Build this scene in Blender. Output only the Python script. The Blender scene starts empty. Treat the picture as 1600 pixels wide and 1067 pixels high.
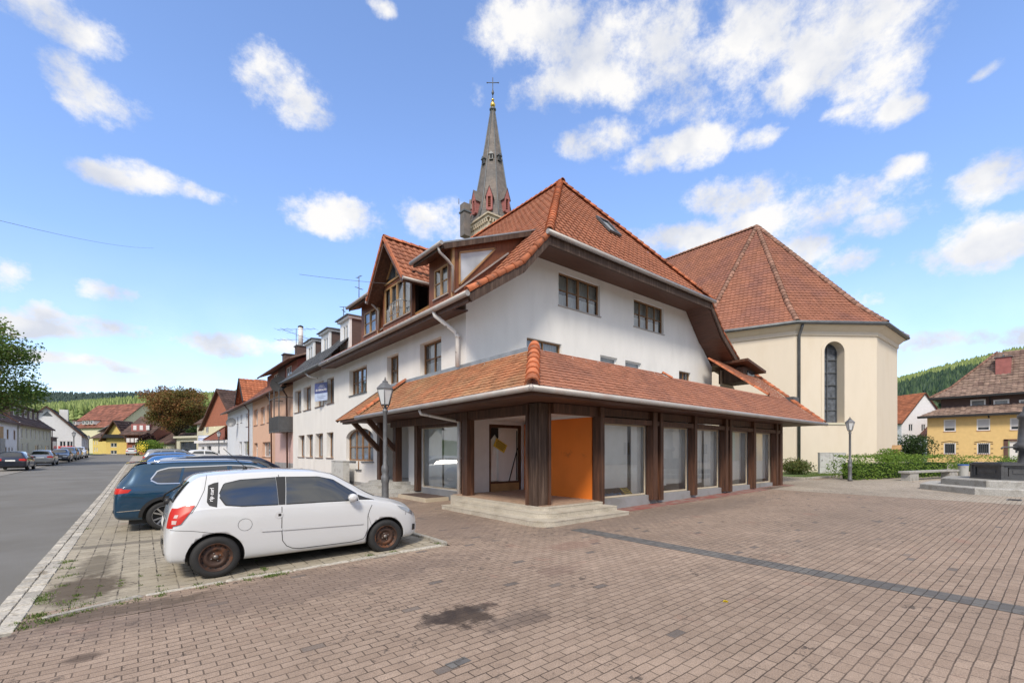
import bpy, bmesh, math, random
from math import sin, cos, pi, radians, sqrt, atan2
from mathutils import Vector, Matrix
from mathutils.bvhtree import BVHTree
random.seed(7)
C = bpy.data.collections.new("scene_objects"); bpy.context.scene.collection.children.link(C)
S = bpy.context.scene
# ------------------------------------------------ camera, sky, sun
HEAD = atan2(580, 711)
EYE = 1.76
cam = bpy.data.objects.new("camera", bpy.data.cameras.new("camera")); C.objects.link(cam)
cam.location = (0, 0, EYE); cam.rotation_euler = (pi/2, 0, -HEAD)
cam.data.sensor_width = 36; cam.data.lens = 16.0; cam.data.shift_y = 0.108
cam.data.clip_start = 0.05; cam.data.clip_end = 12000
S.camera = cam
SUN_EL, SUN_AZ = radians(46), radians(228)      # azimuth clockwise from +Y
w = bpy.data.worlds.new("World"); S.world = w; w.use_nodes = True
S.view_settings.view_transform = 'Standard'; S.view_settings.look = 'None'
S.view_settings.exposure = 0.75; S.view_settings.gamma = 1.0
def world_sky():
    nt = w.node_tree; N = nt.nodes; L = nt.links; N.clear()
    out = N.new('ShaderNodeOutputWorld'); bg = N.new('ShaderNodeBackground')
    sky = N.new('ShaderNodeTexSky'); sky.sky_type = 'NISHITA'; sky.sun_disc = False
    sky.sun_elevation = SUN_EL; sky.sun_rotation = SUN_AZ
    sky.altitude = 700; sky.air_density = 1.0; sky.dust_density = 0.3; sky.ozone_density = 1.6
    geo = N.new('ShaderNodeTexCoord'); sep = N.new('ShaderNodeSeparateXYZ'); L.new(geo.outputs['Generated'], sep.inputs[0])
    def M(op, a, b=None, c=None):
        n = N.new('ShaderNodeMath'); n.operation = op
        for i, v in enumerate((a, b, c)):
            if v is None: continue
            if isinstance(v, (int, float)): n.inputs[i].default_value = v
            else: L.new(v, n.inputs[i])
        return n.outputs[0]
    az = M('ARCTAN2', sep.outputs[0], sep.outputs[1]); el = M('ARCSINE', sep.outputs[2])
    # slow warp of the cloud directions
    nz = N.new('ShaderNodeTexNoise'); nz.inputs['Scale'].default_value = 7; nz.inputs['Detail'].default_value = 3
    L.new(geo.outputs['Generated'], nz.inputs[0]); sp2 = N.new('ShaderNodeSeparateColor'); L.new(nz.outputs['Color'], sp2.inputs[0])
    az = M('ADD', az, M('MULTIPLY', M('SUBTRACT', sp2.outputs[0], .5), .055))
    el = M('ADD', el, M('MULTIPLY', M('SUBTRACT', sp2.outputs[1], .5), .035))
    blobs = [(-0.114,0.596,0.065,0.022),(-0.086,0.536,0.033,0.021),(-0.049,0.519,0.047,0.024),(0.204,0.624,0.05,0.029),(0.25,0.596,0.046,0.026),(-0.033,0.426,0.04,0.011),(0.062,0.44,0.07,0.013),(0.309,0.455,0.058,0.023),(0.531,0.466,0.062,0.029),(0.41,0.755,0.023,0.01),(0.726,0.753,0.084,0.045),(0.958,0.719,0.117,0.054),(1.153,0.666,0.146,0.054),(1.288,0.628,0.105,0.046),(1.351,0.567,0.048,0.039),(0.906,0.673,0.201,0.029),(1.377,0.526,0.029,0.015),(0.865,0.597,0.068,0.021),(1.035,0.557,0.074,0.021),(1.191,0.542,0.027,0.013),(1.392,0.445,0.026,0.013),(1.506,0.396,0.033,0.023),(1.164,0.469,0.077,0.022),(1.268,0.421,0.108,0.029),(1.369,0.375,0.051,0.017),(1.035,0.413,0.087,0.022),(1.249,0.36,0.06,0.021),(1.325,0.333,0.036,0.016),(1.49,0.308,0.068,0.028),(1.516,0.321,0.026,0.015),(-0.147,0.254,0.019,0.016),(-0.056,0.253,0.037,0.013),(-0.111,0.213,0.017,0.012),(-0.121,0.187,0.061,0.011),(-0.017,0.198,0.09,0.013),(0.1,0.193,0.117,0.014),(0.204,0.199,0.066,0.012),(1.462,0.175,0.079,0.017),(1.343,0.257,0.044,0.017),(-0.008,0.139,0.033,0.007),(-0.093,0.146,0.057,0.008),(1.503,0.14,0.039,0.008),(1.493,0.529,0.02,0.006),(1.307,0.546,0.028,0.008)]
    tot = None
    for a, e, sa, se in blobs:
        k = 1.42
        dx = M('MULTIPLY', M('SUBTRACT', az, a), 1/(sa*k)); dy = M('MULTIPLY', M('SUBTRACT', el, e), 1/(se*k))
        d = M('ADD', M('MULTIPLY', dx, dx), M('MULTIPLY', dy, dy))
        v = M('SUBTRACT', 1, d)
        tot = v if tot is None else M('SMOOTH_MAX', tot, v, .35)
    n2 = N.new('ShaderNodeTexNoise'); n2.inputs['Scale'].default_value = 8.5; n2.inputs['Detail'].default_value = 12; n2.inputs['Roughness'].default_value = .66
    mp = N.new('ShaderNodeMapping'); mp.inputs['Scale'].default_value = (1, 1, 1.25); L.new(geo.outputs['Generated'], mp.inputs[0]); L.new(mp.outputs[0], n2.inputs[0])
    tot = M('MAXIMUM', tot, -2.0)
    dens = M('ADD', M('MULTIPLY', tot, 1.15), M('MULTIPLY', M('SUBTRACT', n2.outputs[0], .53), 7.4))
    # unseen clouds behind the viewer, thickened for whiter fill light and for reflections
    n3 = N.new('ShaderNodeTexNoise'); n3.inputs['Scale'].default_value = 3; n3.inputs['Detail'].default_value = 8; L.new(mp.outputs[0], n3.inputs[0])
    back = M('MULTIPLY', M('SUBTRACT', n3.outputs[0], .40), 9)
    side = M('GREATER_THAN', M('ADD', M('MULTIPLY', sep.outputs[0], sin(HEAD)), M('MULTIPLY', sep.outputs[1], cos(HEAD))), .45)
    dens = M('ADD', M('MULTIPLY', dens, side), M('MULTIPLY', back, M('SUBTRACT', 1, side)))
    mr = N.new('ShaderNodeMapRange'); mr.interpolation_type = 'SMOOTHSTEP'; L.new(dens, mr.inputs[0])
    mr.inputs[1].default_value = -.5; mr.inputs[2].default_value = 1.25
    # thin veil near the horizon
    veil = M('MULTIPLY', M('SUBTRACT', 1, M('MINIMUM', 1, M('MULTIPLY', M('ABSOLUTE', el), 2.9))), .36)
    fac = M('MAXIMUM', M('MULTIPLY', mr.outputs[0], .97), veil)
    # cloud body: brighter dense tops, greyer thin/bottom parts
    n4 = N.new('ShaderNodeTexNoise'); n4.inputs['Scale'].default_value = 10; n4.inputs['Detail'].default_value = 6; L.new(mp.outputs[0], n4.inputs[0])
    cr = N.new('ShaderNodeValToRGB'); L.new(n4.outputs[0], cr.inputs[0])
    cr.color_ramp.elements[0].position = .36; cr.color_ramp.elements[0].color = (4.2, 4.4, 4.9, 1)
    cr.color_ramp.elements[1].position = .60; cr.color_ramp.elements[1].color = (6.1, 6.0, 5.85, 1)
    tint = N.new('ShaderNodeMix'); tint.data_type = 'RGBA'; tint.blend_type = 'MULTIPLY'; tint.inputs[0].default_value = 1
    hr = N.new('ShaderNodeMapRange'); L.new(el, hr.inputs[0]); hr.inputs[1].default_value = 0; hr.inputs[2].default_value = .55; hr.inputs[3].default_value = .76; hr.inputs[4].default_value = 1.0
    hs = N.new('ShaderNodeVectorMath'); hs.operation = 'SCALE'; L.new(sky.outputs[0], hs.inputs[0]); L.new(hr.outputs[0], hs.inputs['Scale']); L.new(hs.outputs[0], tint.inputs[6]); tint.inputs[7].default_value = (1.74, 1.78, 1.98, 1)
    mx = N.new('ShaderNodeMix'); mx.data_type = 'RGBA'; L.new(fac, mx.inputs[0]); L.new(tint.outputs[2], mx.inputs[6]); L.new(cr.outputs[0], mx.inputs[7])
    L.new(mx.outputs[2], bg.inputs[0]); bg.inputs[1].default_value = 0.10
    L.new(bg.outputs[0], out.inputs[0])
world_sky()
sd = bpy.data.lights.new("sun", 'SUN'); sd.energy = 2.2; sd.angle = radians(12); sd.color = (1, .90, .76)
sun = bpy.data.objects.new("sun", sd); C.objects.link(sun)
sun.rotation_euler = (Vector((sin(SUN_AZ)*cos(SUN_EL), cos(SUN_AZ)*cos(SUN_EL), sin(SUN_EL)))).to_track_quat('Z', 'Y').to_euler()
# ------------------------------------------------ helpers
sH, cH = sin(HEAD), cos(HEAD)
def W(px, D, z=None):                      # a place at depth D seen in the direction px
    X = (px-800)/711*D
    return Vector((sH*D+cH*X, cH*D-sH*X, gz(sH*D+cH*X, cH*D-sH*X) if z is None else z))
def ZY(py, D): return EYE+(706.5-py)/711*D
def gz(x, y):
    a = .004*x if x < 0 else (.014*x if x < 22 else .308+.006*(x-22))
    b = .004*y if y < 25 else .1+.012*(y-25)
    return max(-.6, a)+max(-.2, b)
def tag(o, label=None, cat=None, group=None, kind=None):
    if label: o['label'] = label
    if cat: o['category'] = cat
    if group: o['group'] = group
    if kind: o['kind'] = kind
    return o
def empty(name, loc, label=None, cat=None, group=None, rz=0):
    o = bpy.data.objects.new(name, None); C.objects.link(o); o.location = loc; o.rotation_euler = (0, 0, rz)
    o.empty_display_size = .2
    return tag(o, label, cat, group)
def wloc(o):
    v = Vector((0, 0, 0))
    while o: v += Vector(o.location); o = o.parent
    return v
# ------------------------------------------------ materials
MATS = {}
def nodes(name):
    m = bpy.data.materials.new(name); m.use_nodes = True; MATS[name] = m
    nt = m.node_tree; b = nt.nodes['Principled BSDF']
    return m, nt, nt.nodes, nt.links, b
def c3(c): return (c[0], c[1], c[2], 1)
def mat(name, col, rough=.7, metal=0, var=.12, vs=3.0, bump=None, rnd=0, col2=None, c2s=1.2, c2t=(.5, .65), spec=.5, stretch=None, coat=0, em=0):
    """colour with noise variation; col2: patches of a second colour; rnd: per-face variation; bump=(scale,strength,dist)"""
    m, nt, N, L, b = nodes(name)
    b.inputs['Roughness'].default_value = rough; b.inputs['Metallic'].default_value = metal
    b.inputs['Specular IOR Level'].default_value = spec; b.inputs['Coat Weight'].default_value = coat
    if coat: b.inputs['Coat Roughness'].default_value = .03
    tc = N.new('ShaderNodeTexCoord'); vec = tc.outputs['Object']
    if stretch:
        mp = N.new('ShaderNodeMapping'); mp.inputs['Scale'].default_value = stretch; L.new(vec, mp.inputs[0]); vec = mp.outputs[0]
    n = N.new('ShaderNodeTexNoise'); n.inputs['Scale'].default_value = vs; n.inputs['Detail'].default_value = 6; L.new(vec, n.inputs[0])
    mr = N.new('ShaderNodeMapRange'); L.new(n.outputs[0], mr.inputs[0]); mr.inputs[1].default_value = .3; mr.inputs[2].default_value = .7
    mr.inputs[3].default_value = 1-var; mr.inputs[4].default_value = 1+var
    base = N.new('ShaderNodeRGB'); base.outputs[0].default_value = c3(col); cur = base.outputs[0]
    if col2:
        n2 = N.new('ShaderNodeTexNoise'); n2.inputs['Scale'].default_value = c2s; n2.inputs['Detail'].default_value = 8; n2.inputs['Roughness'].default_value = .6; L.new(vec, n2.inputs[0])
        m2 = N.new('ShaderNodeMapRange'); L.new(n2.outputs[0], m2.inputs[0]); m2.inputs[1].default_value = c2t[0]; m2.inputs[2].default_value = c2t[1]
        mx = N.new('ShaderNodeMix'); mx.data_type = 'RGBA'; L.new(m2.outputs[0], mx.inputs[0]); L.new(cur, mx.inputs[6]); mx.inputs[7].default_value = c3(col2); cur = mx.outputs[2]
    fac = mr.outputs[0]
    if rnd:
        at = N.new('ShaderNodeAttribute'); at.attribute_name = 'rnd'
        r = N.new('ShaderNodeMapRange'); L.new(at.outputs['Fac'], r.inputs[0]); r.inputs[3].default_value = 1-rnd; r.inputs[4].default_value = 1+rnd
        mm = N.new('ShaderNodeMath'); mm.operation = 'MULTIPLY'; L.new(fac, mm.inputs[0]); L.new(r.outputs[0], mm.inputs[1]); fac = mm.outputs[0]
    vm = N.new('ShaderNodeVectorMath'); vm.operation = 'SCALE'; L.new(cur, vm.inputs[0]); L.new(fac, vm.inputs['Scale'])
    L.new(vm.outputs[0], b.inputs['Base Color'])
    if bump:
        n3 = N.new('ShaderNodeTexNoise'); n3.inputs['Scale'].default_value = bump[0]; n3.inputs['Detail'].default_value = 4; L.new(vec, n3.inputs[0])
        bp = N.new('ShaderNodeBump'); bp.inputs['Strength'].default_value = bump[1]; bp.inputs['Distance'].default_value = bump[2]
        L.new(n3.outputs[0], bp.inputs['Height']); L.new(bp.outputs[0], b.inputs['Normal'])
    if em:
        b.inputs['Emission Color'].default_value = c3(col); b.inputs['Emission Strength'].default_value = em
    return m
def glass_thin(name, tint=(.9, .95, .95), refl=1.0, dark=0.0, rough=0.0):
    m, nt, N, L, b = nodes(name); N.remove(b)
    out = [n for n in N if n.type == 'OUTPUT_MATERIAL'][0]
    tr = N.new('ShaderNodeBsdfTransparent'); tr.inputs[0].default_value = c3(tint)
    gl = N.new('ShaderNodeBsdfGlossy'); gl.inputs['Roughness'].default_value = rough; gl.inputs[0].default_value = (refl, refl, refl, 1)
    fr = N.new('ShaderNodeFresnel'); fr.inputs[0].default_value = 1.55
    ad = N.new('ShaderNodeMath'); ad.operation = 'MULTIPLY_ADD'; L.new(fr.outputs[0], ad.inputs[0]); ad.inputs[1].default_value = 1.5; ad.inputs[2].default_value = .04; ad.use_clamp = True
    mx = N.new('ShaderNodeMixShader'); L.new(ad.outputs[0], mx.inputs[0]); L.new(tr.outputs[0], mx.inputs[1]); L.new(gl.outputs[0], mx.inputs[2]); L.new(mx.outputs[0], out.inputs[0])
    return m
mat('stucco_white', (.73, .72, .70), .9, var=.05, vs=.9, bump=(40, .5, .01), col2=(.63, .62, .60), c2s=1.0, c2t=(.5, .9), stretch=(1.3, 1.3, .5))
mat('stucco_grey', (.27, .275, .29), .85, var=.08, bump=(50, .3, .006), col2=(.20, .2, .2), c2s=1.5)
mat('stucco_cream', (.68, .61, .50), .9, var=.05, vs=.5, bump=(40, .3, .008), col2=(.56, .49, .38), c2s=.5, c2t=(.5, .85), stretch=(1.4, 1.4, .4))
mat('stucco_salmon', (.62, .40, .29), .9, var=.05, bump=(40, .3, .01)); mat('stucco_pink', (.58, .40, .37), .9, var=.05)
mat('stucco_pale', (.62, .65, .70), .9, var=.05); mat('stucco_beige', (.52, .50, .39), .9, var=.06)
mat('stucco_yellow', (.70, .50, .22), .9, var=.05, bump=(30, .3, .01)); mat('stucco_yellow_far', (.66, .50, .16), .9, var=.06)
mat('stucco_light', (.70, .70, .72), .9, var=.05); mat('stucco_vanilla', (.64, .60, .42), .9, var=.05)
mat('plaster_red', (.33, .12, .07), .85, var=.1); mat('cladding_brown', (.10, .065, .058), .8, var=.15, stretch=(1, 1, 12))
mat('shingle_red', (.27, .10, .075), .85, var=.2, vs=14, bump=(30, .5, .02), stretch=(1, 1, 5))
mat('wood_dark', (.075, .033, .019), .55, var=.45, vs=2.5, stretch=(6, 6, .5), col2=(.11, .05, .028), c2s=2, bump=(30, .3, .005))
mat('wood_weathered', (.062, .036, .025), .75, var=.3, vs=3, stretch=(5, 5, .4), col2=(.105, .07, .052), c2s=3, c2t=(.5, .7), bump=(25, .5, .01))
mat('wood_frame', (.22, .115, .05), .5, var=.25, vs=4, stretch=(5, 5, 1)); mat('wood_soffit', (.085, .034, .02), .55, var=.4, vs=3, stretch=(.5, .5, 14), bump=(8, .3, .01))
mat('wood_light', (.36, .22, .10), .5, var=.2); mat('wood_clad', (.16, .055, .025), .6, var=.35, vs=4, stretch=(9, 9, .6))
mat('wood_soffit_front', (.10, .045, .028), .6, var=.3, vs=4, stretch=(.4, 9, 9), bump=(6, .3, .01))
mat('black_tar', (.02, .02, .022), .8); mat('white_paint', (.72, .72, .72), .4, var=.04); mat('white_paint_old', (.70, .69, .67), .6, var=.08, col2=(.22, .19, .17), c2s=6, c2t=(.6, .66))
mat('gutter_metal', (.36, .345, .335), .5, metal=.3, var=.12, vs=2, col2=(.36, .31, .29), c2s=3)
mat('zinc', (.34, .36, .38), .45, metal=.6, var=.15); mat('zinc_dark', (.13, .14, .15), .5, metal=.5, var=.2); mat('copper_brown', (.13, .07, .055), .5, metal=.2)
mat('slate', (.13, .12, .118), .7, var=.15, vs=3, rnd=.14, col2=(.20, .165, .145), c2s=.4, c2t=(.4, .7), bump=(8, .4, .03))
mat('tile_main', (.37, .142, .078), .75, var=.10, vs=2, rnd=.10, col2=(.29, .11, .065), c2s=.9, c2t=(.5, .75), bump=(60, .3, .004))
mat('tile_awning', (.34, .142, .083), .8, var=.12, vs=4, rnd=.12, col2=(.25, .11, .075), c2s=.8, c2t=(.45, .8), bump=(60, .3, .004))
mat('tile_awning_moss', (.37, .15, .07), .85, var=.16, vs=4, rnd=.18, col2=(.33, .21, .11), c2s=.7, c2t=(.40, .72), bump=(60, .3, .004))
mat('tile_ridge', (.42, .13, .055), .75, var=.2, vs=5, rnd=.3, col2=(.14, .08, .06), c2s=6, c2t=(.55, .7))
mat('tile_church', (.30, .125, .078), .8, var=.10, vs=1.5, rnd=.11, col2=(.24, .105, .08), c2s=.4, c2t=(.45, .65))
mat('tile_church_ridge', (.27, .15, .11), .85, var=.3, vs=5, rnd=.3)
mat('tile_brown', (.25, .175, .14), .85, var=.2, vs=2, rnd=.22, col2=(.15, .095, .08), c2s=1.4)
mat('tile_far_red', (.22, .085, .06), .85, var=.3, vs=.8, rnd=.3); mat('tile_far_brown', (.095, .06, .052), .85, var=.3, vs=.8, rnd=.3)
mat('tile_far_orange', (.40, .14, .07), .85, var=.2, vs=1, rnd=.2); mat('slate_far', (.075, .078, .085), .7, var=.3, vs=1, rnd=.3)
mat('stone_granite', (.36, .355, .34), .85, var=.25, vs=40, bump=(30, .5, .01), rnd=.18, col2=(.27, .26, .24), c2s=4)
mat('stone_steps', (.47, .43, .36), .8, var=.22, vs=50, bump=(40, .3, .004), col2=(.33, .29, .23), c2s=2.2, c2t=(.45, .75))
mat('stone_sand', (.50, .43, .33), .85, var=.15, vs=2); mat('stone_red', (.33, .12, .11), .8, var=.15)
mat('orange_wall', (.78, .20, .02), .55, var=.08, vs=1.2, col2=(.36, .07, .01), c2s=2.2, c2t=(.62, .8)); mat('iron_dark', (.105, .108, .115), .5, metal=.3, var=.15, vs=6, bump=(30, .2, .004))
mat('lamp_grey', (.15, .155, .165), .5, metal=.35, var=.2, vs=8, bump=(40, .2, .003)); mat('lamp_glass', (.62, .64, .66), .3, var=.03); mat('gold', (.75, .5, .12), .3, metal=1)
mat('cabinet_grey', (.50, .51, .50), .6, var=.06, col2=(.34, .34, .33), c2s=3); mat('paper_white', (.88, .88, .86), .9, var=.04); mat('paper_blue', (.14, .24, .40), .8, var=.4, vs=6)
mat('sign_yellow', (.72, .52, .07), .6, var=.05); mat('text_dark', (.04, .03, .02), .7); mat('sign_blue', (.045, .06, .20), .4); mat('sign_pale', (.42, .50, .68), .4); mat('text_white', (.8, .8, .82), .5)
mat('curtain', (.55, .56, .58), .9, var=.25, vs=9, stretch=(4, 4, .3)); mat('dark_room', (.012, .012, .014), .9); mat('interior_floor', (.30, .24, .18), .8, var=.3, vs=4)
mat('terrazzo', (.36, .25, .18), .6, var=.5, vs=7, stretch=(1, 6, 1)); mat('mat_brown', (.09, .06, .05), .9)
mat('bark', (.09, .07, .055), .9, var=.3, vs=6, bump=(15, .6, .03)); mat('plastic_blue', (.03, .10, .35), .4); mat('flower_red', (.55, .03, .03), .6, rnd=.5); mat('flower_yellow', (.80, .62, .03), .6, rnd=.3)
mat('red_paint', (.26, .085, .07), .8, var=.25, vs=5, col2=(.22, .16, .14), c2s=2.5, c2t=(.42, .6)); mat('tyre', (.018, .018, .019), .75, var=.15, vs=20, bump=(50, .2, .003)); mat('rubber', (.012, .012, .013), .6)
mat('rust_steel', (.06, .034, .026), .65, metal=.3, var=.3, vs=12, col2=(.13, .055, .028), c2s=7, c2t=(.5, .6)); mat('hub_steel', (.22, .20, .19), .45, metal=.7, var=.25, vs=20)
mat('alloy', (.55, .56, .58), .25, metal=.9, var=.05); mat('chrome', (.75, .76, .78), .12, metal=1, var=.02); mat('car_glass', (.012, .015, .018), .03, spec=.9, var=.05)
mat('black_plastic', (.02, .02, .021), .5, var=.1); mat('tail_red', (.50, .018, .01), .38, var=.1, spec=.4); mat('tail_clear', (.55, .42, .40), .35); mat('head_lamp', (.35, .38, .42), .08, metal=.5, coat=1); mat('plate', (.75, .75, .74), .4)
mat('glass_opaque', (.035, .045, .055), .04, spec=.8, var=.3, vs=.7); mat('glass_pale', (.16, .18, .20), .06, spec=.8, var=.3, vs=1.3); mat('lead_glass', (.10, .115, .14), .18, spec=.8, var=.5, vs=4, bump=(6, .25, .01)); mat('shutter_grey', (.50, .50, .51), .5, stretch=(1, 1, 20))
def paint(name, col, rough=.3, metal=0): return mat(name, col, rough, metal=metal, coat=1, var=.015, vs=1)
paint('paint_white', (.60, .615, .635)); paint('paint_navy', (.008, .05, .105), .28, .35); paint('paint_blue', (.01, .13, .42), .3, .3); paint('paint_dark', (.012, .015, .03), .3, .2)
paint('paint_silver', (.30, .31, .32), .3, .6); paint('paint_black', (.01, .01, .013)); paint('paint_pale', (.52, .56, .60), .3, .4); paint('paint_slate', (.09, .12, .15), .3, .5)
mat('glass_cloud_tint', (.42, .46, .50), .08, spec=.8, var=.3, vs=1.2)  # pale base colour painted in for the bright cloud reflection
glass_thin('glass', (.90, .94, .93)); glass_thin('glass_shop', (.97, .99, .985), 1.0); glass_thin('glass_tint', (.16, .17, .18), 1.0)
def foliage(name, cols, trans=.3):
    m, nt, N, L, b = nodes(name)
    at = N.new('ShaderNodeAttribute'); at.attribute_name = 'rnd'
    cr = N.new('ShaderNodeValToRGB'); L.new(at.outputs['Fac'], cr.inputs[0])
    el = cr.color_ramp.elements
    while len(el) < len(cols): el.new(.5)
    for i, c in enumerate(cols): el[i].position = i/(len(cols)-1); el[i].color = c3(c)
    L.new(cr.outputs[0], b.inputs['Base Color']); b.inputs['Roughness'].default_value = .6; b.inputs['Specular IOR Level'].default_value = .25
    if trans:
        out = [n for n in N if n.type == 'OUTPUT_MATERIAL'][0]
        t = N.new('ShaderNodeBsdfTranslucent'); L.new(cr.outputs[0], t.inputs[0]); mx = N.new('ShaderNodeMixShader'); mx.inputs[0].default_value = trans
        L.new(b.outputs[0], mx.inputs[1]); L.new(t.outputs[0], mx.inputs[2]); L.new(mx.outputs[0], out.inputs[0])
    return m
MATS['car_glass'].node_tree.nodes['Principled BSDF'].inputs['IOR'].default_value = 1.75
foliage('leaf_maple', [(.05, .10, .025), (.10, .18, .04), (.16, .24, .06), (.19, .14, .045)])
foliage('leaf_autumn', [(.09, .12, .03), (.17, .15, .045), (.25, .13, .05), (.27, .105, .045)])
foliage('leaf_hedge', [(.06, .12, .02), (.14, .24, .035), (.26, .36, .07)]); foliage('leaf_shrub', [(.06, .10, .03), (.14, .17, .05), (.22, .12, .05)])
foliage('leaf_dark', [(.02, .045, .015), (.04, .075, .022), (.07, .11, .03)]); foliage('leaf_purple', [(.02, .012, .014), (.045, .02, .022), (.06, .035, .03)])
foliage('grass', [(.05, .09, .02), (.12, .19, .04), (.20, .24, .08)]); foliage('pine_sun_tint', [(.13, .19, .055), (.21, .27, .085), (.30, .36, .13)], .1); foliage('pine_shade_tint', [(.022, .05, .028), (.04, .08, .04), (.07, .12, .05)], .1)  # the two pine greens carry painted sunlight and shade
foliage('pine_cloud_shade', [(.035, .062, .055), (.05, .08, .068), (.06, .095, .08)], 0)  # cloud shadow painted into the green of the far ridge
mat('hill_floor', (.10, .15, .04), .95, var=.35, vs=.02, col2=(.05, .09, .03), c2s=.01)
# ------------------------------------------------ mesh builder
class MB:
    def __init__(s, mats=None): s.v = []; s.f = []; s.mi = []; s.r = []; s.sm = []; s.mats = []; s.cur = 0; s.smooth = False; s.rnd = .5; s.M = None; s.m(mats or 'stucco_white')
    def m(s, name):
        if name not in s.mats: s.mats.append(name)
        s.cur = s.mats.index(name); return s
    def V(s, p):
        p = Vector(p)
        if s.M is not None: p = s.M @ p
        s.v.append(p); return len(s.v)-1
    def F(s, ids, sm=None, r=None):
        s.f.append(ids); s.mi.append(s.cur); s.r.append(s.rnd if r is None else r); s.sm.append(s.smooth if sm is None else sm)
    def poly(s, pts, sm=None, r=None): s.F([s.V(p) for p in pts], sm, r); return s
    def box(s, x0, x1, y0, y1, z0, z1):
        i = [s.V((x, y, z)) for z in (z0, z1) for y in (y0, y1) for x in (x0, x1)]
        for q in ((0, 2, 3, 1), (4, 5, 7, 6), (0, 1, 5, 4), (2, 6, 7, 3), (0, 4, 6, 2), (1, 3, 7, 5)): s.F([i[k] for k in q], False)
        return s
    def fbox(s, F, u0, u1, n0, n1, z0, z1):
        i = [s.V(F(u, n, z)) for z in (z0, z1) for n in (n0, n1) for u in (u0, u1)]
        for q in ((0, 2, 3, 1), (4, 5, 7, 6), (0, 1, 5, 4), (2, 6, 7, 3), (0, 4, 6, 2), (1, 3, 7, 5)): s.F([i[k] for k in q], False)
        return s
    def prism(s, pts, d):           # planar polygon extruded by vector d
        d = Vector(d); n = len(pts); a = [s.V(Vector(p)) for p in pts]; b = [s.V(Vector(p)+d) for p in pts]
        s.F(a[::-1], False); s.F(b, False)
        for k in range(n): s.F([a[k], a[(k+1) % n], b[(k+1) % n], b[k]], False)
        return s
    def beam(s, a, b, w, h, up=(0, 0, 1)):
        a = Vector(a); b = Vector(b); t = (b-a).normalized(); sd_ = t.cross(Vector(up))
        sd_ = sd_.normalized() if sd_.length > 1e-6 else Vector((1, 0, 0)); u = sd_.cross(t)
        q = [a+sd_*x*w/2+u*y*h/2 for x, y in ((-1, -1), (1, -1), (1, 1), (-1, 1))]
        return s.prism(q, b-a)
    def tube(s, pts, r, n=8, caps=True, half=False):
        pts = [Vector(p) for p in pts]; rs = r if isinstance(r, (list, tuple)) else [r]*len(pts); rings = []
        pt = None
        for k, p in enumerate(pts):
            t = (pts[min(k+1, len(pts)-1)]-pts[max(k-1, 0)]).normalized()
            if pt is None:
                a = t.cross(Vector((0, 0, 1)));  a = a if a.length > .05 else t.cross(Vector((1, 0, 0)))
            else: a = pt-t*pt.dot(t)
            a.normalize(); pt = a; b = t.cross(a)
            rings.append([s.V(p+(a*cos(2*pi*j/n)+b*sin(2*pi*j/n))*rs[k]) for j in range(n)])
        for k in range(len(rings)-1):
            for j in range(n): s.F([rings[k][j], rings[k][(j+1) % n], rings[k+1][(j+1) % n], rings[k+1][j]], True)
        if caps: s.F(rings[0][::-1], False); s.F(rings[-1], False)
        return s
    def lathe(s, c, prof, n=24, axis='z', sm=True, caps=True):    # prof: (r, h)
        c = Vector(c); rings = []
        for r, h in prof:
            ring = []
            for j in range(n):
                a = 2*pi*j/n; q = (r*cos(a), r*sin(a), h) if axis == 'z' else ((r*cos(a), h, r*sin(a)) if axis == 'y' else (h, r*cos(a), r*sin(a)))
                ring.append(s.V(c+Vector(q)))
            rings.append(ring)
        for k in range(len(rings)-1):
            for j in range(n): s.F([rings[k][j], rings[k][(j+1) % n], rings[k+1][(j+1) % n], rings[k+1][j]], sm)
        if caps: s.F(rings[0][::-1], False); s.F(rings[-1], False)
        return s
    def grid(s, P, sm=True, rf=None):       # P[i][j] points
        ids = [[s.V(p) for p in row] for row in P]
        for i in range(len(ids)-1):
            for j in range(len(ids[0])-1): s.F([ids[i][j], ids[i][j+1], ids[i+1][j+1], ids[i+1][j]], sm, rf() if rf else None)
        return s
    def leaves(s, c, rad, n, size, flat=1.0, shell=.35, rr=(0, 1)):
        c = Vector(c)
        for _ in range(n):
            d = Vector((random.gauss(0, 1), random.gauss(0, 1), random.gauss(0, 1))).normalized()*(shell+(1-shell)*random.random()**.6)
            p = c+Vector((d.x*rad[0], d.y*rad[1], d.z*rad[2])); z = size*random.uniform(.6, 1.3)
            a = Vector((random.gauss(0, 1), random.gauss(0, 1), random.gauss(0, .6))).normalized(); b = a.orthogonal().normalized(); b.rotate(Matrix.Rotation(random.random()*6.3, 3, a))
            s.poly([p-a*z*.5, p+b*z*.32, p+a*z*.5, p-b*z*.32], False, rr[0]+(rr[1]-rr[0])*random.random())
        return s
    def build(s, name, parent=None, **kw):
        me = bpy.data.meshes.new(name); off = wloc(parent) if parent else Vector((0, 0, 0))
        loc = Vector((0, 0, 0))
        if not parent and kw.get('label') and s.v and not kw.get('world'):
            lo = [min(p[k] for p in s.v) for k in range(3)]; hi = [max(p[k] for p in s.v) for k in range(3)]; loc = Vector(((lo[0]+hi[0])/2, (lo[1]+hi[1])/2, lo[2])); off = loc
        if parent and kw.get('local'): off = Vector((0, 0, 0))
        me.from_pydata([tuple(p-off) for p in s.v], [], s.f); me.update()
        for n in s.mats: me.materials.append(MATS[n])
        if s.f:
            me.polygons.foreach_set('material_index', s.mi); me.polygons.foreach_set('use_smooth', s.sm)
            a = me.attributes.new('rnd', 'FLOAT', 'FACE'); a.data.foreach_set('value', s.r)
        o = bpy.data.objects.new(name, me); C.objects.link(o); o.location = loc
        if parent: o.parent = parent
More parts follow.
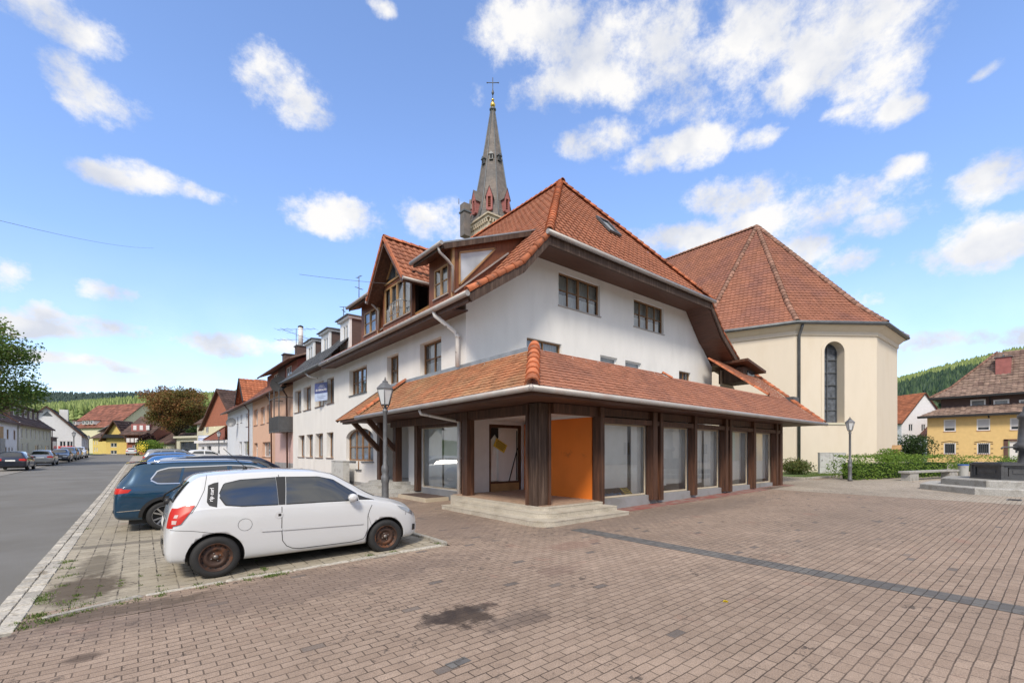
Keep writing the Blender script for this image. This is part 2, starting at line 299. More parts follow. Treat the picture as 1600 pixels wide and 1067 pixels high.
        return tag(o, kw.get('label'), kw.get('cat'), kw.get('group'), kw.get('kind'))
def Fr(o, ang):       # wall frame: u to the right seen from outside, n outward
    o = Vector(o); u = Vector((cos(ang), sin(ang), 0)); n = Vector((sin(ang), -cos(ang), 0)); z = Vector((0, 0, 1))
    f = lambda a, b, c: o+u*a+n*b+z*c
    f.o, f.u, f.n, f.ang = o, u, n, ang
    return f
def clip(poly, a, b):  # keep left of a->b
    out = []; n = len(poly)
    for i in range(n):
        p, q = poly[i], poly[(i+1) % n]
        sp = (b[0]-a[0])*(p[1]-a[1])-(b[1]-a[1])*(p[0]-a[0]); sq = (b[0]-a[0])*(q[1]-a[1])-(b[1]-a[1])*(q[0]-a[0])
        if sp >= -1e-9: out.append(p)
        if (sp > 1e-9 and sq < -1e-9) or (sp < -1e-9 and sq > 1e-9):
            t = sp/(sp-sq); out.append((p[0]+(q[0]-p[0])*t, p[1]+(q[1]-p[1])*t))
    return out
def wall(mb, F, poly, ops=(), rec=.18, n=0.0):     # poly convex CCW in (u,z); ops: (u0,u1,z0,z1)
    us = sorted(set([p[0] for p in poly]+[x for o in ops for x in o[:2]])); zs = sorted(set([p[1] for p in poly]+[x for o in ops for x in o[2:4]]))
    for i in range(len(us)-1):
        for j in range(len(zs)-1):
            cu, cz = (us[i]+us[i+1])/2, (zs[j]+zs[j+1])/2
            if any(o[0] < cu < o[1] and o[2] < cz < o[3] for o in ops): continue
            q = [(us[i], zs[j]), (us[i+1], zs[j]), (us[i+1], zs[j+1]), (us[i], zs[j+1])]
            for k in range(len(poly)):
                q = clip(q, poly[k], poly[(k+1) % len(poly)])
                if len(q) < 3: break
            if len(q) >= 3: mb.poly([F(u, n, z) for u, z in q], False)
    for (a, b, c, d) in [o[:4] for o in ops]:
        for p, q in (((a, c), (a, d)), ((a, d), (b, d)), ((b, d), (b, c)), ((b, c), (a, c))):
            mb.poly([F(p[0], n, p[1]), F(q[0], n, q[1]), F(q[0], n-rec, q[1]), F(p[0], n-rec, p[1])], False)
def window(parent, F, u0, u1, z0, z1, rec=.14, cols=2, rows=1, fm='wood_frame', gm='glass', sill='zinc_dark', back='curtain', n=0.0, single=False, name='window', fw=.055, mull=None, label=None):
    mb = MB(fm); d0, d1 = n-rec, n-rec+.06
    mb.fbox(F, u0, u1, d0, d1, z0, z0+fw); mb.fbox(F, u0, u1, d0, d1, z1-fw, z1); mb.fbox(F, u0, u0+fw, d0, d1, z0+fw, z1-fw); mb.fbox(F, u1-fw, u1, d0, d1, z0+fw, z1-fw)
    for c in range(1, cols):
        u = u0+(u1-u0)*c/cols; hw = (fw*.85 if (mull is None or c in mull) else .018); mb.fbox(F, u-hw, u+hw, d0+.002, d1+.006, z0+fw, z1-fw)
    for r in range(1, rows):
        z = z0+(z1-z0)*r/rows; mb.fbox(F, u0+fw, u1-fw, d0+.01, d1-.008, z-.015, z+.015)
    def pane(m): m.m(gm); m.poly([F(u0+.01, d0+.022, z0+.01), F(u1-.01, d0+.022, z0+.01), F(u1-.01, d0+.022, z1-.01), F(u0+.01, d0+.022, z1-.01)], False)
    def bk(m):
        m.m('dark_room'); m.poly([F(u0, d0-.28, z0), F(u1, d0-.28, z0), F(u1, d0-.28, z1), F(u0, d0-.28, z1)], False)
        for (p, q) in (((u0, z0), (u0, z1)), ((u0, z1), (u1, z1)), ((u1, z1), (u1, z0)), ((u1, z0), (u0, z0))): m.poly([F(p[0], d0, p[1]), F(q[0], d0, q[1]), F(q[0], d0-.28, q[1]), F(p[0], d0-.28, p[1])], False)
        if back == 'curtain':
            m.m('curtain'); w_ = u1-u0; k = 28
            for (a, b, zt) in ((u0+.02, u1-.02, z0+(z1-z0)*.02),):
                P = [[F(a+(b-a)*i/k, d0-.1+.02*sin(i*1.9), z) for i in range(k+1)] for z in (zt, z0+(z1-z0)*.42)]
                m.grid(P)
                P = [[F(a+(b-a)*i/k, d0-.12+.02*sin(i*2.3), z) for i in range(k+1)] for z in (z0+(z1-z0)*.55, z1-.02)]
                m.grid(P)
        elif back == 'net':
            m.m('curtain'); k = 24; m.grid([[F(u0+.02+(u1-u0-.04)*i/k, d0-.1+.02*sin(i*1.9), z) for i in range(k+1)] for z in (z0+.03, z1-.03)])
    if sill:
        def sl(m): m.m(sill); m.fbox(F, u0-.04, u1+.04, d0+.062, n+.05, z0-.035, z0-.002)
    if single:
        pane(mb)
        if gm in ('glass', 'glass_shop'): bk(mb)
        if sill: sl(mb)
        return mb.build(name, parent, label=label)
    o = mb.build(name, parent, label=label)
    p = MB(gm); pane(p); p.build('pane', o)
    if gm in ('glass', 'glass_shop'): b = MB('dark_room'); bk(b); b.build('curtain', o)
    if sill: s_ = MB(sill); sl(s_); s_.build('sill', o)
    return o
def tiles(mb, O, U, V, W_, tw=.25, th=.34, amp=.03, step=.03, prof='s', ns=5, jit=.05):
    """tiled slope: W_ = [(v, uL, uR), ...]; each course has its own relief"""
    O, U, V = Vector(O), Vector(U).normalized(), Vector(V).normalized(); N = U.cross(V)
    if N.z < 0: N = -N
    def span(v):
        for k in range(len(W_)-1):
            a, b = W_[k], W_[k+1]
            if v <= b[0]+1e-9: t = (v-a[0])/max(1e-9, b[0]-a[0]); return a[1]+(b[1]-a[1])*t, a[2]+(b[2]-a[2])*t
        return W_[-1][1], W_[-1][2]
    v = W_[0][0]; vmax = W_[-1][0]; row = 0
    while v < vmax-1e-6:
        v2 = min(v+th, vmax); aL, aR = span(v); bL, bR = span(v2); lo, hi = min(aL, bL), max(aR, bR)
        if prof == 'b' : shift = (row % 2)*tw/2
        else: shift = 0
        k0, k1 = int(math.floor((lo-shift)/tw)), int(math.ceil((hi-shift)/tw))
        for k in range(k0, k1):
            dz = random.uniform(-jit, jit)*step*4; r = random.random(); dv = random.uniform(-.012, .012) if prof == 'b' else 0
            pts = [[], [], []]; ok = False
            for j in range(ns+1):
                f = j/ns; u = shift+(k+f)*tw
                if prof == 's': h = amp*(.5+.5*cos(2*pi*(f-.3))) if f < .8 else amp*.1
                elif prof == 'b': h = 0
                else: h = amp*abs(sin(pi*f))
                cut = (-.28*th*(1-(2*f-1)**2) if prof == 'b' else 0)       # rounded beaver-tail lower edge
                ua = min(max(u, aL), aR); ub = min(max(u, bL), bR)
                pts[0].append(O+U*ua+V*(max(v+cut*.4+dv, W_[0][0]-.06))+N*(h-.005)); pts[1].append(O+U*ua+V*(max(v+cut*.4+dv, W_[0][0]-.06))+N*(h+step+dz)); pts[2].append(O+U*ub+V*(v2+.01)+N*h)
                if abs(ua-u) < 1e-6 or abs(ub-u) < 1e-6: ok = True
            if not ok and (shift+k*tw > max(aR, bR) or shift+(k+1)*tw < min(aL, bL)): continue
            ids = [[mb.V(p) for p in row_] for row_ in pts]
            for j in range(ns):
                if (pts[1][j]-pts[1][j+1]).length < 1e-5 and (pts[2][j]-pts[2][j+1]).length < 1e-5: continue
                mb.F([ids[0][j], ids[0][j+1], ids[1][j+1], ids[1][j]], False, r); mb.F([ids[1][j], ids[1][j+1], ids[2][j+1], ids[2][j]], prof != 'b', r)
        v = v2; row += 1
def caps(mb, A, B, r=.12, L=.34, up=(0, 0, 1), n=7):     # half-round ridge tiles from A (low) to B (high)
    A, B = Vector(A), Vector(B); d = B-A; k = max(1, int(d.length/L)); t = d.normalized(); s_ = t.cross(Vector(up)).normalized(); u = s_.cross(t)
    for i in range(k):
        p0, p1 = A+d*(i/k), A+d*((i+1.12)/k); rr = random.random()
        R0, R1 = r*1.12, r*.86
        a = [mb.V(p0+(s_*cos(pi*j/(n-1))+u*sin(pi*j/(n-1)))*R0) for j in range(n)]; b = [mb.V(p1+(s_*cos(pi*j/(n-1))+u*sin(pi*j/(n-1)))*R1) for j in range(n)]
        c = [mb.V(p0+(s_*cos(pi*j/(n-1))+u*sin(pi*j/(n-1)))*R0*.8) for j in range(n)]
        for j in range(n-1): mb.F([a[j], a[j+1], b[j+1], b[j]], True, rr); mb.F([a[j], c[j], c[j+1], a[j+1]], False, rr)
_txt = {}
def text(mb, s, F, u, n, z, h, ax=None, bold=0.0, align='CENTER'):      # lettering on a wall frame
    key = (s, align)
    if key not in _txt:
        cu = bpy.data.curves.new('t', 'FONT'); cu.body = s; cu.align_x = align; cu.align_y = 'CENTER'; cu.size = 1; cu.offset = bold
        o = bpy.data.objects.new('t', cu); C.objects.link(o); dg = bpy.context.evaluated_depsgraph_get(); me = o.evaluated_get(dg).to_mesh()
        _txt[key] = ([tuple(v.co) for v in me.vertices], [tuple(p.vertices) for p in me.polygons]); o.evaluated_get(dg).to_mesh_clear(); bpy.data.objects.remove(o)
    vs, fs = _txt[key]; ids = []
    for x, y, _ in vs:
        if ax: x, y = x*cos(ax)-y*sin(ax), x*sin(ax)+y*cos(ax)
        ids.append(mb.V(F(u+x*h, n, z+y*h)))
    for f in fs: mb.F([ids[i] for i in f], False)
def sheet(x0, x1, y0, y1, dz, m, name, step=2.0, label=None, mask=None):
    mb = MB(m); nx, ny = max(1, int((x1-x0)/step)), max(1, int((y1-y0)/step))
    mb.grid([[(x0+(x1-x0)*i/nx, y0+(y1-y0)*j/ny, gz(x0+(x1-x0)*i/nx, y0+(y1-y0)*j/ny)+dz) for i in range(nx+1)] for j in range(ny+1)], True)
    return mb.build(name, kind='structure')
# ------------------------------------------------ ground materials
def paver(name, cA, cB, cM, bw, bh, mortar, rot=0, dark=.02, wob=.012, stain_shade=None, offs=.5, speck=.22, mdark=.3, darkc=(.10, .095, .095), js=1.6):
    m, nt, N, L, b = nodes(name); b.inputs['Roughness'].default_value = .85; b.inputs['Specular IOR Level'].default_value = .3
    tc = N.new('ShaderNodeTexCoord')
    def mixc(fac, a, c, bt='MIX'):
        x = N.new('ShaderNodeMix'); x.data_type = 'RGBA'; x.blend_type = bt
        for i, v in ((0, fac), (6, a), (7, c)):
            if isinstance(v, (tuple, float, int)): x.inputs[i].default_value = c3(v) if isinstance(v, tuple) else v
            else: L.new(v, x.inputs[i])
        return x.outputs[2]
    def noise(s, d=5, r=.5, v=None):
        n = N.new('ShaderNodeTexNoise'); n.inputs['Scale'].default_value = s; n.inputs['Detail'].default_value = d; n.inputs['Roughness'].default_value = r; L.new(v or tc.outputs['Object'], n.inputs[0]); return n
    def mr(v, a, b_, c=0, d=1):
        n = N.new('ShaderNodeMapRange'); L.new(v, n.inputs[0]); n.inputs[1].default_value = a; n.inputs[2].default_value = b_; n.inputs[3].default_value = c; n.inputs[4].default_value = d; return n.outputs[0]
    def M(op, a, b_=None):
        n = N.new('ShaderNodeMath'); n.operation = op
        for i, v in enumerate((a, b_)):
            if v is None: continue
            if isinstance(v, (int, float)): n.inputs[i].default_value = v
            else: L.new(v, n.inputs[i])
        return n.outputs[0]
    wn = noise(2.2, 3); vs = N.new('ShaderNodeVectorMath'); vs.operation = 'MULTIPLY_ADD'; L.new(wn.outputs['Color'], vs.inputs[0]); vs.inputs[1].default_value = (wob*2.5, wob*2.5, 0); L.new(tc.outputs['Object'], vs.inputs[2])
    wn2 = noise(14, 3); vs2 = N.new('ShaderNodeVectorMath'); vs2.operation = 'MULTIPLY_ADD'; L.new(wn2.outputs['Color'], vs2.inputs[0]); vs2.inputs[1].default_value = (wob*1.1, wob*1.1, 0); L.new(vs.outputs[0], vs2.inputs[2])
    mp = N.new('ShaderNodeMapping'); L.new(vs2.outputs[0], mp.inputs[0]); mp.inputs['Rotation'].default_value = (0, 0, rot)
    def brick(ms):
        br = N.new('ShaderNodeTexBrick'); L.new(mp.outputs[0], br.inputs[0]); br.offset = offs
        br.inputs['Scale'].default_value = 1; br.inputs['Brick Width'].default_value = bw; br.inputs['Row Height'].default_value = bh
        br.inputs['Mortar Size'].default_value = ms; br.inputs['Mortar Smooth'].default_value = .35; br.inputs['Color1'].default_value = (0, 0, 0, 1); br.inputs['Color2'].default_value = (1, 1, 1, 1); br.inputs['Mortar'].default_value = (.5, .5, .5, 1)
        return br
    br = brick(mortar)
    rv = N.new('ShaderNodeRGBToBW'); L.new(br.outputs['Color'], rv.inputs[0])
    col = mixc(rv.outputs[0], cA, cB)
    big = mr(noise(.35, 5, .6).outputs[0], .35, .68, .84, 1.12); sp = mr(noise(110, 3, .85).outputs[0], .3, .7, 1-speck, 1+speck); mid = mr(noise(5, 6, .7).outputs[0], .3, .7, .88, 1.1)
    f = M('MULTIPLY', M('MULTIPLY', big, sp), mid)
    # isolated dark and reddish replacement stones
    dk = mr(rv.outputs[0], 1-dark, 1-dark+.004); 
    col = mixc(M('MULTIPLY', dk, .75), col, darkc)
    rd = mr(noise(1.1, 4, .65).outputs[0], .63, .72); col = mixc(M('MULTIPLY', rd, .35), col, (.33, .17, .13))
    sc = N.new('ShaderNodeVectorMath'); sc.operation = 'SCALE'; L.new(col, sc.inputs[0]); L.new(f, sc.inputs['Scale'])
    col = sc.outputs[0]
    # chipped and blackened spots
    ch = M('MULTIPLY', mr(noise(7, 5, .7).outputs[0], .60, .625), mr(noise(.8, 3, .6).outputs[0], .45, .6)); col = mixc(M('MULTIPLY', ch, .8), col, (.06, .05, .045))
    # joints: soil, open in patches
    jn = mr(noise(js, 6, .6).outputs[0], .4, .65, 1-mdark, 1)
    jf = M('MULTIPLY', br.outputs['Fac'], jn); col = mixc(jf, col, cM)
    if stain_shade:
        sx = N.new('ShaderNodeSeparateXYZ'); L.new(tc.outputs['Object'], sx.inputs[0]); ns = mr(noise(5, 6, .65).outputs[0], 0, 1, -1.1, 1.1)
        for (cx, cy, rx, ry, k, cc, nf) in stain_shade:
            dx = M('MULTIPLY', M('SUBTRACT', sx.outputs[0], cx), 1/rx); dy = M('MULTIPLY', M('SUBTRACT', sx.outputs[1], cy), 1/ry)
            d = M('SQRT', M('ADD', M('MULTIPLY', dx, dx), M('MULTIPLY', dy, dy))); d = M('ADD', d, M('MULTIPLY', ns, nf))
            col = mixc(M('MULTIPLY', mr(d, 1.0, .55), k), col, cc)
    L.new(col, b.inputs['Base Color'])
    h = M('SUBTRACT', M('MULTIPLY', sp, .08), M('MULTIPLY', jf, 1)); h = M('ADD', h, M('MULTIPLY', rv.outputs[0], .25))
    bp = N.new('ShaderNodeBump'); bp.inputs['Strength'].default_value = .6; bp.inputs['Distance'].default_value = .008; L.new(h, bp.inputs['Height']); L.new(bp.outputs[0], b.inputs['Normal'])
    return m
PLAZA_PATCHES = [(2.62, 4.0, .34, .34, .88, (.05, .036, .029), 1.2), (2.38, 4.12, .3, .2, .8, (.045, .034, .03), 1.2), (2.9, 4.12, .3, .12, .8, (.045, .034, .03), 1.2), (2.98, 3.55, .5, .22, .5, (.07, .055, .05), .9), (-.38, 5.29, .16, .12, .75, (.07, .05, .04), .3),  # oil stain in overlapping lobes first
       (1.6, 6.2, 3.4, .75, .42, (.12, .09, .08), .55), (5.2, 9.2, 1.4, 2.6, .4, (.13, .10, .09), .5), (11.5, 6.6, 6.5, .9, .42, (.15, .12, .105), .6),  # broad darker bands along the bay and the shop
       (-.2, 6.6, 1.1, .28, .7, (.08, .06, .045), .5), (4.6, 4.6, .5, .25, .35, (.12, .07, .06), .8), (6.0, 5.6, .8, .35, .3, (.20, .10, .08), .8), (15, 3, 9, 1.6, .22, (.17, .14, .12), .9)]
paver('paving_plaza', (.278, .208, .162), (.328, .25, .197), (.065, .048, .038), .2, .1, .0058, dark=.012, wob=.009, stain_shade=PLAZA_PATCHES, speck=.42)
paver('paving_bay', (.31, .275, .215), (.37, .33, .26), (.035, .03, .024), .2, .2, .010, rot=pi/2, dark=.004, wob=.010, mdark=.9, js=7, stain_shade=[(-.55, 7.9, .5, .9, .85, (.075, .055, .038), .6), (-.2, 11.2, 1.2, .22, .6, (.09, .08, .07), .4), (-.5, 9.5, .25, 1.2, .6, (.08, .065, .045), .6), (2.2, 8.3, 1.9, .7, .5, (.10, .09, .08), .3), (1.5, 13, 1.5, 1.2, .5, (.08, .07, .06), .3)])  # last two patches paint the shade under the two nearest cars
paver('paving_pale', (.33, .285, .235), (.39, .34, .285), (.12, .10, .08), .2, .1, .005, dark=.004, wob=.009, speck=.35)
paver('paving_dark', (.115, .11, .11), (.16, .155, .15), (.05, .045, .04), .2, .1, .006, dark=.002)
paver('paving_walk', (.34, .30, .26), (.40, .36, .32), (.14, .12, .10), .3, .3, .012, dark=.002)
mat('kerb_stone', (.40, .375, .33), .85, var=.3, vs=30, bump=(30, .5, .008), rnd=.25, col2=(.17, .14, .10), c2s=5, c2t=(.58, .7))
mat('asphalt', (.135, .130, .120), .9, var=.22, vs=130, bump=(200, .5, .004), col2=(.165, .162, .155), c2s=.35, c2t=(.4, .62)); mat('asphalt_light', (.22, .21, .195), .9, var=.2, vs=60, col2=(.28, .26, .23), c2s=.6)
mat('soil', (.07, .05, .035), .95, var=.4, vs=20, bump=(30, .8, .02))
# ------------------------------------------------ ground
sheet(-45, 70, -45, 6.35, 0, 'paving_plaza', 'plaza', 2.5)
sheet(-.96, 70, 6.35, 7.05, 0, 'paving_plaza', 'plaza_front_strip', 2.5)
sheet(4.32, 70, 7.05, 60, 0, 'paving_plaza', 'plaza_beside_houses', 2.5)
sheet(-.96, 4.24, 7.05, 70, .0, 'paving_bay', 'parking_bay_pavement', 1.5)
sheet(-6.9, -1.1, 6.5, 170, -.07, 'asphalt', 'road', 2.5)
sheet(-11, -6.9, 6.5, 130, -.05, 'asphalt_light', 'roadside_parking', 2.5)
sheet(-1.1, 5.0, 70, 110, -.02, 'paving_walk', 'pavement', 2.5)
sheet(5.0, 40, 60, 150, -.02, 'asphalt_light', 'side_road', 2.5)
sheet(6.98, 7.34, -40, 6.62, .004, 'paving_dark', 'drain_strip', 1.2)
sheet(19.2, 70, -20, 7.9, .004, 'paving_pale', 'pale_paving', 2.0)
sheet(22.4, 26.4, 7.9, 14, .004, 'paving_pale', 'pale_paving_path', 1.0)
sheet(9.62, 21.9, 7.45, 8.02, .004, 'red_paint', 'red_painted_strip', .6)
sheet(26.6, 60, 8.6, 40, .012, 'hill_floor', 'church_lawn', 2.5)
def hill_z(x, y):
    r = sqrt(x*x+y*y); 
    D = sH*x+cH*y; X = cH*x-sH*y
    if D < 1: a = -700 if X < 0 else 1500
    else: a = max(-900, min(1800, X/D*711))
    px = 800+a
    def itp(T, v):
        if v <= T[0][0]: return T[0][1]
        for (p, q), (p2, q2) in zip(T, T[1:]):
            if v <= p2: return q+(q2-q)*(v-p)/(p2-p)
        return T[-1][1]
    h1 = itp([(-400, 60), (60, 82), (230, 100), (340, 108), (480, 114), (800, 130), (1150, 120), (1398, 134), (1480, 165), (1600, 202), (2000, 240)], px)
    h2 = itp([(-400, 200), (60, 232), (130, 230), (240, 232), (330, 175), (500, 110)], px)
    q = D if D > r*.3 else r*.5
    base = gz(min(x, 200), min(y, 160)) if r < 400 else 2
    if q < 150: return base-.14
    t = min(1, (q-150)/(950-150)); z = base-.14+(h1)*(t**1.15)
    if q > 950: 
        t2 = min(1, (q-950)/900); z = base+h1-25*sin(pi*min(1, t2*1.0))+(max(h2-h1, 0))*t2**1.5*(1 if q < 1900 else 1)
    if q > 1900: z -= (q-1900)*.25
    return z
def terrain():
    mb = MB('hill_floor'); rs = [.0, 20, 40, 70, 110, 150, 200, 260, 330, 410, 500, 600, 700, 800, 880, 950, 1050, 1200, 1350, 1500, 1650, 1780, 1900, 2100, 2600]; n = 240
    P = []
    for r in rs: P.append([(max(r, .01)*cos(2*pi*j/n), max(r, .01)*sin(2*pi*j/n), hill_z(max(r, .01)*cos(2*pi*j/n), max(r, .01)*sin(2*pi*j/n))) for j in range(n+1)])
    mb.grid(P); mb.build('terrain', kind='structure')
terrain()
def forest(name, m, spots, hs, label, wf=.26):
    mb = MB(m)
    for (x, y) in spots:
        z = hill_z(x, y); h = hs*random.uniform(.65, 1.2); r = h*wf*random.uniform(.8, 1.2); rv = random.random(); n = 6; a0 = random.random()*6
        for k, (zz, rr, top) in enumerate(((.08, 1, .55), (.34, .78, .8), (.6, .5, 1.0))):
            ids = [mb.V((x+cos(a0+2*pi*j/n)*r*rr*random.uniform(.75, 1.2), y+sin(a0+2*pi*j/n)*r*rr*random.uniform(.75, 1.2), z+h*zz*random.uniform(.93, 1.07))) for j in range(n)]; t = mb.V((x, y, z+h*top))
            for j in range(n): mb.F([ids[j], ids[(j+1) % n], t], False, min(1, max(0, rv+random.uniform(-.25, .25))))
    mb.build(name, kind='stuff', label=label, cat='forest', world=1)
def scatter(p0, p1, d0, d1, n, cond=None):
    out = []
    while len(out) < n:
        px = random.uniform(p0, p1); D = sqrt(random.uniform(d0*d0, d1*d1)); v = W(px, D, 0)
        if cond is None or cond(px, D, v): out.append((v.x, v.y))
    return out
nzf = lambda v: sin(v.x*.013+1)+sin(v.y*.017)+sin((v.x+v.y)*.007)
forest('near_forest', 'pine_sun_tint', scatter(-80, 560, 520, 960, 6000), 19, 'bright green conifer forest on the slope behind the village, sunlight put into its colour', .24)
forest('distant_forest', 'pine_cloud_shade', scatter(-80, 420, 1500, 1905, 6000), 17, 'dark blue-green conifer ridge on the skyline at left, cloud shadow put into its colour', .24)
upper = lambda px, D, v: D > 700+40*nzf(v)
forest('hillside_forest', 'pine_sun_tint', scatter(1340, 1760, 660, 960, 3000, upper), 20, 'light green tree tops along the crest of the hill at right, sunlight put into their colour', .24)
forest('shaded_forest', 'pine_shade_tint', scatter(1340, 1760, 330, 790, 3800, lambda px, D, v: not upper(px, D, v)), 18, 'dark conifer forest low on the hill behind the yellow house, shade put into its colour', .24)
# ------------------------------------------------ kerbs
def kerb_run(name, pts_fn, n, w_, h, L0, label, m='kerb_stone', grp=None):
    mb = MB(m)
    for k in range(n):
        a, b = pts_fn(k/n), pts_fn((k+1)/n-.012/n*(1 if L0 else 1)); a, b = Vector(a), Vector(b)
        d = (b-a).normalized(); s_ = Vector((-d.y, d.x, 0))*w_/2*random.uniform(.94, 1.05); g = d*random.uniform(.004, .012)
        mb.rnd = random.random(); hh = h+random.uniform(-.006, .006)
        q = [a+g-s_, b-g-s_, b-g+s_, a+g+s_]
        lo = [mb.V((p.x, p.y, gz(p.x, p.y)-.12)) for p in q]; mi_ = [mb.V((p.x+random.uniform(-.004, .004), p.y+random.uniform(-.004, .004), gz(p.x, p.y)+hh-.012)) for p in q]
        c = (q[0]+q[2])/2; hi = [mb.V(((p.x-c.x)*.93+c.x, (p.y-c.y)*.93+c.y, gz(p.x, p.y)+hh)) for p in q]
        mb.F(hi, False)
        for j in range(4): mb.F([lo[j], lo[(j+1) % 4], mi_[(j+1) % 4], mi_[j]], False); mb.F([mi_[j], mi_[(j+1) % 4], hi[(j+1) % 4], hi[j]], False)
    return mb.build(name, kind='structure')
kerb_run('road_kerb', lambda t: (-1.02, 6.45+t*64, 0), 190, .14, .012, 1, None)
kerb_run('gutter_stones', lambda t: (-1.17, 6.45+t*60, 0), 330, .13, .006, 1, None)
kerb_run('plaza_kerb', lambda t: (-1.1-t*9, 6.4, 0), 12, .14, .03, 1, None)
kerb_run('bay_front_kerb', lambda t: (-.80+t*5.0, 6.74+.36*min(1, t*4)**.6+.02*sin(t*9), 0), 6, .085, .018, 1, None)
kerb_run('bay_side_kerb', lambda t: (4.27+.02*sin(t*5), 7.15+t*35, 0), 40, .10, .05, 1, None)
# weeds
def tuft(mb, x, y, n, h, sp):
    for _ in range(n):
        px_, py_ = x+random.gauss(0, sp), y+random.gauss(0, sp); z = gz(px_, py_); hh = h*random.uniform(.4, 1.2); a = random.random()*6.3; l = random.uniform(.2, .8)*hh
        mb.poly([(px_-.004*sin(a), py_+.004*cos(a), z), (px_+.004*sin(a), py_-.004*cos(a), z), (px_+cos(a)*l*.5+.003, py_+sin(a)*l*.5, z+hh*.7), (px_+cos(a)*l, py_+sin(a)*l, z+hh)], False, random.random())
gw = MB('grass')
for _ in range(26): tuft(gw, random.uniform(-.95, -.75), 6.5+abs(random.gauss(0, 2.2)), 40, .024, .04)
for _ in range(10): tuft(gw, random.uniform(-.8, -.35), random.uniform(6.7, 7.9), 26, .024, .05)
for _ in range(22): t = random.random(); tuft(gw, -.72+t*2.6, 6.68+.36*min(1, t*2.2)**.6+random.choice((-.07, .09)), 40, .03, .035)
for _ in range(20): tuft(gw, random.choice((-.6, -.4, -.2, 0, .2, .6, 1.4)), random.uniform(7.2, 8.2), 26, .022, .02)
for p in ((1.2, 7.2), (2.9, 7.22), (4.2, 7.3), (3.3, 7.2), (6.9, 10.2), (7.0, 10.4), (-.9, 6.5), (-.95, 6.7), (-.85, 6.9), (-.7, 6.62)): tuft(gw, p[0], p[1], 44, .035, .03)
for _ in range(60): tuft(gw, random.uniform(26.7, 33), random.uniform(8.6, 9.6), 60, .09, .12)
for _ in range(40): tuft(gw, 4.33, random.uniform(8, 20), 20, .04, .03)
gw.build('weeds', kind='stuff', label='green weeds growing along the kerb stones and in the paving joints', cat='weeds', world=1)
# small bits lying on the paving
for k, (x, y, ang, m_, nm, lb, s_) in enumerate(((2.01, 3.16, .1, 'paving_dark', 'paving_stone', 'single dark grey replacement stone in the paving near the foreground', .1),)):
    mb = MB(m_); z = gz(x, y)+.004; c_, s2 = cos(ang), sin(ang)
    mb.poly([(x+a*c_-b*s2, y+a*s2+b*c_, z) for a, b in ((-.1, -.05), (.1, -.05), (.1, .05), (-.1, .05))]); mb.build('dark_paving_stone', kind='structure')
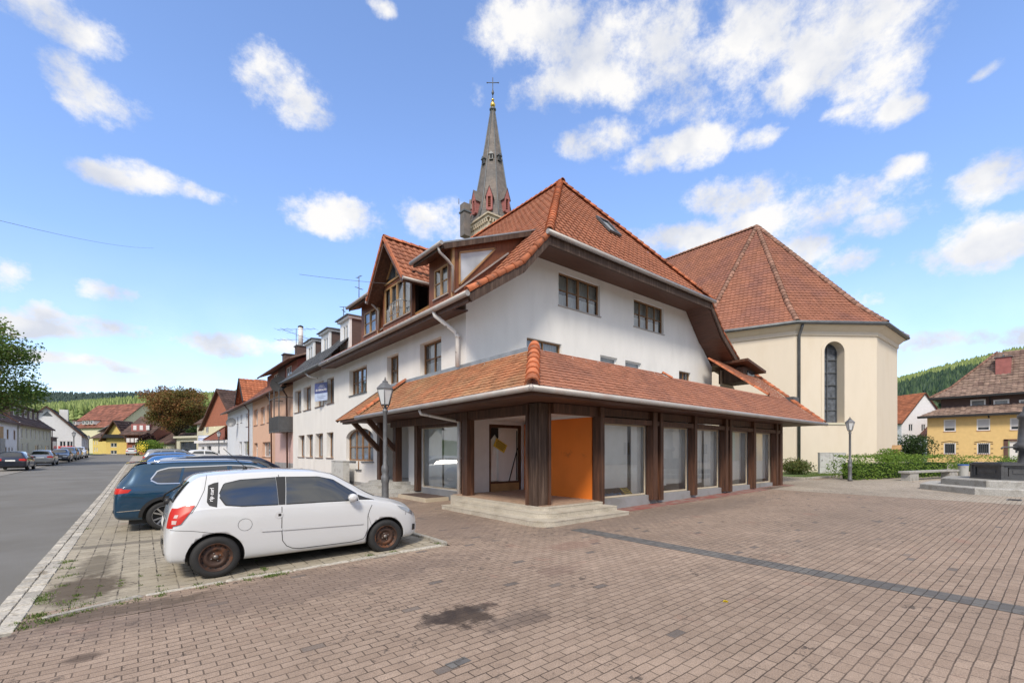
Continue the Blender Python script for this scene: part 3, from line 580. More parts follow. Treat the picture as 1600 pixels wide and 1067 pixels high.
# ------------------------------------------------ corner house
def corner_house():
    H = empty('corner_house', (8, 12.12, .2), 'large white corner house with red half-hipped roof and shop under a tiled canopy', 'house')
    FS = Fr((8, 24.7, 0), -pi/2); FF = Fr((8, 12.12, 0), 0); Y = lambda y: 24.7-y
    wb = MB('stucco_white')
    so = [(Y(15.2), Y(13.65), 4.56, 5.74), (Y(18.1), Y(17.0), 4.56, 5.74), (Y(22.55), Y(20.3), 4.53, 5.77), (Y(18.6), Y(16.1), .62, 2.95), (Y(15.0), Y(12.3), .5, 2.66)]
    arch = (Y(23.0), Y(19.55), 1.34, 2.42)
    wall(wb, FS, [(0, 0), (12.58, 0), (12.58, 6.5), (0, 6.5)], so[:4]+[(so[4])]+[(arch[0], arch[1], arch[2], 2.9)], .25)
    # arched head: fill between rectangle and arc
    cu = (arch[0]+arch[1])/2; hw = (arch[1]-arch[0])/2; k = 16; rise = .48
    pts = [(cu-hw*cos(pi*i/k), arch[3]+rise*sin(pi*i/k)) for i in range(k+1)]
    for i in range(k):
        a, b = pts[i], pts[i+1]
        wb.poly([FS(a[0], 0, a[1]), FS(b[0], 0, b[1]), FS(b[0], 0, 2.9), FS(a[0], 0, 2.9)], False); wb.poly([FS(a[0], 0, a[1]), FS(b[0], 0, b[1]), FS(b[0], -.25, b[1]), FS(a[0], -.25, a[1])], False)
    fo = [(4.14, 6.52, 7.28, 8.55), (8.8, 11.12, 7.3, 8.53), (2.56, 4.3, 4.7, 5.82), (6.54, 7.65, 4.75, 5.73), (8.19, 9.35, 4.75, 5.73), (12.46, 13.55, 4.75, 5.76)]
    wall(wb, FF, [(0, 2.9), (1.3, 2.9), (1.3, 7.45), (0, 6.6)], [], .2)
    wall(wb, FF, [(1.3, 0), (14.4, 0), (14.4, 7.45), (13.18, 8.78), (2.52, 8.78), (1.3, 7.45)], fo, .2)
    wall(wb, FF, [(14.4, 0), (15.7, 0), (15.7, 6.3), (14.4, 7.45)], [], .2)
    FR = Fr((23.7, 12.12, 0), pi/2); wall(wb, FR, [(0, 0), (12.5, 0), (12.5, 6.4), (0, 6.4)])
    wall(wb, Fr((23.7, 24.7, 0), pi), [(0, 0), (15.7, 0), (15.7, 6.3), (7.85, 14.2), (0, 6.3)])
    # recessed entrance: side walls and back
    wb.fbox(FS, Y(18.6), Y(16.1), -1.25, -1.2, .5, 3.0); wb.fbox(FS, Y(18.6)-.05, Y(18.6), -1.2, -.25, .5, 3.0); wb.fbox(FS, Y(16.1), Y(16.1)+.05, -1.2, -.25, .5, 3.0); wb.fbox(FS, Y(18.6), Y(16.1), -1.2, -.25, 2.95, 3.0)
    wb.build('wall', H)
    pl = MB('stucco_grey'); pl.fbox(FS, 0, Y(19.1), .003, .035, -.1, .36); pl.build('plinth', H)
    window(H, FS, *so[0], rec=.25, cols=2, rows=2, mull=[], sill=None); window(H, FS, *so[1], rec=.25, cols=2, rows=2, mull=[], sill=None)
    window(H, FS, *so[2], rec=.25, cols=4, rows=2, mull=[2])
    # arched window
    mb = MB('wood_frame'); A = arch
    for u in (A[0]+.05, cu-hw*.45, cu, cu+hw*.45, A[1]-.05):
        zt = A[3]+rise*sqrt(max(0, 1-((u-cu)/hw)**2)); mb.fbox(FS, u-.05, u+.05, -.25, -.17, A[2], zt)
    mb.fbox(FS, A[0], A[1], -.248, -.172, A[2], A[2]+.08); mb.fbox(FS, A[0], A[1], -.246, -.176, 2.0, 2.04); mb.tube([FS(u, -.2, z-.03) for u, z in pts], .04, 6)
    mb.fbox(FS, cu-.04, cu+.04, -.03, .03, .95, 1.34)
    aw = mb.build('arched_window', H, label='wide arched window with four wooden lights'); g = MB('glass_pale'); g.poly([FS(A[0], -.22, A[2])]+[FS(u, -.22, z) for u, z in pts]+[FS(A[1], -.22, A[2])]); g.build('pane', aw)
    s_ = MB('zinc_dark'); s_.fbox(FS, A[0]-.05, cu-.35, -.16, .05, A[2]-.05, A[2]-.003); s_.fbox(FS, cu+.35, A[1]+.05, -.16, .05, A[2]-.05, A[2]-.003); s_.fbox(FS, cu-.35, cu+.35, .0, .06, .9, .95); s_.build('sill', aw)
    window(H, FF, *fo[0], rec=.17, cols=4, rows=2, mull=[2], sill='gutter_metal'); window(H, FF, *fo[1], rec=.17, cols=4, rows=2, mull=[2], sill='gutter_metal')
    window(H, FF, *fo[2], rec=.17, cols=2, rows=2, mull=[]); window(H, FF, *fo[5], rec=.17, cols=2, rows=1, mull=[])
    for o in fo[3:5]: window(H, FF, *o, rec=.17, cols=1, rows=1, fm='white_paint', gm='glass_pale')
    # ---- roof
    r = MB('tile_main')
    tiles(r, (7.25, 10.9, 6.35), (0, 1, 0), (2.05, 0, 1.35), [(0, 0, 13.8), (2.4546, 0, 13.8)], .3, .33, .045, .03)
    tiles(r, (9.3, 10.9, 7.7), (0, 1, 0), (6.55, 0, 7.13), [(0, 0, 13.8), (1.765, 0, 13.8), (9.68, 4.82, 13.8)], .3, .33, .045, .03)
    tiles(r, (10.49, 10.9, 9.0), (1, 0, 0), (0, 4.82, 5.83), [(0, 0, 10.72), (7.565, 5.36, 5.36)], .3, .33, .045, .03)
    r.m('tile_ridge'); caps(r, (10.42, 10.84, 9.03), (15.85, 15.72, 14.93), .15, .36); caps(r, (21.28, 10.84, 9.03), (15.85, 15.72, 14.93), .15, .36); caps(r, (15.85, 15.5, 14.88), (15.85, 24.7, 14.88), .15, .36)
    caps(r, (7.25, 10.93, 6.40), (9.3, 10.93, 7.72), .11, .36, up=(-.5, -.6, .6)); caps(r, (9.3, 10.93, 7.72), (10.49, 10.93, 9.02), .11, .36, up=(-.6, -.6, .5))
    r.m('tile_main'); r.poly([(15.85, 15.72, 14.83), (21.21, 10.9, 9.0), (22.4, 10.9, 7.7), (22.4, 24.7, 7.7), (15.85, 24.7, 14.83)]); r.poly([(22.4, 10.9, 7.7), (24.45, 10.9, 6.35), (24.45, 24.7, 6.35), (22.4, 24.7, 7.7)])
    r.m('tile_ridge'); caps(r, (24.4, 10.92, 6.38), (22.4, 10.92, 7.74), .09, .36, up=(.5, -.6, .6)); caps(r, (22.4, 10.92, 7.74), (21.21, 10.92, 9.02), .09, .36, up=(.5, -.6, .6))
    r.build('roof', H)
    b = MB('wood_soffit'); t = Vector((0, 0, -.16))
    for q in ([(7.3, 10.93, 6.33), (9.3, 10.93, 7.66), (9.3, 24.7, 7.66), (7.3, 24.7, 6.33)], [(9.3, 10.93, 7.66), (10.49, 10.93, 8.95), (15.8, 15.75, 14.7), (15.8, 24.7, 14.7), (9.3, 24.7, 7.66)]):
        b.prism(q, t)
    for q in ([(24.4, 10.93, 6.33), (22.4, 10.93, 7.66), (22.4, 24.7, 7.66), (24.4, 24.7, 6.33)], [(22.4, 10.93, 7.66), (21.21, 10.93, 8.95), (15.9, 15.75, 14.7), (15.9, 24.7, 14.7), (22.4, 24.7, 7.66)]):
        b.prism(q, t)
    # boarded soffit that follows the right rake, a little below the tiles
    b.prism([(21.05, 10.96, 8.78), (22.3, 10.96, 7.42), (22.3, 12.1, 7.42), (21.05, 12.1, 8.78)], (.02, 0, .06)); b.prism([(22.3, 10.96, 7.42), (24.2, 10.96, 6.12), (24.2, 12.1, 6.12), (22.3, 12.1, 7.42)], (.02, 0, .06))
    b.prism([(7.35, 12.0, 6.1), (7.35, 24.6, 6.1), (8.0, 24.6, 6.2), (8.0, 12.0, 6.2)], (0, 0, .05))
    b.build('soffit', H)
    b = MB('wood_soffit_front'); b.box(10.5, 21.1, 10.98, 12.1, 8.78, 8.84); b.build('front_soffit', H)
    f = MB('wood_weathered'); f.box(10.42, 21.28, 10.88, 10.97, 8.62, 8.97)
    for p, q in (((7.32, 10.9, 6.18), (9.28, 10.9, 7.5)), ((9.28, 10.9, 7.5), (10.5, 10.9, 8.84)), ((21.2, 10.9, 8.84), (22.42, 10.9, 7.5)), ((22.42, 10.9, 7.5), (24.38, 10.9, 6.18))): f.beam(p, q, .07, .24)
    f.m('wood_dark'); f.box(7.31, 7.39, 10.95, 24.7, 6.1, 6.3); f.build('fascia', H)
    g = MB('gutter_metal'); g.tube([(10.3, 10.78, 8.98), (21.4, 10.78, 8.98)], .085, 10); g.tube([(7.22, 10.85, 6.3), (7.22, 24.7, 6.3)], .085, 10); g.build('gutter', H)
    g = MB('white_paint_old'); g.tube([(7.24, 12.85, 6.3), (7.28, 12.82, 6.12), (7.8, 12.45, 5.62), (7.86, 12.4, 5.45), (7.86, 12.4, 4.5)], .07, 10); g.tube([(7.86, 12.4, 5.5), (7.86, 12.4, 5.42)], .09, 10); g.build('downpipe', H, label='white downpipe with peeling paint on the upper wall')
    # skylight
    V = Vector((0, 4.82, 5.83)).normalized(); U = Vector((1, 0, 0)); N_ = U.cross(V); o = Vector((16.45, 13.3, 11.95))+N_*.05
    f = MB('zinc_dark')
    for (a, b_, c, d) in ((-.42, .42, -.62, -.52), (-.42, .42, .52, .62), (-.42, -.32, -.52, .52), (.32, .42, -.52, .52)): f.prism([o+U*a+V*c, o+U*b_+V*c, o+U*b_+V*d, o+U*a+V*d], N_*.09)
    sk = f.build('skylight', H); g = MB('glass_opaque'); g.poly([o+U*a+V*c+N_*.05 for a, c in ((-.33, -.53), (.33, -.53), (.33, .53), (-.33, .53))]); g.build('pane', sk)
    # ---- dormers
    FX = Fr((8.0, 0, 0), -pi/2)     # u = -y
    zr = lambda x: 6.35+(x-7.25)*.6585 if x < 9.3 else 7.7+(x-9.3)*1.0885
    def shed(y0, y1, name, lab):
        w_ = MB('wood_clad'); o_ = (-(y1-.35), -(y0+.3), 7.1, 8.12)
        wall(w_, FX, [(-y1, 6.7), (-y0, 6.7), (-y0, 8.5), (-y1, 8.5)], [o_], .1)
        xs = [8.0, 9.3, 11.35]; top = lambda x: 8.42+(x-7.5)*.41
        for y in (y0, y1):
            w_.poly([(8.0, y, 6.7), (9.3, y, 7.6), (9.3, y, top(9.3)), (8.0, y, top(8.0))]); w_.poly([(9.3, y, 7.6), (11.35, y, top(11.35)), (11.35, y, top(11.35)), (9.3, y, top(9.3))][:2]+[(9.3, y, top(9.3))])
        for p, q in (((7.99, y0-.01, 6.85), (7.99, y0-.01, 8.5)),): w_.m('wood_light').beam(p, q, .09, .09, up=(1, 0, 0))
        d = w_.build('dormer', H, label=lab)
        rf = MB('zinc'); rf.prism([(7.48, y0-.22, 8.44), (7.48, y1+.22, 8.44), (11.6, y1+.22, 10.13), (11.6, y0-.22, 10.13)], (0, 0, .05)); rf.m('wood_weathered').beam((7.52, y0-.19, 8.36), (11.3, y0-.19, 9.91), .05, .16); rf.beam((7.5, y0-.2, 8.36), (7.5, y1+.2, 8.36), .05, .14)
        rf.m('wood_dark').prism([(7.55, y0-.16, 8.32), (7.55, y1+.18, 8.32), (8.0, y1+.18, 8.5), (8.0, y0-.16, 8.5)], (0, 0, .02)); rf.build('dormer_roof', d)
        window(d, FX, *o_, rec=.06, cols=2, rows=2, fm='wood_light', single=True, sill='gutter_metal', back='net')
        # triangular side light
        g_ = MB('wood_light'); yy = y0-.012; tri = [(8.25, 7.35), (8.25, 8.42), (9.75, 8.98)]
        for i in range(3): a, c = tri[i], tri[(i+1) % 3]; g_.beam((a[0], yy, a[1]), (c[0], yy, c[1]), .05, .07, up=(0, 1, 0))
        g_.m('glass_cloud_tint').poly([(x, yy+.003, z) for x, z in tri]); g_.m('gutter_metal').beam((8.0, yy-.04, 7.02), (10.3, yy-.04, 8.95), .06, .05); g_.build('side_window', d)
        gt = MB('gutter_metal'); gt.tube([(7.4, y0-.3, 8.42), (7.4, y1+.25, 8.42)], .07, 8); gt.tube([(7.42, y0-.05, 8.38), (7.45, y0-.08, 8.2), (7.75, y0-.1, 8.0), (7.93, y0-.1, 7.85), (7.93, y0-.1, 7.0)], .045, 8); gt.build('dormer_gutter', d)
    shed(12.9, 14.5, 'dormer', 'shed dormer nearest the front gable'); shed(18.95, 20.95, 'dormer', 'shed dormer beside the neighbouring house')
    # gabled dormer with balcony window
    w_ = MB('wood_clad'); yc, hw_ = 17.15, 1.35
    o_ = (-(yc+1.2), -(yc-1.2), 7.12, 8.6)
    wall(w_, FX, [(-(yc+hw_), 6.7), (-(yc-hw_), 6.7), (-(yc-hw_), 8.72), (-(yc+hw_), 8.72)], [o_], .1)
    for s_ in (-1, 1):
        y = yc+s_*hw_
        if s_ > 0: w_.poly([(8.0, y, 6.7), (9.3, y, 7.6), (10.2, y, 8.6), (8.0, y, 8.6)])
        else:
            w_.m('wood_dark')
            for x in (8.02, 8.75): w_.box(x-.07, x+.07, y-.06, y+.06, zr(x)-.1, 8.62)
            w_.beam((8.0, y, 8.58), (10.2, y, 8.58), .12, .14); w_.m('black_tar').poly([(8.6, y+.6, 6.7), (10.4, y+.6, 8.6), (8.6, y+.6, 8.6)]); w_.m('wood_light').beam((8.1, y-.03, 7.0), (10.0, y-.03, 8.35), .08, .1); w_.m('wood_clad')
    d = w_.build('dormer', H, label='tall gabled dormer with balcony door and steep tiled roof')
    z0, zp = 8.15, 10.2; hw2 = 1.72
    rf = MB('tile_main')
    Vn = Vector((0, hw2, zp-z0)); Lv = Vn.length
    xb = lambda z: 9.3+(z-7.7)/1.0885
    tiles(rf, (7.45, yc-hw2, z0), (1, 0, 0), (0, hw2, zp-z0), [(0, 0, xb(z0)-7.45+.1), (Lv, 0, xb(zp)-7.45+.1)], .3, .33, .045, .03)
    tiles(rf, (7.45, yc+hw2, z0), (1, 0, 0), (0, -hw2, zp-z0), [(0, 0, xb(z0)-7.45+.1), (Lv, 0, xb(zp)-7.45+.1)], .3, .33, .045, .03)
    rf.m('tile_ridge'); caps(rf, (7.42, yc, zp+.02), (11.7, yc, zp+.02), .13, .36); rf.m('tile_ridge'); rf.beam((7.42, yc-hw2, z0+.02), (7.42, yc, zp+.05), .06, .12); rf.beam((7.42, yc+hw2, z0+.02), (7.42, yc, zp+.05), .06, .12)
    rf.m('wood_dark')
    for s_ in (-1, 1): rf.prism([(7.47, yc+s_*hw2, z0-.06), (7.47, yc, zp-.06), (11.3, yc, zp-.06), (9.8, yc+s_*hw2, z0-.06)], (0, 0, -.08)); rf.beam((7.46, yc+s_*hw2, z0-.1), (7.46, yc, zp-.1), .06, .2)
    rf.build('dormer_roof', d)
    window(d, FX, *o_, rec=.06, cols=4, rows=1, fm='wood_light', single=True, sill='gutter_metal', back='net')
    g_ = MB('wood_light'); tri = [(-(yc+1.15), 8.78), (-(yc-1.15), 8.78), (-yc, 9.95)]
    for i in range(3): a, c = tri[i], tri[(i+1) % 3]; g_.beam(FX(a[0], .0, a[1]), FX(c[0], .0, c[1]), .07, .09, up=(1, 0, 0))
    g_.beam(FX(-yc, 0, 8.78), FX(-yc, 0, 9.9), .08, .07, up=(1, 0, 0)); g_.m('glass_opaque').poly([FX(u, -.02, z) for u, z in tri]); g_.build('gable_window', d)
    for s_ in (-1, 1): g_ = MB('gutter_metal'); g_.tube([(7.4, yc+s_*(hw2+.05), z0-.02), (9.8, yc+s_*(hw2+.05), z0-.02)], .06, 8); g_.build('dormer_gutter', d)
    g_ = MB('zinc')
    for z in (7.15, 7.62): g_.tube([FX(-(yc-.0), .32, z), FX(-(yc-.9), .32, z)], .02, 6)
    for k in range(7): g_.tube([FX(-(yc-.0)+.15*k, .32, 7.15), FX(-(yc-.0)+.15*k, .32, 7.62)], .012, 5)
    for u in (-yc, -(yc-.9)): g_.tube([FX(u, .32, 7.62), FX(u, 0, 7.62)], .02, 6)
    g_.build('railing', d)
    # ---- shop pavilion
    FP = Fr((0, 8.04, 0), 0)            # u = x, front
    pl = MB('stucco_grey'); pl.box(9.66, 21.7, 8.04, 8.2, -.1, .47); FG = Fr((7.98, 24.7, 0), -pi/2)
    bw = (Y(14.7), Y(13.68), -.05, .24)
    wall(pl, FG, [(Y(15.25), -.1), (Y(12.12), -.1), (Y(12.12), .49), (Y(15.25), .49)], [bw], .3); pl.fbox(FG, bw[0], bw[1], -.34, -.3, -.1, .3); pl.build('plinth', H)
    bwm = MB('black_tar'); bwm.fbox(FG, bw[0], bw[1], -.29, -.27, -.05, .24); bwm.m('iron_dark')
    for k in range(3): bwm.fbox(FG, bw[0]+.3*k+.2, bw[0]+.3*k+.22, -.2, -.18, -.05, .24)
    bwm.build('basement_window', H)
    wd = MB('wood_dark')
    posts = [(9.46, 9.62, .3), (11.88, 12.10, .33), (12.26, 12.42, .30), (14.26, 14.42, .33), (16.42, 16.60, .33), (16.76, 16.92, .31), (18.76, 18.94, .33), (20.94, 21.10, .33), (21.42, 21.66, .34)]
    for a, b_, z in posts: wd.box(a, b_, 7.87 if a < 21.3 else 7.90, 8.12, z, 2.96)
    for a in (9.62, 12.42, 14.42, 16.92, 18.94): pass
    wd.box(9.6, 21.6, 7.98, 8.10, 2.74, 2.955); wd.box(9.62, 21.5, 7.90, 8.11, 2.56, 2.70)
    # left side posts and beams
    for (x0, x1, y0, y1, z) in ((7.5, 7.76, 11.3, 11.58, .44), (7.8, 7.97, 12.06, 12.24, .1), (7.8, 7.97, 15.04, 15.26, .35), (7.58, 7.84, 16.36, 16.62, .5), (7.58, 7.84, 17.88, 18.14, .3)): wd.box(x0, x1, y0, y1, z, 2.96)
    wd.box(7.52, 7.74, 8.5, 16.7, 2.71, 2.955); wd.box(7.8, 9.6, 7.95, 8.09, 2.71, 2.955); wd.box(7.84, 7.96, 12.24, 15.04, 2.62, 2.8)
    wd.box(9.56, 9.66, 8.1, 8.3, .47, 2.7)
    for y in (16.49, 18.0): wd.beam((7.62, y, 1.85), (6.5, y, 3.0), .16, .18)
    wd.box(6.42, 6.6, 16.3, 18.9, 2.9, 3.0)
    wd.build('timber_frame', H)
    co = MB('wood_weathered')
    x0, x1, y0, y1 = 7.42, 7.76, 8.10, 8.46
    co.box(x0, x1, y0, y1, .40, 2.95)
    for k in range(4):
        co.rnd = k/4; a = x0+.003+k*.084; co.box(a, a+.078, y0-.028, y0-.001, .30+.02*(k % 2), 2.95); b_ = y0+.003+k*.089; co.box(x0-.028, x0-.001, b_, b_+.083, .30+.025*((k+1) % 2), 2.95)
    co.m('wood_dark'); co.box(x1-.05, x1+.03, y0-.07, y0-.03, .27, 2.95); co.box(x0-.07, x0-.03, y1-.05, y1+.03, .27, 2.95)
    co.build('corner_post', H, label='thick weathered corner post clad in vertical planks')
    sf = MB('wood_soffit'); sf.poly([(6.36, 7.12, 2.97), (24.0, 7.12, 2.97), (24.0, 8.1, 2.97), (8.0, 8.1, 2.97)]); sf.poly([(6.36, 7.12, 2.97), (8.0, 8.1, 2.97), (8.0, 18.8, 2.97), (6.36, 18.9, 2.97)]); sf.poly([(21.66, 8.1, 2.97), (24, 8.1, 2.97), (24, 12, 2.97), (21.66, 12, 2.97)])
    sf.box(6.33, 6.37, 7.1, 18.9, 2.96, 3.1); sf.box(6.37, 24.0, 7.09, 7.13, 2.96, 3.1); sf.build('canopy_soffit', H)
    rf = MB('tile_awning')
    P = dict(tw=.18, th=.155, amp=0, step=.022, prof='b', ns=4, jit=.05)
    O = (6.3, 7.06, 3.1)
    tiles(rf, O, (1, 0, 0), (0, 1.82, 1.37), [(0, 0, 7.5), (2.278, 1.7, 7.5)], **P); tiles(rf, O, (1, 0, 0), (0, 1.82, 1.37), [(0, 7.5, 17.75), (1.95, 7.5, 17.85)], **P)
    tiles(rf, O, (1, 0, 0), (0, 1.82, 1.37), [(1.95, 15.9, 17.95), (5.68, 15.9, 20.2)], **P)
    rf.m('tile_awning_moss'); tiles(rf, O, (0, 1, 0), (1.7, 0, 1.37), [(0, 0, 9.74), (2.183, 1.82, 9.24)], **P); tiles(rf, (6.3, 7.06, 3.06), (0, 1, 0), (1.7, 0, 1.37), [(0, 9.80, 12.26), (2.183, 9.3, 11.48)], **P)
    rf.m('tile_ridge'); caps(rf, (6.28, 7.04, 3.16), (8.02, 8.9, 4.56), .15, .36); caps(rf, (6.3, 16.86, 3.16), (8.0, 16.36, 4.54), .10, .34); caps(rf, (24.15, 7.1, 3.1), (26.5, 11.6, 6.52), .10, .36); caps(rf, (22.2, 8.7, 4.35), (22.2, 11.5, 6.44), .09, .36)
    caps(rf, (13.85, 8.85, 4.47), (14.05, 8.62, 4.30), .07, .2)
    rf.m('wood_dark'); rf.beam((6.32, 16.98, 3.03), (8.0, 16.48, 4.42), .06, .14); rf.beam((6.32, 19.34, 3.03), (8.0, 18.56, 4.42), .04, .12); rf.m('zinc'); rf.box(7.96, 7.995, 9.0, 16.3, 4.44, 4.56); rf.box(7.96, 7.995, 16.4, 18.5, 4.44, 4.54)
    # underlay and closing walls
    rf.m('tile_awning'); rf.poly([(6.34, 7.1, 3.07), (24.0, 7.1, 3.07), (24.0, 8.85, 4.38), (8.0, 8.85, 4.38)]); rf.poly([(6.34, 7.1, 3.07), (8.0, 8.85, 4.38), (8.0, 18.5, 4.38), (6.34, 19.2, 3.07)]); rf.m('zinc'); rf.poly([(8.0, 8.86, 4.36), (22.2, 8.86, 4.2), (22.2, 12.1, 4.2), (8.0, 12.1, 4.36)])
    rf.build('canopy_roof', H, label='low tiled canopy roof wrapping the shop front')
    g = MB('gutter_metal'); g.tube([(6.22, 7.0, 3.09), (24.2, 7.0, 3.02)], .07, 10); g.tube([(6.22, 7.0, 3.09), (6.22, 16.85, 3.04)], .07, 10); g.lathe((6.22, 7.0, 3.09), [(.001, -.075), (.05, -.055), (.075, 0), (.05, .055), (.001, .075)], 12); g.build('canopy_gutter', H)
    g = MB('white_paint_old'); g.tube([(6.3, 12.0, 3.0), (6.34, 12.0, 2.88), (7.6, 12.0, 2.72), (7.66, 12.0, 2.6)], .045, 10); g.tube([(7.66, 12.0, 2.95), (7.66, 12.0, .42)], .06, 10); g.tube([(7.66, 12, 1.55), (7.66, 12, 1.6)], .075, 10); g.build('downpipe', H, label='white downpipe beside the left shop window')
    # shop windows
    def shopwin(F, u0, u1, z0, z1, n, depth, panels, lab, dirn=1):
        f = MB('sign_yellow' if False else 'stone_sand')
        for (a, b_, c, d) in ((u0, u1, z0, z0+.05), (u0, u1, z1-.04, z1), (u0, u0+.04, z0+.05, z1-.04), (u1-.04, u1, z0+.05, z1-.04)): f.fbox(F, a, b_, n-.05, n, c, d)
        o = f.build('shop_window', H, label=lab)
        g = MB('glass_shop'); g.poly([F(u0+.03, n-.02, z0+.04), F(u1-.03, n-.02, z0+.04), F(u1-.03, n-.02, z1-.03), F(u0+.03, n-.02, z1-.03)]); g.build('pane', o)
        b = MB('interior_floor'); b.fbox(F, u0, u1, n-depth, n-.06, z0-.1, z0+.01); b.m('stucco_light'); b.fbox(F, u0-.05, u0, n-depth, n-.06, z0, z1); b.fbox(F, u1, u1+.05, n-depth, n-.06, z0, z1); b.m('stucco_grey').fbox(F, u0, u1, n-depth-.05, n-depth, z0, z1); b.m('stucco_light').fbox(F, u0, u1, n-depth, n-.06, z1, z1+.05)
        b.build('display_box', o)
        p = MB('paper_white')
        for (a, b_, zb, dd) in panels:
            k = 10; p.grid([[F(u0+(u1-u0)*(a+(b_-a)*i/k), n-dd*.45+.012*sin(i*1.7+a*9), z) for i in range(k+1)] for z in (z0+zb, z1)])
        p.build('paper_blind', o)
        return o
    W_ = [(9.68, 11.86, [(.0, .20, .22, .42), (.22, .73, .24, .5), (.75, 1.0, .02, .3)]), (12.46, 14.22, [(.0, .48, .2, .4), (.46, 1.0, .24, .45)]), (14.48, 16.38, [(.02, .52, .18, .5), (.53, .62, .2, .55), (.62, 1.0, .05, .35)]), (16.98, 18.72, [(.0, .62, .18, .4), (.6, 1.0, .2, .5)]), (19.0, 20.9, [(.02, .4, .1, .5), (.42, 1, .15, .4)])]
    labs = ['shop window next to the orange entrance wall', 'second shop window', 'third shop window', 'fourth shop window', 'shop window at the far right end']
    for k, (a, b_, pn) in enumerate(W_): shopwin(FP, a, b_, .48, 2.56, -.1, 1.1, pn, labs[k])
    FL = Fr((8.0, 24.7, 0), -pi/2); shopwin(FL, Y(15.02), Y(12.28), .5, 2.64, -.03, 1.2, [(.0, .36, .02, .5), (.38, 1, .03, .6)], 'wide shop window on the street side')
    # porch
    po = MB('stucco_light'); FB = Fr((0, 12.02, 0), 0)
    wall(po, FB, [(7.97, .3), (10.9, .3), (10.9, 2.85), (7.97, 2.85)], [(8.84, 10.24, .46, 2.68)], .1)
    po.box(7.78, 10.6, 8.2, 12.02, 2.80, 2.86); po.fbox(FB, 8.8, 10.3, -1.2, -1.15, .4, 2.8); po.build('porch_wall', H)
    ow = MB('orange_wall'); ow.box(9.54, 9.60, 8.25, 9.84, .46, 2.72); ow.prism([(9.54, 10.05, .46), (9.60, 10.05, .46), (10.38, 11.98, .46), (10.32, 11.98, .46)], (0, 0, 2.26)); ow.m('black_tar').box(9.55, 9.59, 9.84, 10.05, .46, 2.79); ow.m('stucco_light').box(9.55, 9.60, 8.25, 10.05, 2.722, 2.80)
    ow.build('orange_wall_panel', H, label='bright orange side wall of the shop entrance')
    dr = MB('wood_dark'); a, b_ = 8.84, 10.24
    for q in ((a, a+.09, .46, 2.68), (b_-.09, b_, .46, 2.68), (a+.09, b_-.09, 2.58, 2.68), (a+.09, b_-.09, .72, .78)): dr.fbox(FB, q[0], q[1], -.1, -.03, q[2], q[3])
    dr.m('wood_light').fbox(FB, a+.09, b_-.09, -.09, -.04, .46, .72); D_ = dr.build('shop_door', H, label='broken shop door covered with plastic sheet')
    ps = MB('paper_white'); k = 14
    ps.grid([[FB(a+.16+(b_-a-.3)*i/k, -.14+.03*sin(i*.9+j*.5), .8+1.7*j/8) for i in range(k+1)] for j in range(9)]); ps.m('black_tar'); ps.poly([FB(a+.12, -.1, 2.57), FB(a+.7, -.1, 2.57), FB(a+.42, -.1, 2.2), FB(a+.3, -.1, 2.35), FB(a+.12, -.1, 2.15)]); ps.m('black_tar'); ps.beam(FB(b_-.12, -.08, 1.9), FB(b_-.5, -.08, .78), .02, .03, up=(0, 1, 0)); ps.fbox(FB, b_-.17, b_-.14, -.09, -.07, .8, 2.5); ps.build('plastic_sheet', D_)
    sg = MB('sign_yellow'); ca = radians(-28)
    R2 = lambda x, z: FB(a+.52+x*cos(ca)-z*sin(ca), -.075, 1.98+x*sin(ca)+z*cos(ca)); R3 = lambda x, z: FB(a+.52+x*cos(ca)-z*sin(ca), -.07, 1.98+x*sin(ca)+z*cos(ca))
    sg.poly([R2(-.26, -.15), R2(.26, -.15), R2(.26, .15), R2(-.26, .15)]); sg.m('text_dark')
    for r_, ww in ((.1, .2), (.04, .21), (-.02, .2), (-.08, .18)): sg.poly([R3(-ww, r_-.015), R3(ww, r_-.015), R3(ww, r_+.01), R3(-ww, r_+.01)])
    sg.build('notice', D_, label='yellow notice taped to the plastic sheet')
    # floor and steps
    def rr(x0, y0, x1, y1, r_):      # outline with rounded near corner
        return [(x0, y1), (x0, y0+r_)]+[(x0+r_-r_*cos(t), y0+r_-r_*sin(t)) for t in [pi/2*i/8 for i in range(1, 8)]]+[(x0+r_, y0), (x1, y0), (x1, y1)]
    st = MB('stone_steps')
    for (x0, y0, x1, y1, r_, zt) in ((6.67, 7.12, 9.66, 11.35, .45, .255), (7.0, 7.45, 9.60, 11.2, .42, .37), (7.3, 7.80, 9.45, 11.9, .3, .455)):
        pg = rr(x0, y0, x1, y1, r_); st.prism([(x, y, -.1) for x, y in pg], (0, 0, zt+.1-.02)); cx, cy = (x0+x1)/2, (y0+y1)/2
        st.prism([(x, y, zt-.022) for x, y in [(x-(.0), y) for x, y in [((x-cx)*1.004+cx, (y-cy)*1.004+cy) for x, y in pg]]], (0, 0, .022))
    st.build('entrance_steps', H, label='pale stone steps with a rounded corner in front of the shop')
    fl = MB('terrazzo'); fl.box(7.42, 9.6, 7.95, 12.0, .458, .468); fl.box(9.6, 10.5, 9.3, 12.0, .456, .466); fl.build('porch_floor', H)
    ss = MB('stone_granite'); cx, cy = 8.0, 17.1
    for k, (r_, zt) in enumerate(((2.05, .30), (1.72, .41), (1.4, .52), (1.1, .63))):
        ss.prism([(cx-r_*sin(t), cy+r_*1.05*cos(t), -.1) for t in [pi*i/24 for i in range(25)]], (0, 0, zt+.1))
    ss.box(8.01, 9.2, 16.1, 18.6, .3, .63); ss.build('round_steps', H, label='semicircular stone steps at the side entrance')
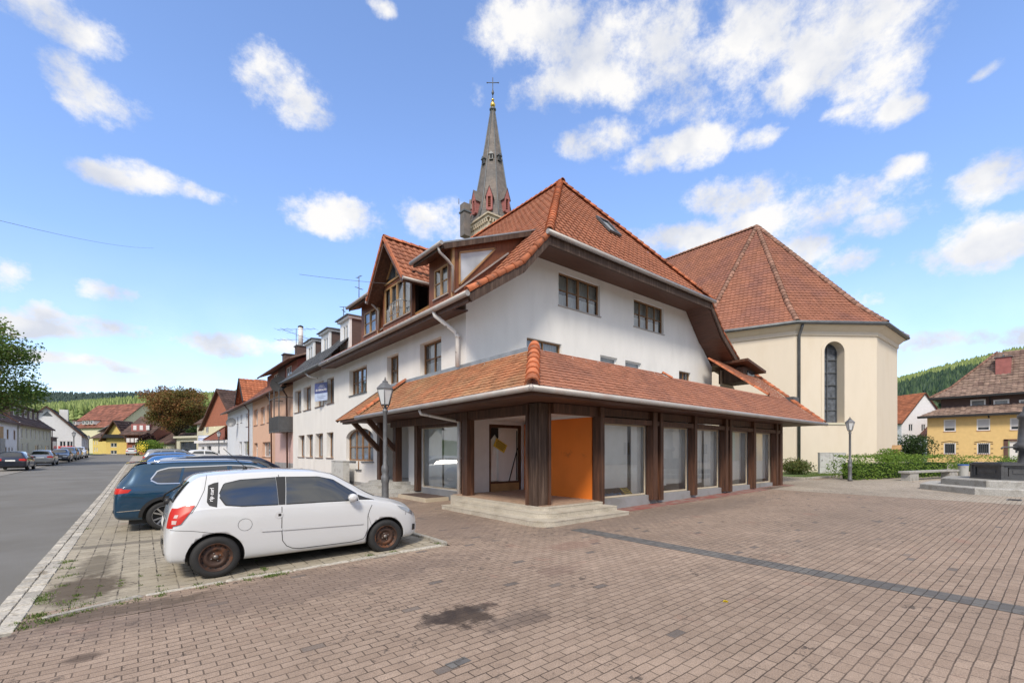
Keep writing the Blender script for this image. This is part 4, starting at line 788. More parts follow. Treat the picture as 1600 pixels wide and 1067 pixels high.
    for (x0, x1, y0, y1, nm) in ((7.05, 7.9, 13.0, 15.0, 'doormat_kerb'),):
        k_ = MB('stone_sand'); k_.box(x0, x1, y0, y1, .05, .28); k_.m('mat_brown').box(x0+.06, x1-.02, y0+.08, y1-.08, .28, .292); k_.build('light_well_cover', H)
    # far end wall of the pavilion
    ew = MB('stucco_cream'); ew.box(21.66, 21.72, 8.12, 12.1, 0, 2.96); ew.build('pavilion_wall', H)
    return H
corner_house()
def small_things_in_shop():
    for k, (x, y, lab) in enumerate(((11.15, 8.2, 'yellow price notice lying in the first shop window'), (14.75, 8.2, 'yellow price notice lying in the third shop window'))):
        F = Fr((x, y, .51), .0); m = MB('sign_yellow'); m.M = Matrix.Translation((x, y, .515)) @ Matrix.Rotation(radians(38), 4, 'X')
        m.box(-.17, .17, -.0, .3, 0, .006); m.m('text_dark')
        for r_ in (.05, .12, .19, .25): m.box(-.12+.02*(r_ > .15), .12, r_, r_+.022, .007, .009)
        m.build('notice_board', label=lab, cat='sign')
    m = MB('paper_blue'); random.seed(3)
    m.grid([[(9.85+i*.07, 8.25+j*.07, .52+.06*abs(sin(i*.9+j*1.3))*random.uniform(.5, 1.2)+(.0 if 0 < j < 5 else -.03)) for i in range(17)] for j in range(6)])
    m.build('crumpled_cloth', label='crumpled blue cloth on the floor of the first shop window', cat='cloth')
    m = MB('cabinet_grey'); m.M = Matrix.Translation((8.35, 13.3, .53)) @ Matrix.Rotation(radians(20), 4, 'Y'); m.box(0, .5, -.5, .5, 0, .01); m.build('grey_board', label='grey board lying inside the street-side shop window', cat='board')
small_things_in_shop()
# ------------------------------------------------ white neighbour with three white dormers
def neighbour():
    H = empty('terraced_house', (8, 24.7, .2), 'white terraced house with three white dormers and dark roof next to the corner house', 'house')
    F = Fr((8, 33.3, 0), -pi/2); Y = lambda y: 33.3-y
    up = [(Y(a), Y(b), 4.4, 5.82) for a, b in ((32.9, 32.0), (31.0, 30.05), (28.75, 27.65), (26.3, 25.45))] if False else [(Y(32.9), Y(31.25), 4.38, 5.82), (Y(30.75), Y(29.1), 4.38, 5.84), (Y(28.2), Y(26.6), 4.40, 5.83), (Y(26.05), Y(24.85), 4.42, 5.82)]
    lo = [(Y(a), Y(b), 1.46, 2.84) for a, b in ((31.95, 30.5), (30.1, 28.7), (28.2, 26.75), (26.1, 24.95))]
    w_ = MB('stucco_white'); wall(w_, F, [(0, 0), (8.6, 0), (8.6, 6.5), (0, 6.5)], up+lo, .3); wall(w_, Fr((8, 33.3, 0), pi/2+pi/2), [(-8, 0), (0, 0), (0, 6.5), (-8, 8)][::1]); w_.build('wall', H)
    p = MB('stucco_grey'); p.fbox(F, 0, 8.6, .003, .03, -.1, .47); p.build('plinth', H)
    for o in up+lo: window(H, F, *o, rec=.28, cols=2, rows=1, fm='wood_frame', gm='glass_pale', sill='copper_brown', fw=.07)
    r = MB('slate_far')
    tiles(r, (7.25, 24.72, 6.38), (0, 1, 0), (2.2, 0, 2.3), [(0, 0, 8.7), (3.18, 0, 8.7)], .3, .34, .03, .02, ns=3); r.m('black_tar').poly([(9.4, 24.7, 8.62), (16, 24.7, 9.0), (16, 33.4, 9.0), (9.4, 33.4, 8.62)]); r.m('wood_soffit').prism([(7.25, 24.72, 6.3), (7.25, 33.4, 6.3), (8.0, 33.4, 6.5), (8.0, 24.72, 6.5)], (0, 0, .04)); r.build('roof', H)
    g = MB('zinc_dark'); g.tube([(7.2, 24.75, 6.33), (7.2, 33.5, 6.33)], .08, 8); g.m('white_paint_old').tube([(7.25, 27.6, 6.3), (7.4, 27.3, 6.05), (7.8, 27.0, 5.95)], .05, 8); g.build('gutter', H)
    for (y0, y1) in ((24.5, 26.1), (27.9, 29.6), (31.1, 32.9)):
        d = MB('white_paint'); FX = Fr((8.75, 0, 0), -pi/2); o = (-(y1-.45), -(y0+.4), 7.75, 8.75); wall(d, FX, [(-y1, 7.3), (-y0, 7.3), (-y0, 9.05), (-y1, 9.05)], [o], .1)
        d.m('cladding_brown'); d.box(8.8, 11, y0+.004, y0+.04, 7.5, 9.0); d.box(8.8, 11, y1-.04, y1, 7.5, 9.0); d.m('white_paint'); d.box(8.7, 8.82, y0-.03, y0+.12, 7.4, 9.0); d.box(8.6, 11, y0-.1, y1+.1, 8.98, 9.1)
        dd = d.build('dormer', H); rf = MB('zinc_dark'); rf.prism([(8.5, y0-.18, 9.1), (8.5, y1+.18, 9.1), (11.5, y1+.18, 9.1), (11.5, y0-.18, 9.1)], (0, 0, .05)); rf.poly([(8.5, y0-.18, 9.15), (8.5, y1+.18, 9.15), (9.3, (y0+y1)/2, 9.45)]); rf.poly([(8.5, y0-.18, 9.15), (9.3, (y0+y1)/2, 9.45), (11.5, (y0+y1)/2, 9.45), (11.5, y0-.18, 9.15)]); rf.poly([(8.5, y1+.18, 9.15), (9.3, (y0+y1)/2, 9.45), (11.5, (y0+y1)/2, 9.45), (11.5, y1+.18, 9.15)]); rf.build('dormer_roof', dd)
        window(dd, FX, *o, rec=.08, cols=2, rows=1, fm='white_paint', gm='glass_pale', single=True, sill='white_paint')
    # banner hung at an upper window
    b = MB('sign_blue'); Fb = Fr((7.93, 33.3, 0), -pi/2); u0, u1 = Y(27.0), Y(25.3)
    Fb = Fr((7.78, 26.35, 0), -pi/2-radians(-14)); u0, u1 = -.66, .62
    z0, z1 = 4.62, 5.62; b.fbox(Fb, u0, u1, -.015, 0, z0+.42, z1); b.m('sign_pale').fbox(Fb, u0, u1, -.015, 0, z0, z0+.42)
    b.m('text_white'); text(b, 'ZU VERKAUFEN', Fb, 0, .006, 5.22, .155, bold=.02); text(b, 'IMMOBILIEN', Fb, .05, .006, 5.46, .08); b.fbox(Fb, -.3, .4, .002, .004, 5.37, 5.385)
    b.m('sign_blue'); b.fbox(Fb, -.4, .45, .002, .004, 4.85, 4.865); b.fbox(Fb, -.35, .3, .002, .004, 4.76, 4.775)
    b.build('sale_banner', label='blue and white sale banner at an upper window of the white terraced house', cat='banner')
    c = MB('zinc_dark'); c.build('x', H) if False else None
neighbour()
# ------------------------------------------------ layout helpers for facades
def YA(px, x): u = (px-800)/711; return x*(cH-sH*u)/(sH+cH*u)
def ZA(py, x, y): return ZY(py, sH*x+cH*y)
def Fp(px0, D0, px1, D1, z=None):
    a, b = W(px0, D0, z), W(px1, D1, z); z0 = a.z if z is not None else min(a.z, b.z)-.05; a.z = z0
    return Fr(a, atan2(b.y-a.y, b.x-a.x)), (Vector((b.x, b.y))-Vector((a.x, a.y))).length
def house(name, label, F, w, d, he, hr, axis='u', wm='stucco_light', rm='tile_far_brown', wins=(), over=.4, wk={}, cat='house', hip=0, tw=.5, side=None, group=None, base=None, rwins=()):
    """gabled house; wins = (u0,u1,z0,z1) on the front; side windows on the right-hand wall in rwins"""
    H_ = empty(name, F.o, label, cat, group)
    w_ = MB(wm); wall(w_, F, [(0, -1), (w, -1), (w, he), (0, he)], list(wins), .15)
    FR = Fr(F(w, 0, 0), F.ang+pi/2); FL = Fr(F(0, -d, 0), F.ang-pi/2)
    wall(w_, FR, [(0, -1), (d, -1), (d, he), (0, he)], list(rwins), .15); wall(w_, FL, [(0, -1), (d, -1), (d, he), (0, he)])
    if side: w_.m(side)
    if axis == 'u':
        if not hip:
            for (a, b) in ((FR, 0), (FL, 0)): w_.poly([a(0, 0, he), a(d, 0, he), a(d/2, 0, hr)])
    else: w_.poly([F(0, 0, he), F(w, 0, he), F(w/2, 0, hr)]); w_.poly([F(0, -d, he), F(w, -d, he), F(w/2, -d, hr)])
    w_.build('wall', H_)
    r = MB(rm); P = dict(tw=tw, th=tw*.9, amp=.05, step=.04, prof='s', ns=3 if tw < .7 else 1, jit=.04)
    U, N_ = F.u, F.n; Z = Vector((0, 0, 1)); rise = hr-he
    if axis == 'u':
        k = rise/(d/2); V = -N_+Z*k; L = sqrt(1+k*k)*(d/2+over)
        tiles(r, F(-over, over, he-k*over), U, V, [(0, 0, w+2*over), (L, hip, w+2*over-hip)], **P)
        tiles(r, F(-over, -d-over, he-k*over), U, N_+Z*k, [(0, 0, w+2*over), (L, hip, w+2*over-hip)], **P)
        if hip:
            for s_ in (0, 1):
                a = F(-over if not s_ else w+over, over, he-k*over); b = F(-over if not s_ else w+over, -d-over, he-k*over); c = F((-over+hip) if not s_ else w+over-hip, -d/2, hr); r.poly([a, b, c])
        r.m('wood_dark'); r.beam(F(-over, over+.02, he-k*over-.06), F(w+over, over+.02, he-k*over-.06), .1, .16)
        for u_ in (-over, w+over):
            if not hip: r.beam(F(u_, over, he-k*over-.05), F(u_, -d/2, hr-.03), .08, .16); r.beam(F(u_, -d-over, he-k*over-.05), F(u_, -d/2, hr-.03), .08, .16)
    else:
        k = rise/(w/2); L = sqrt(1+k*k)*(w/2+over)
        tiles(r, F(-over, over, he-k*over), -N_, U+Z*k, [(0, 0, d+2*over), (L, 0, d+2*over)], **P); tiles(r, F(w+over, over, he-k*over), -N_, -U+Z*k, [(0, 0, d+2*over), (L, 0, d+2*over)], **P)
        r.m('wood_dark')
        for u_ in (-over, w+over): r.beam(F(u_, over, he-k*over-.08), F(w/2, over, hr-.05), .08, .22); r.prism([F(u_, over, he-k*over-.1), F(w/2, over, hr-.08), F(w/2, 0, hr-.08), F(u_, 0, he-k*over-.1)], (0, 0, .03))
    r.build('roof', H_)
    kw = dict(rec=.1, cols=2, rows=1, fm='white_paint', gm='glass_opaque', sill='white_paint'); kw.update(wk)
    for o in wins: window(H_, F, *o, **kw)
    for o in rwins: window(H_, FR, *o, **kw)
    return H_
def chimney(parent, x, y, z, s, h, m='plaster_red', cap=True):
    c = MB(m); c.box(x-s/2, x+s/2, y-s/2, y+s/2, z, z+h); c.m('zinc_dark').box(x-s*.6, x+s*.6, y-s*.6, y+s*.6, z+h, z+h+.08)
    if cap: c.tube([(x-s*.5, y, z+h+.1), (x-s*.3, y, z+h+.3), (x+s*.3, y, z+h+.35), (x+s*.5, y, z+h+.22)], .05, 6)
    return c.build('chimney', parent)
# ------------------------------------------------ salmon house
def salmon():
    F = Fr((8.1, 48.2, 0), -pi/2); Y = lambda px: 48.2-YA(px, 8.1); Z = lambda py, px: ZA(py, 8.1, YA(px, 8.1))
    H_ = empty('terraced_house', (8.1, 33.4, .3), 'salmon pink terraced house with red shingled upper storey and black balcony', 'house')
    up = [(Y(a), Y(b), Z(d, b), Z(c, b)) for a, b, c, d in ((397, 402.5, 639, 664), (407.5, 413.5, 635, 662), (417.5, 423.5, 631, 659))]
    lo = [(Y(a), Y(b), Z(d, b), Z(c, b)) for a, b, c, d in ((397, 402.5, 692, 714), (410, 422.5, 690, 714))]
    w_ = MB('stucco_salmon'); wb = Y(430); wall(w_, F, [(0, -.5), (wb, -.5), (wb, 6.4), (0, 6.4)], up+lo, .3); w_.m('stucco_pink'); wall(w_, F, [(wb, -.5), (14.8, -.5), (14.8, 3.3), (wb, 3.3)]); w_.m('stucco_salmon'); wall(w_, F, [(wb, 3.3), (14.8, 3.3), (14.8, 6.4), (wb, 6.4)]); wall(w_, Fr((8.1, 33.4, 0), 0), [(0, -.5), (8, -.5), (8, 8), (0, 6.4)]); w_.m('stucco_grey').fbox(F, wb, 14.8, .003, .03, -.3, 1.0); w_.build('wall', H_)
    for o in up+lo: window(H_, F, *o, rec=.28, cols=1, rows=1, fm='white_paint', gm='glass_pale', sill='copper_brown', fw=.05)
    r = MB('tile_far_red'); tiles(r, (7.45, 33.3, 6.3), (0, 1, 0), (4, 0, 3.6), [(0, 0, 15), (7.2, 0, 15)], .35, .36, .04, .03, ns=3); r.m('wood_dark').prism([(7.45, 33.3, 6.2), (7.45, 48.3, 6.2), (8.1, 48.3, 6.4), (8.1, 33.3, 6.4)], (0, 0, .05)); r.build('roof', H_)
    d = MB('shingle_red'); FX = Fr((8.6, 0, 0), -pi/2); ops = [(-37.6, -36.2, 7.1, 8.15), (-41.8, -40.4, 7.1, 8.15)]
    wall(d, FX, [(-44.5, 6.6), (-34.6, 6.6), (-34.6, 8.35), (-44.5, 8.35)], ops, .08); d.poly([(8.6, 34.6, 6.6), (13, 34.6, 9.5), (13, 34.6, 10.2), (8.6, 34.6, 8.35)]); d.m('cladding_brown'); d.box(8.55, 8.6, 38.0, 40.2, 6.7, 8.3)
    dd = d.build('dormer', H_, label='long red shingled dormer'); rr_ = MB('tile_brown'); rr_.prism([(8.0, 34.1, 8.25), (8.0, 45, 8.25), (13.4, 45, 10.5), (13.4, 34.1, 10.5)], (0, 0, .12)); rr_.m('copper_brown').tube([(7.95, 34.0, 8.25), (7.95, 45.1, 8.25)], .07, 6); rr_.build('dormer_roof', dd)
    for o in ops: window(dd, FX, *o, rec=.06, cols=2, fm='white_paint', gm='glass_pale', single=True, sill='white_paint')
    b = MB('iron_dark'); y0, y1 = 33.7, 36.6
    b.box(7.2, 8.1, y0, y1, 3.15, 3.3); b.box(7.18, 7.22, y0, y1, 3.3, 4.2); b.box(7.22, 8.1, y0-.02, y0+.02, 3.3, 4.2); b.box(7.22, 8.1, y1-.02, y1+.02, 3.3, 4.2)
    for (x, y) in ((7.22, y0), (7.22, y1), (7.22, (y0+y1)/2)): b.box(x-.03, x+.03, y-.03, y+.03, 3.1, 6.1)
    b.tube([(7.22, y0, 5.5), (7.22, y1, 5.5), (8.1, y1, 5.5)], .03, 6); b.tube([(7.22, y0, 5.5), (8.1, y0, 5.5)], .03, 6)
    for k in range(15): b.box(7.15, 7.18, y0+.1+k*.19, y0+.14+k*.19, 3.25, 4.2)
    b.build('balcony', H_)
    g = MB('copper_brown'); 
    for px in (424.5, 449.0): y = YA(px, 7.9); g.tube([(7.5, y, 6.2), (7.85, y, 5.7), (7.9, y, 0)], .06, 6)
    g.tube([(7.4, 33.3, 6.25), (7.4, 48.3, 6.25)], .07, 6); g.build('gutter', H_)
    chimney(H_, 10.5, 41.2, 9.0, .75, 1.65, 'cladding_brown', False); c = MB('white_paint_old'); c.tube([(10.5, 41.2, 10.6), (10.5, 41.2, 12.3)], .19, 10); c.m('black_tar').lathe((10.5, 41.2, 12.3), [(.2, 0), (.24, .04), (.2, .12), (.04, .2)], 10); c.build('flue_pipe', H_, label='tall white flue pipe')
    chimney(H_, 10.5, 45.2, 8.8, .9, 1.8, 'cladding_brown', False)
salmon()
def antenna(base, h, label, arms=4, L=1.2, ang=.3):
    m = MB('zinc_dark'); b = Vector(base); m.tube([b, b+Vector((0, 0, h))], .025, 5)
    for k in range(arms):
        z = h*(.55+.42*k/max(1, arms-1)); a = ang+(k % 2)*1.4; dx, dy = cos(a)*L/2, sin(a)*L/2
        m.tube([b+Vector((-dx, -dy, z)), b+Vector((dx, dy, z))], .014, 4)
        for j in range(-3, 4):
            if j: q = b+Vector((dx*j/3, dy*j/3, z)); m.tube([q+Vector((-dy*.3, dx*.3, 0)), q-Vector((-dy*.3, dx*.3, 0))], .008, 4)
    m.build('antenna', label=label, cat='antenna')
antenna(W(561, 26, ZY(474, 26)), 1.55, 'bare antenna mast standing just left of the gabled dormer of the corner house', 2, .5)
antenna(W(537, 29, ZY(494, 29)), .6, 'small weathervane above the white dormers', 2, .5, 1.0)
antenna(W(463, 37, ZY(552, 37)), 2.0, 'wide television antenna beside the white flue pipe', 3, 3.2, 2.4)
# dish on the neighbour's roof corner
def dish(c, r, aim, label, m='zinc_dark'):
    aim = Vector(aim).normalized(); a = aim.orthogonal().normalized(); b = aim.cross(a); mb = MB(m); c = Vector(c)
    P = [[c+(a*cos(t)+b*sin(t))*r*q+aim*(.25*r*q*q) for t in [2*pi*i/20 for i in range(21)]] for q in (.01, .3, .6, .85, 1)]
    mb.grid(P); mb.tube([c-b*r, c+aim*r*.9], .012, 5); mb.tube([c+aim*r*.85, c+aim*r*1.0], .04, 6); mb.tube([c, c-aim*.3, c-aim*.35+Vector((0, 0, -.3))], .025, 6); return mb.build('satellite_dish', label=label, cat='satellite dish')
dish((7.3, 34.0, 6.35), .55, (-.5, -.8, .25), 'dark satellite dish at the gutter between the white and the salmon house', 'black_tar')
dish((7.5, 56.5, 4.9), .5, (-.45, -.85, .2), 'grey satellite dish on a bracket on the pale terraced house', 'lamp_grey')
# ------------------------------------------------ pale house
def pale():
    H_ = empty('terraced_house', (8.1, 48.3, .4), 'pale grey terraced house with a timber gabled dormer beyond the salmon house', 'house')
    F = Fr((8.1, 64, 0), -pi/2); Y = lambda px: 64-YA(px, 8.1); Z = lambda py, px: ZA(py, 8.1, YA(px, 8.1))
    ops = [(Y(a), Y(b), Z(d, b), Z(c, b)) for a, b, c, d in ((363.5, 365.5, 653, 663), (370.5, 372.5, 651, 662), (376, 378.5, 648, 660), (384.5, 389, 645, 666), (374, 378, 690, 710), (380.5, 389, 689, 712))]
    w_ = MB('stucco_pale'); wall(w_, F, [(0, -.5), (15.7, -.5), (15.7, 6.4), (0, 6.4)], ops, .2); w_.build('wall', H_)
    for o in ops: window(H_, F, *o, rec=.18, cols=1, rows=1, fm='white_paint', gm='glass_pale', sill='copper_brown')
    r = MB('tile_far_red'); tiles(r, (7.45, 48.3, 6.3), (0, 1, 0), (4, 0, 3.0), [(0, 0, 16), (6, 0, 16)], .35, .36, .04, .03, ns=3); r.m('wood_dark').prism([(7.45, 48.3, 6.2), (7.45, 64.3, 6.2), (8.1, 64.3, 6.4), (8.1, 48.3, 6.4)], (0, 0, .05)); r.build('roof', H_)
    d = MB('wood_clad'); yc = 50.6; FX = Fr((7.9, 0, 0), -pi/2); d.poly([FX(-(yc+2), 0, 6.5), FX(-(yc-2), 0, 6.5), FX(-yc, 0, 8.5)]); dd = d.build('dormer', H_, label='gabled dormer with flower boxes')
    rf = MB('tile_far_orange'); tiles(rf, (7.3, yc-2.4, 6.45), (1, 0, 0), (0, 2.4, 2.4), [(0, 0, .5), (3.4, 0, 4)], .32, .34, .05, .04, ns=4); tiles(rf, (7.3, yc+2.4, 6.45), (1, 0, 0), (0, -2.4, 2.4), [(0, 0, .5), (3.4, 0, 4)], .32, .34, .05, .04, ns=4); rf.m('black_tar'); rf.beam((7.3, yc-2.4, 6.4), (7.3, yc, 8.8), .06, .22); rf.beam((7.3, yc+2.4, 6.4), (7.3, yc, 8.8), .06, .22); rf.build('dormer_roof', dd)
    window(dd, FX, -(yc+.8), -(yc-.8), 6.75, 7.75, rec=.0, cols=2, fm='wood_light', gm='glass_pale', single=True, sill=None); fb = MB('flower_red'); 
    for k in range(120): fb.rnd = random.random(); p = Vector((7.75+random.uniform(-.1, .1), yc+random.uniform(-1, 1), 6.75+random.uniform(-.1, .15))); fb.poly([p, p+Vector((.05, .08, .02)), p+Vector((0, .05, .1))])
    fb.build('flower_box', dd); g = MB('copper_brown'); y = YA(389.7, 7.95); g.tube([(7.5, y, 6.2), (7.9, y, 5.7), (7.9, y, 0)], .06, 6); g.tube([(7.4, 48.3, 6.25), (7.4, 64.3, 6.25)], .07, 6); g.build('gutter', H_)
    chimney(H_, 10.5, 58.5, 8.0, .9, 1.9, 'black_tar', False)
pale()
# ------------------------------------------------ more of the right-hand side of the street
F, w_ = Fp(318, 72, 372, 66); h = house('gabled_house', 'cream house with a red upper gable and dark roof beyond the pale terraced house', F, w_, 12, 4.9, 10.5, 'n', 'stucco_vanilla', 'tile_far_brown', [(.8, 1.7, 4.0, 4.9-.02)], over=.5, side='plaster_red')
F, w_ = Fp(308, 86, 350, 80); house('brown_roofed_house', 'house whose dark brown roof shows above the brown-green tree', F, w_, 10, 6.4, 10.8, 'u', 'stucco_beige', 'tile_far_brown', (), hip=3, tw=.8)
F, w_ = Fp(310, 62, 358, 57); k_ = empty('kiosk', F.o, 'low white flat-roofed shop building with a dark doorway', 'building')
m = MB('stucco_light'); wall(m, F, [(0, 0), (w_, 0), (w_, 2.3), (0, 2.3)], [(1.0, 1.8, .1, 1.8), (2.6, 3.9, .1, 1.9)], .3); m.fbox(F, -.3, w_+.2, -5, .4, 2.3, 2.65); m.build('wall', k_)
m = MB('glass_opaque'); m.fbox(F, 1.0, 1.8, -.28, -.25, .1, 1.8); m.fbox(F, 2.6, 3.9, -.28, -.25, .1, 1.9); m.build('door', k_)
m = MB('tile_far_orange'); m.poly([F(2.6, .6, 2.7), F(w_+.6, .6, 4.4), F(w_+.6, -3, 4.4), F(2.6, -3, 2.7)]); m.m('shingle_red').poly([F(2.7, .5, 2.66), F(w_, .5, 2.66), F(w_, .5, 4.2)]); m.build('porch_roof', k_)
m = MB('sign_pale'); F2, w2 = Fp(311, 63, 336, 61, 3.3); m.fbox(F2, 0, w2, 0, .12, 0, .75); m.m('text_white').fbox(F2, .1, w2-.1, .122, .13, .45, .62); m.build('shop_sign', label='pale blue and white shop sign above the flat-roofed shop', cat='sign')
F, w_ = Fp(276, 92, 311, 88); k_ = empty('shop_building', F.o, 'beige single-storey shop with a wide dark window behind the brown-green tree', 'building')
m = MB('stucco_beige'); wall(m, F, [(0, 0), (w_, 0), (w_, 3.4), (0, 3.4)], [(1.2, w_-.9, .6, 2.7)], .3); m.fbox(F, -.3, w_+.3, -6, .5, 3.4, 3.8); m.build('wall', k_); window(k_, F, 1.2, w_-.9, .6, 2.7, rec=.25, cols=4, fm='iron_dark', gm='glass_opaque', sill=None)
F, w_ = Fp(238, 100, 278, 97); house('low_house', 'low dark-roofed house half hidden behind the brown-green tree', F, w_, 8, 2.6, 4.8, 'u', 'stucco_beige', 'tile_far_brown', (), tw=.8)
# ------------------------------------------------ left-hand side of the street
gwk = dict(fm='white_paint', gm='glass_opaque', sill='white_paint', rec=.12, fw=.07)
F, w_ = Fp(-70, 42, 27.5, 60); ww = [(w_-a, w_-a+b, c, d) for a, b, c, d in ((5.2, .9, 2.9, 4.1), (2.0, .9, 2.9, 4.1), (6.0, .8, .5, 1.9), (4.4, .6, .5, 1.9), (3.0, .6, .5, 1.9))]
h = house('white_terraced_house', 'white terraced house at the far left behind the parked cars', F, w_, 9, 5.2, 8.5, 'u', 'stucco_light', 'tile_far_brown', ww, wk=dict(gwk, fm='wood_frame'), tw=.6)
m = MB('wood_light'); m.fbox(F, w_-9.5, w_-7.4, .02, .15, 2.0, 4.3); m.m('zinc').fbox(F, w_-9.5, w_-7.4, .16, .3, 1.2, 2.9); m.build('wood_panel', h)
F, w_ = Fp(28.5, 60, 80, 75); ww = [(1.2+i*2.3, 1.95+i*2.3, 2.9, 4.3) for i in range(8)]+[(1.3, 2.3, .6, 2.2), (3.9, 4.9, .4, 2.3), (8.6, 10.6, .6, 2.1), (11.8, 12.6, .6, 2.1), (14.6, 17.2, .6, 2.1)]
h = house('beige_terraced_house', 'beige terraced house with a long dark attic dormer, on the left side of the street', F, w_, 9, 5.0, 8.9, 'u', 'stucco_beige', 'tile_far_brown', ww, wk=gwk, tw=.6)
m = MB('cladding_brown'); wall(m, F, [(1, 5.4), (w_-3, 5.4), (w_-3, 7.3), (1, 7.3)], [], .1, n=-.9); m.fbox(F, 1, w_-3, -4, -.92, 5.4, 7.3); m.m('tile_far_brown').fbox(F, .6, w_-2.6, -4, -.5, 7.3, 7.5); m.m('white_paint')
for i in range(5): m.fbox(F, 2+i*2.7, 3.1+i*2.7, -.9, -.84, 6.0, 7.1)
m.m('glass_opaque')
for i in range(5): m.fbox(F, 2.12+i*2.7, 2.98+i*2.7, -.84, -.82, 6.1, 7.0)
m.build('dormer', h); g = MB('white_paint_old'); g.tube([F(-.05, .12, 0), F(-.05, .12, 5)], .08, 6); g.build('downpipe', h)
g = MB('copper_brown'); g.tube([F(w_, .12, 0), F(w_, .12, 5)], .07, 6); g.build('downpipe', h)
g = MB('black_tar'); m = MB('cladding_brown'); F, w_ = Fp(80.5, 76, 89, 79); m.fbox(F, 0, w_, -5, 0, 0, 3.2); m.m('glass_pale').fbox(F, .3, w_-.5, 0, .05, .3, 2.6); m.m('zinc_dark').fbox(F, -.1, w_+.1, -5.1, .15, 3.2, 3.35); m.build('garage', label='dark brown garage squeezed between the beige and the white gabled house', cat='garage')
a_ = W(127.5, 85); w_ = 9.2; F = Fr((a_.x-w_, a_.y, a_.z-.1), 0); h = house('white_gabled_house', 'large white house with a wide gable and red window flowers left of the street', F, w_, 14, 4.0, 9.0, 'n', 'stucco_light', 'slate_far', [(w_-2.9, w_-2.1, 1.7, 2.7), (w_-1.95, w_-1.15, 1.7, 2.7)], wk=gwk, tw=.7, rwins=[(2.0, 3.0, 2.0, 3.2), (5.2, 6.2, 2.0, 3.2), (9, 10, 2.0, 3.2), (2.5, 3.5, .2, 1.3), (6.5, 7.5, .2, 1.3)])
m = MB('flower_red')
for k in range(260): m.rnd = random.random(); p = F(w_-2.0+random.uniform(-1.1, 1.1), .2+random.uniform(0, .2), 1.55+random.uniform(-.25, .2)); m.poly([p, p+Vector((.1, .02, .05)), p+Vector((.02, .1, .13))])
m.build('flower_box', h); m = MB('white_paint'); c_ = F(w_/2+1.6, -7, 8.3); m.box(c_.x-.6, c_.x+.6, c_.y-.6, c_.y+.6, 7.5, 10.0); m.build('chimney', h)
m = MB('zinc_dark'); m.poly([F(w_/2-.6, .02, 7.2), F(w_/2+.8, .02, 7.2), F(w_/2+.1, .02, 8.1)]); m.build('gable_window', h)
F, w_ = Fp(107, 125, 180, 118); h = house('big_roofed_house', 'house with a very large red-brown roof rising behind the white gabled house', F, w_, 14, 7.0, 13.6, 'u', 'stucco_vanilla', 'tile_far_red', (), tw=.9)
for k, u_ in enumerate((2.5, 6.5, 8.2, 10.2)):
    m = MB('white_paint'); m.fbox(F, u_, u_+1.1, -1.5, .2, 7.6, 8.6); m.m('glass_opaque').fbox(F, u_+.15, u_+.95, .2, .22, 7.75, 8.45); m.m('tile_far_red').fbox(F, u_-.15, u_+1.25, -1.6, .35, 8.6, 8.75); m.build('dormer', h)
F, w_ = Fp(145, 108, 168, 104); house('yellow_house', 'yellow house at the end of the street with a low brown roof', F, w_, 10, 4.0, 7.4, 'u', 'stucco_yellow_far', 'tile_far_brown', [(.8, 1.3, 2.2, 3.1), (2.1, 2.6, 2.2, 3.1), (.8, 1.4, .6, 1.5), (2.1, 2.7, .6, 1.5)], wk=gwk, tw=.8)
F, w_ = Fp(166, 103, 198, 103); h = house('yellow_gabled_house', 'yellow house with a dark-edged gable and a balcony at the end of the street', F, w_, 3.5, 4.2, 7.6, 'n', 'stucco_yellow_far', 'tile_far_brown', [(1.0, 2.4, 1.6, 2.5), (1.0, 2.4, .0, .8)], wk=gwk, over=.9, tw=.8)
m = MB('black_tar'); m.fbox(F, -.4, w_+.8, .3, .9, 3.6, 4.4); m.build('balcony', h)
m = MB('solar_far') if False else MB('zinc'); m.prism([F(-2.6, -.5, 5.0), F(1.6, -.5, 7.2), F(1.6, -3.5, 7.2), F(-2.6, -3.5, 5.0)], (0, 0, .1)); m.build('solar_panels', h)
F, w_ = Fp(198, 99, 234, 99); h = house('half_timbered_house', 'half-timbered house with white balcony band and brick-red ground floor', F, w_, 10, 4.9, 8.6, 'u', 'plaster_red', 'tile_far_brown', [(1.2, 2.0, .9, 2.0), (3, 3.8, .9, 2.0)], wk=gwk, over=.9, tw=.8)
m = MB('white_paint'); m.fbox(F, .2, w_-.2, .3, .5, 2.6, 3.5); m.m('wood_dark')
for i in range(6): m.fbox(F, .2+i*(w_-.5)/5, .35+i*(w_-.5)/5, .5, .55, 2.6, 4.6)
m.build('balcony', h); m = MB('stone_red'); m.fbox(F, .8, w_-.8, -2, -.2, 4.9, 6.6); m.m('white_paint')
for i in range(3): m.fbox(F, 1.3+i*1.4, 2.0+i*1.4, -.2, -.15, 5.3, 6.3)
m.build('dormer', h)
hh_ = []
for k, (px, D) in enumerate(((178, 235), (187, 262), (196, 228), (206, 285), (214, 240), (222, 300), (230, 260), (200, 335), (212, 350), (184, 310), (238, 330), (316, 330), (328, 350), (245, 290))):
    F = Fr(W(px, D, hill_z(*W(px, D, 0).xy)-.5), -HEAD+random.uniform(-.5, .5)); w_ = random.uniform(7, 10)
    house('hillside_house', 'small pale-walled village house with a brown roof, far up the slope behind the street', F, w_, 8, 4.2, 7.8, random.choice('un'), random.choice(('stucco_light', 'stucco_vanilla', 'stucco_beige')), random.choice(('tile_far_brown', 'tile_far_red', 'slate_far')), [(1.2, 2.4, 1.4, 2.8), (4.5, 5.7, 1.4, 2.8)], wk=gwk, tw=1.2, group='houses scattered on the hillside')
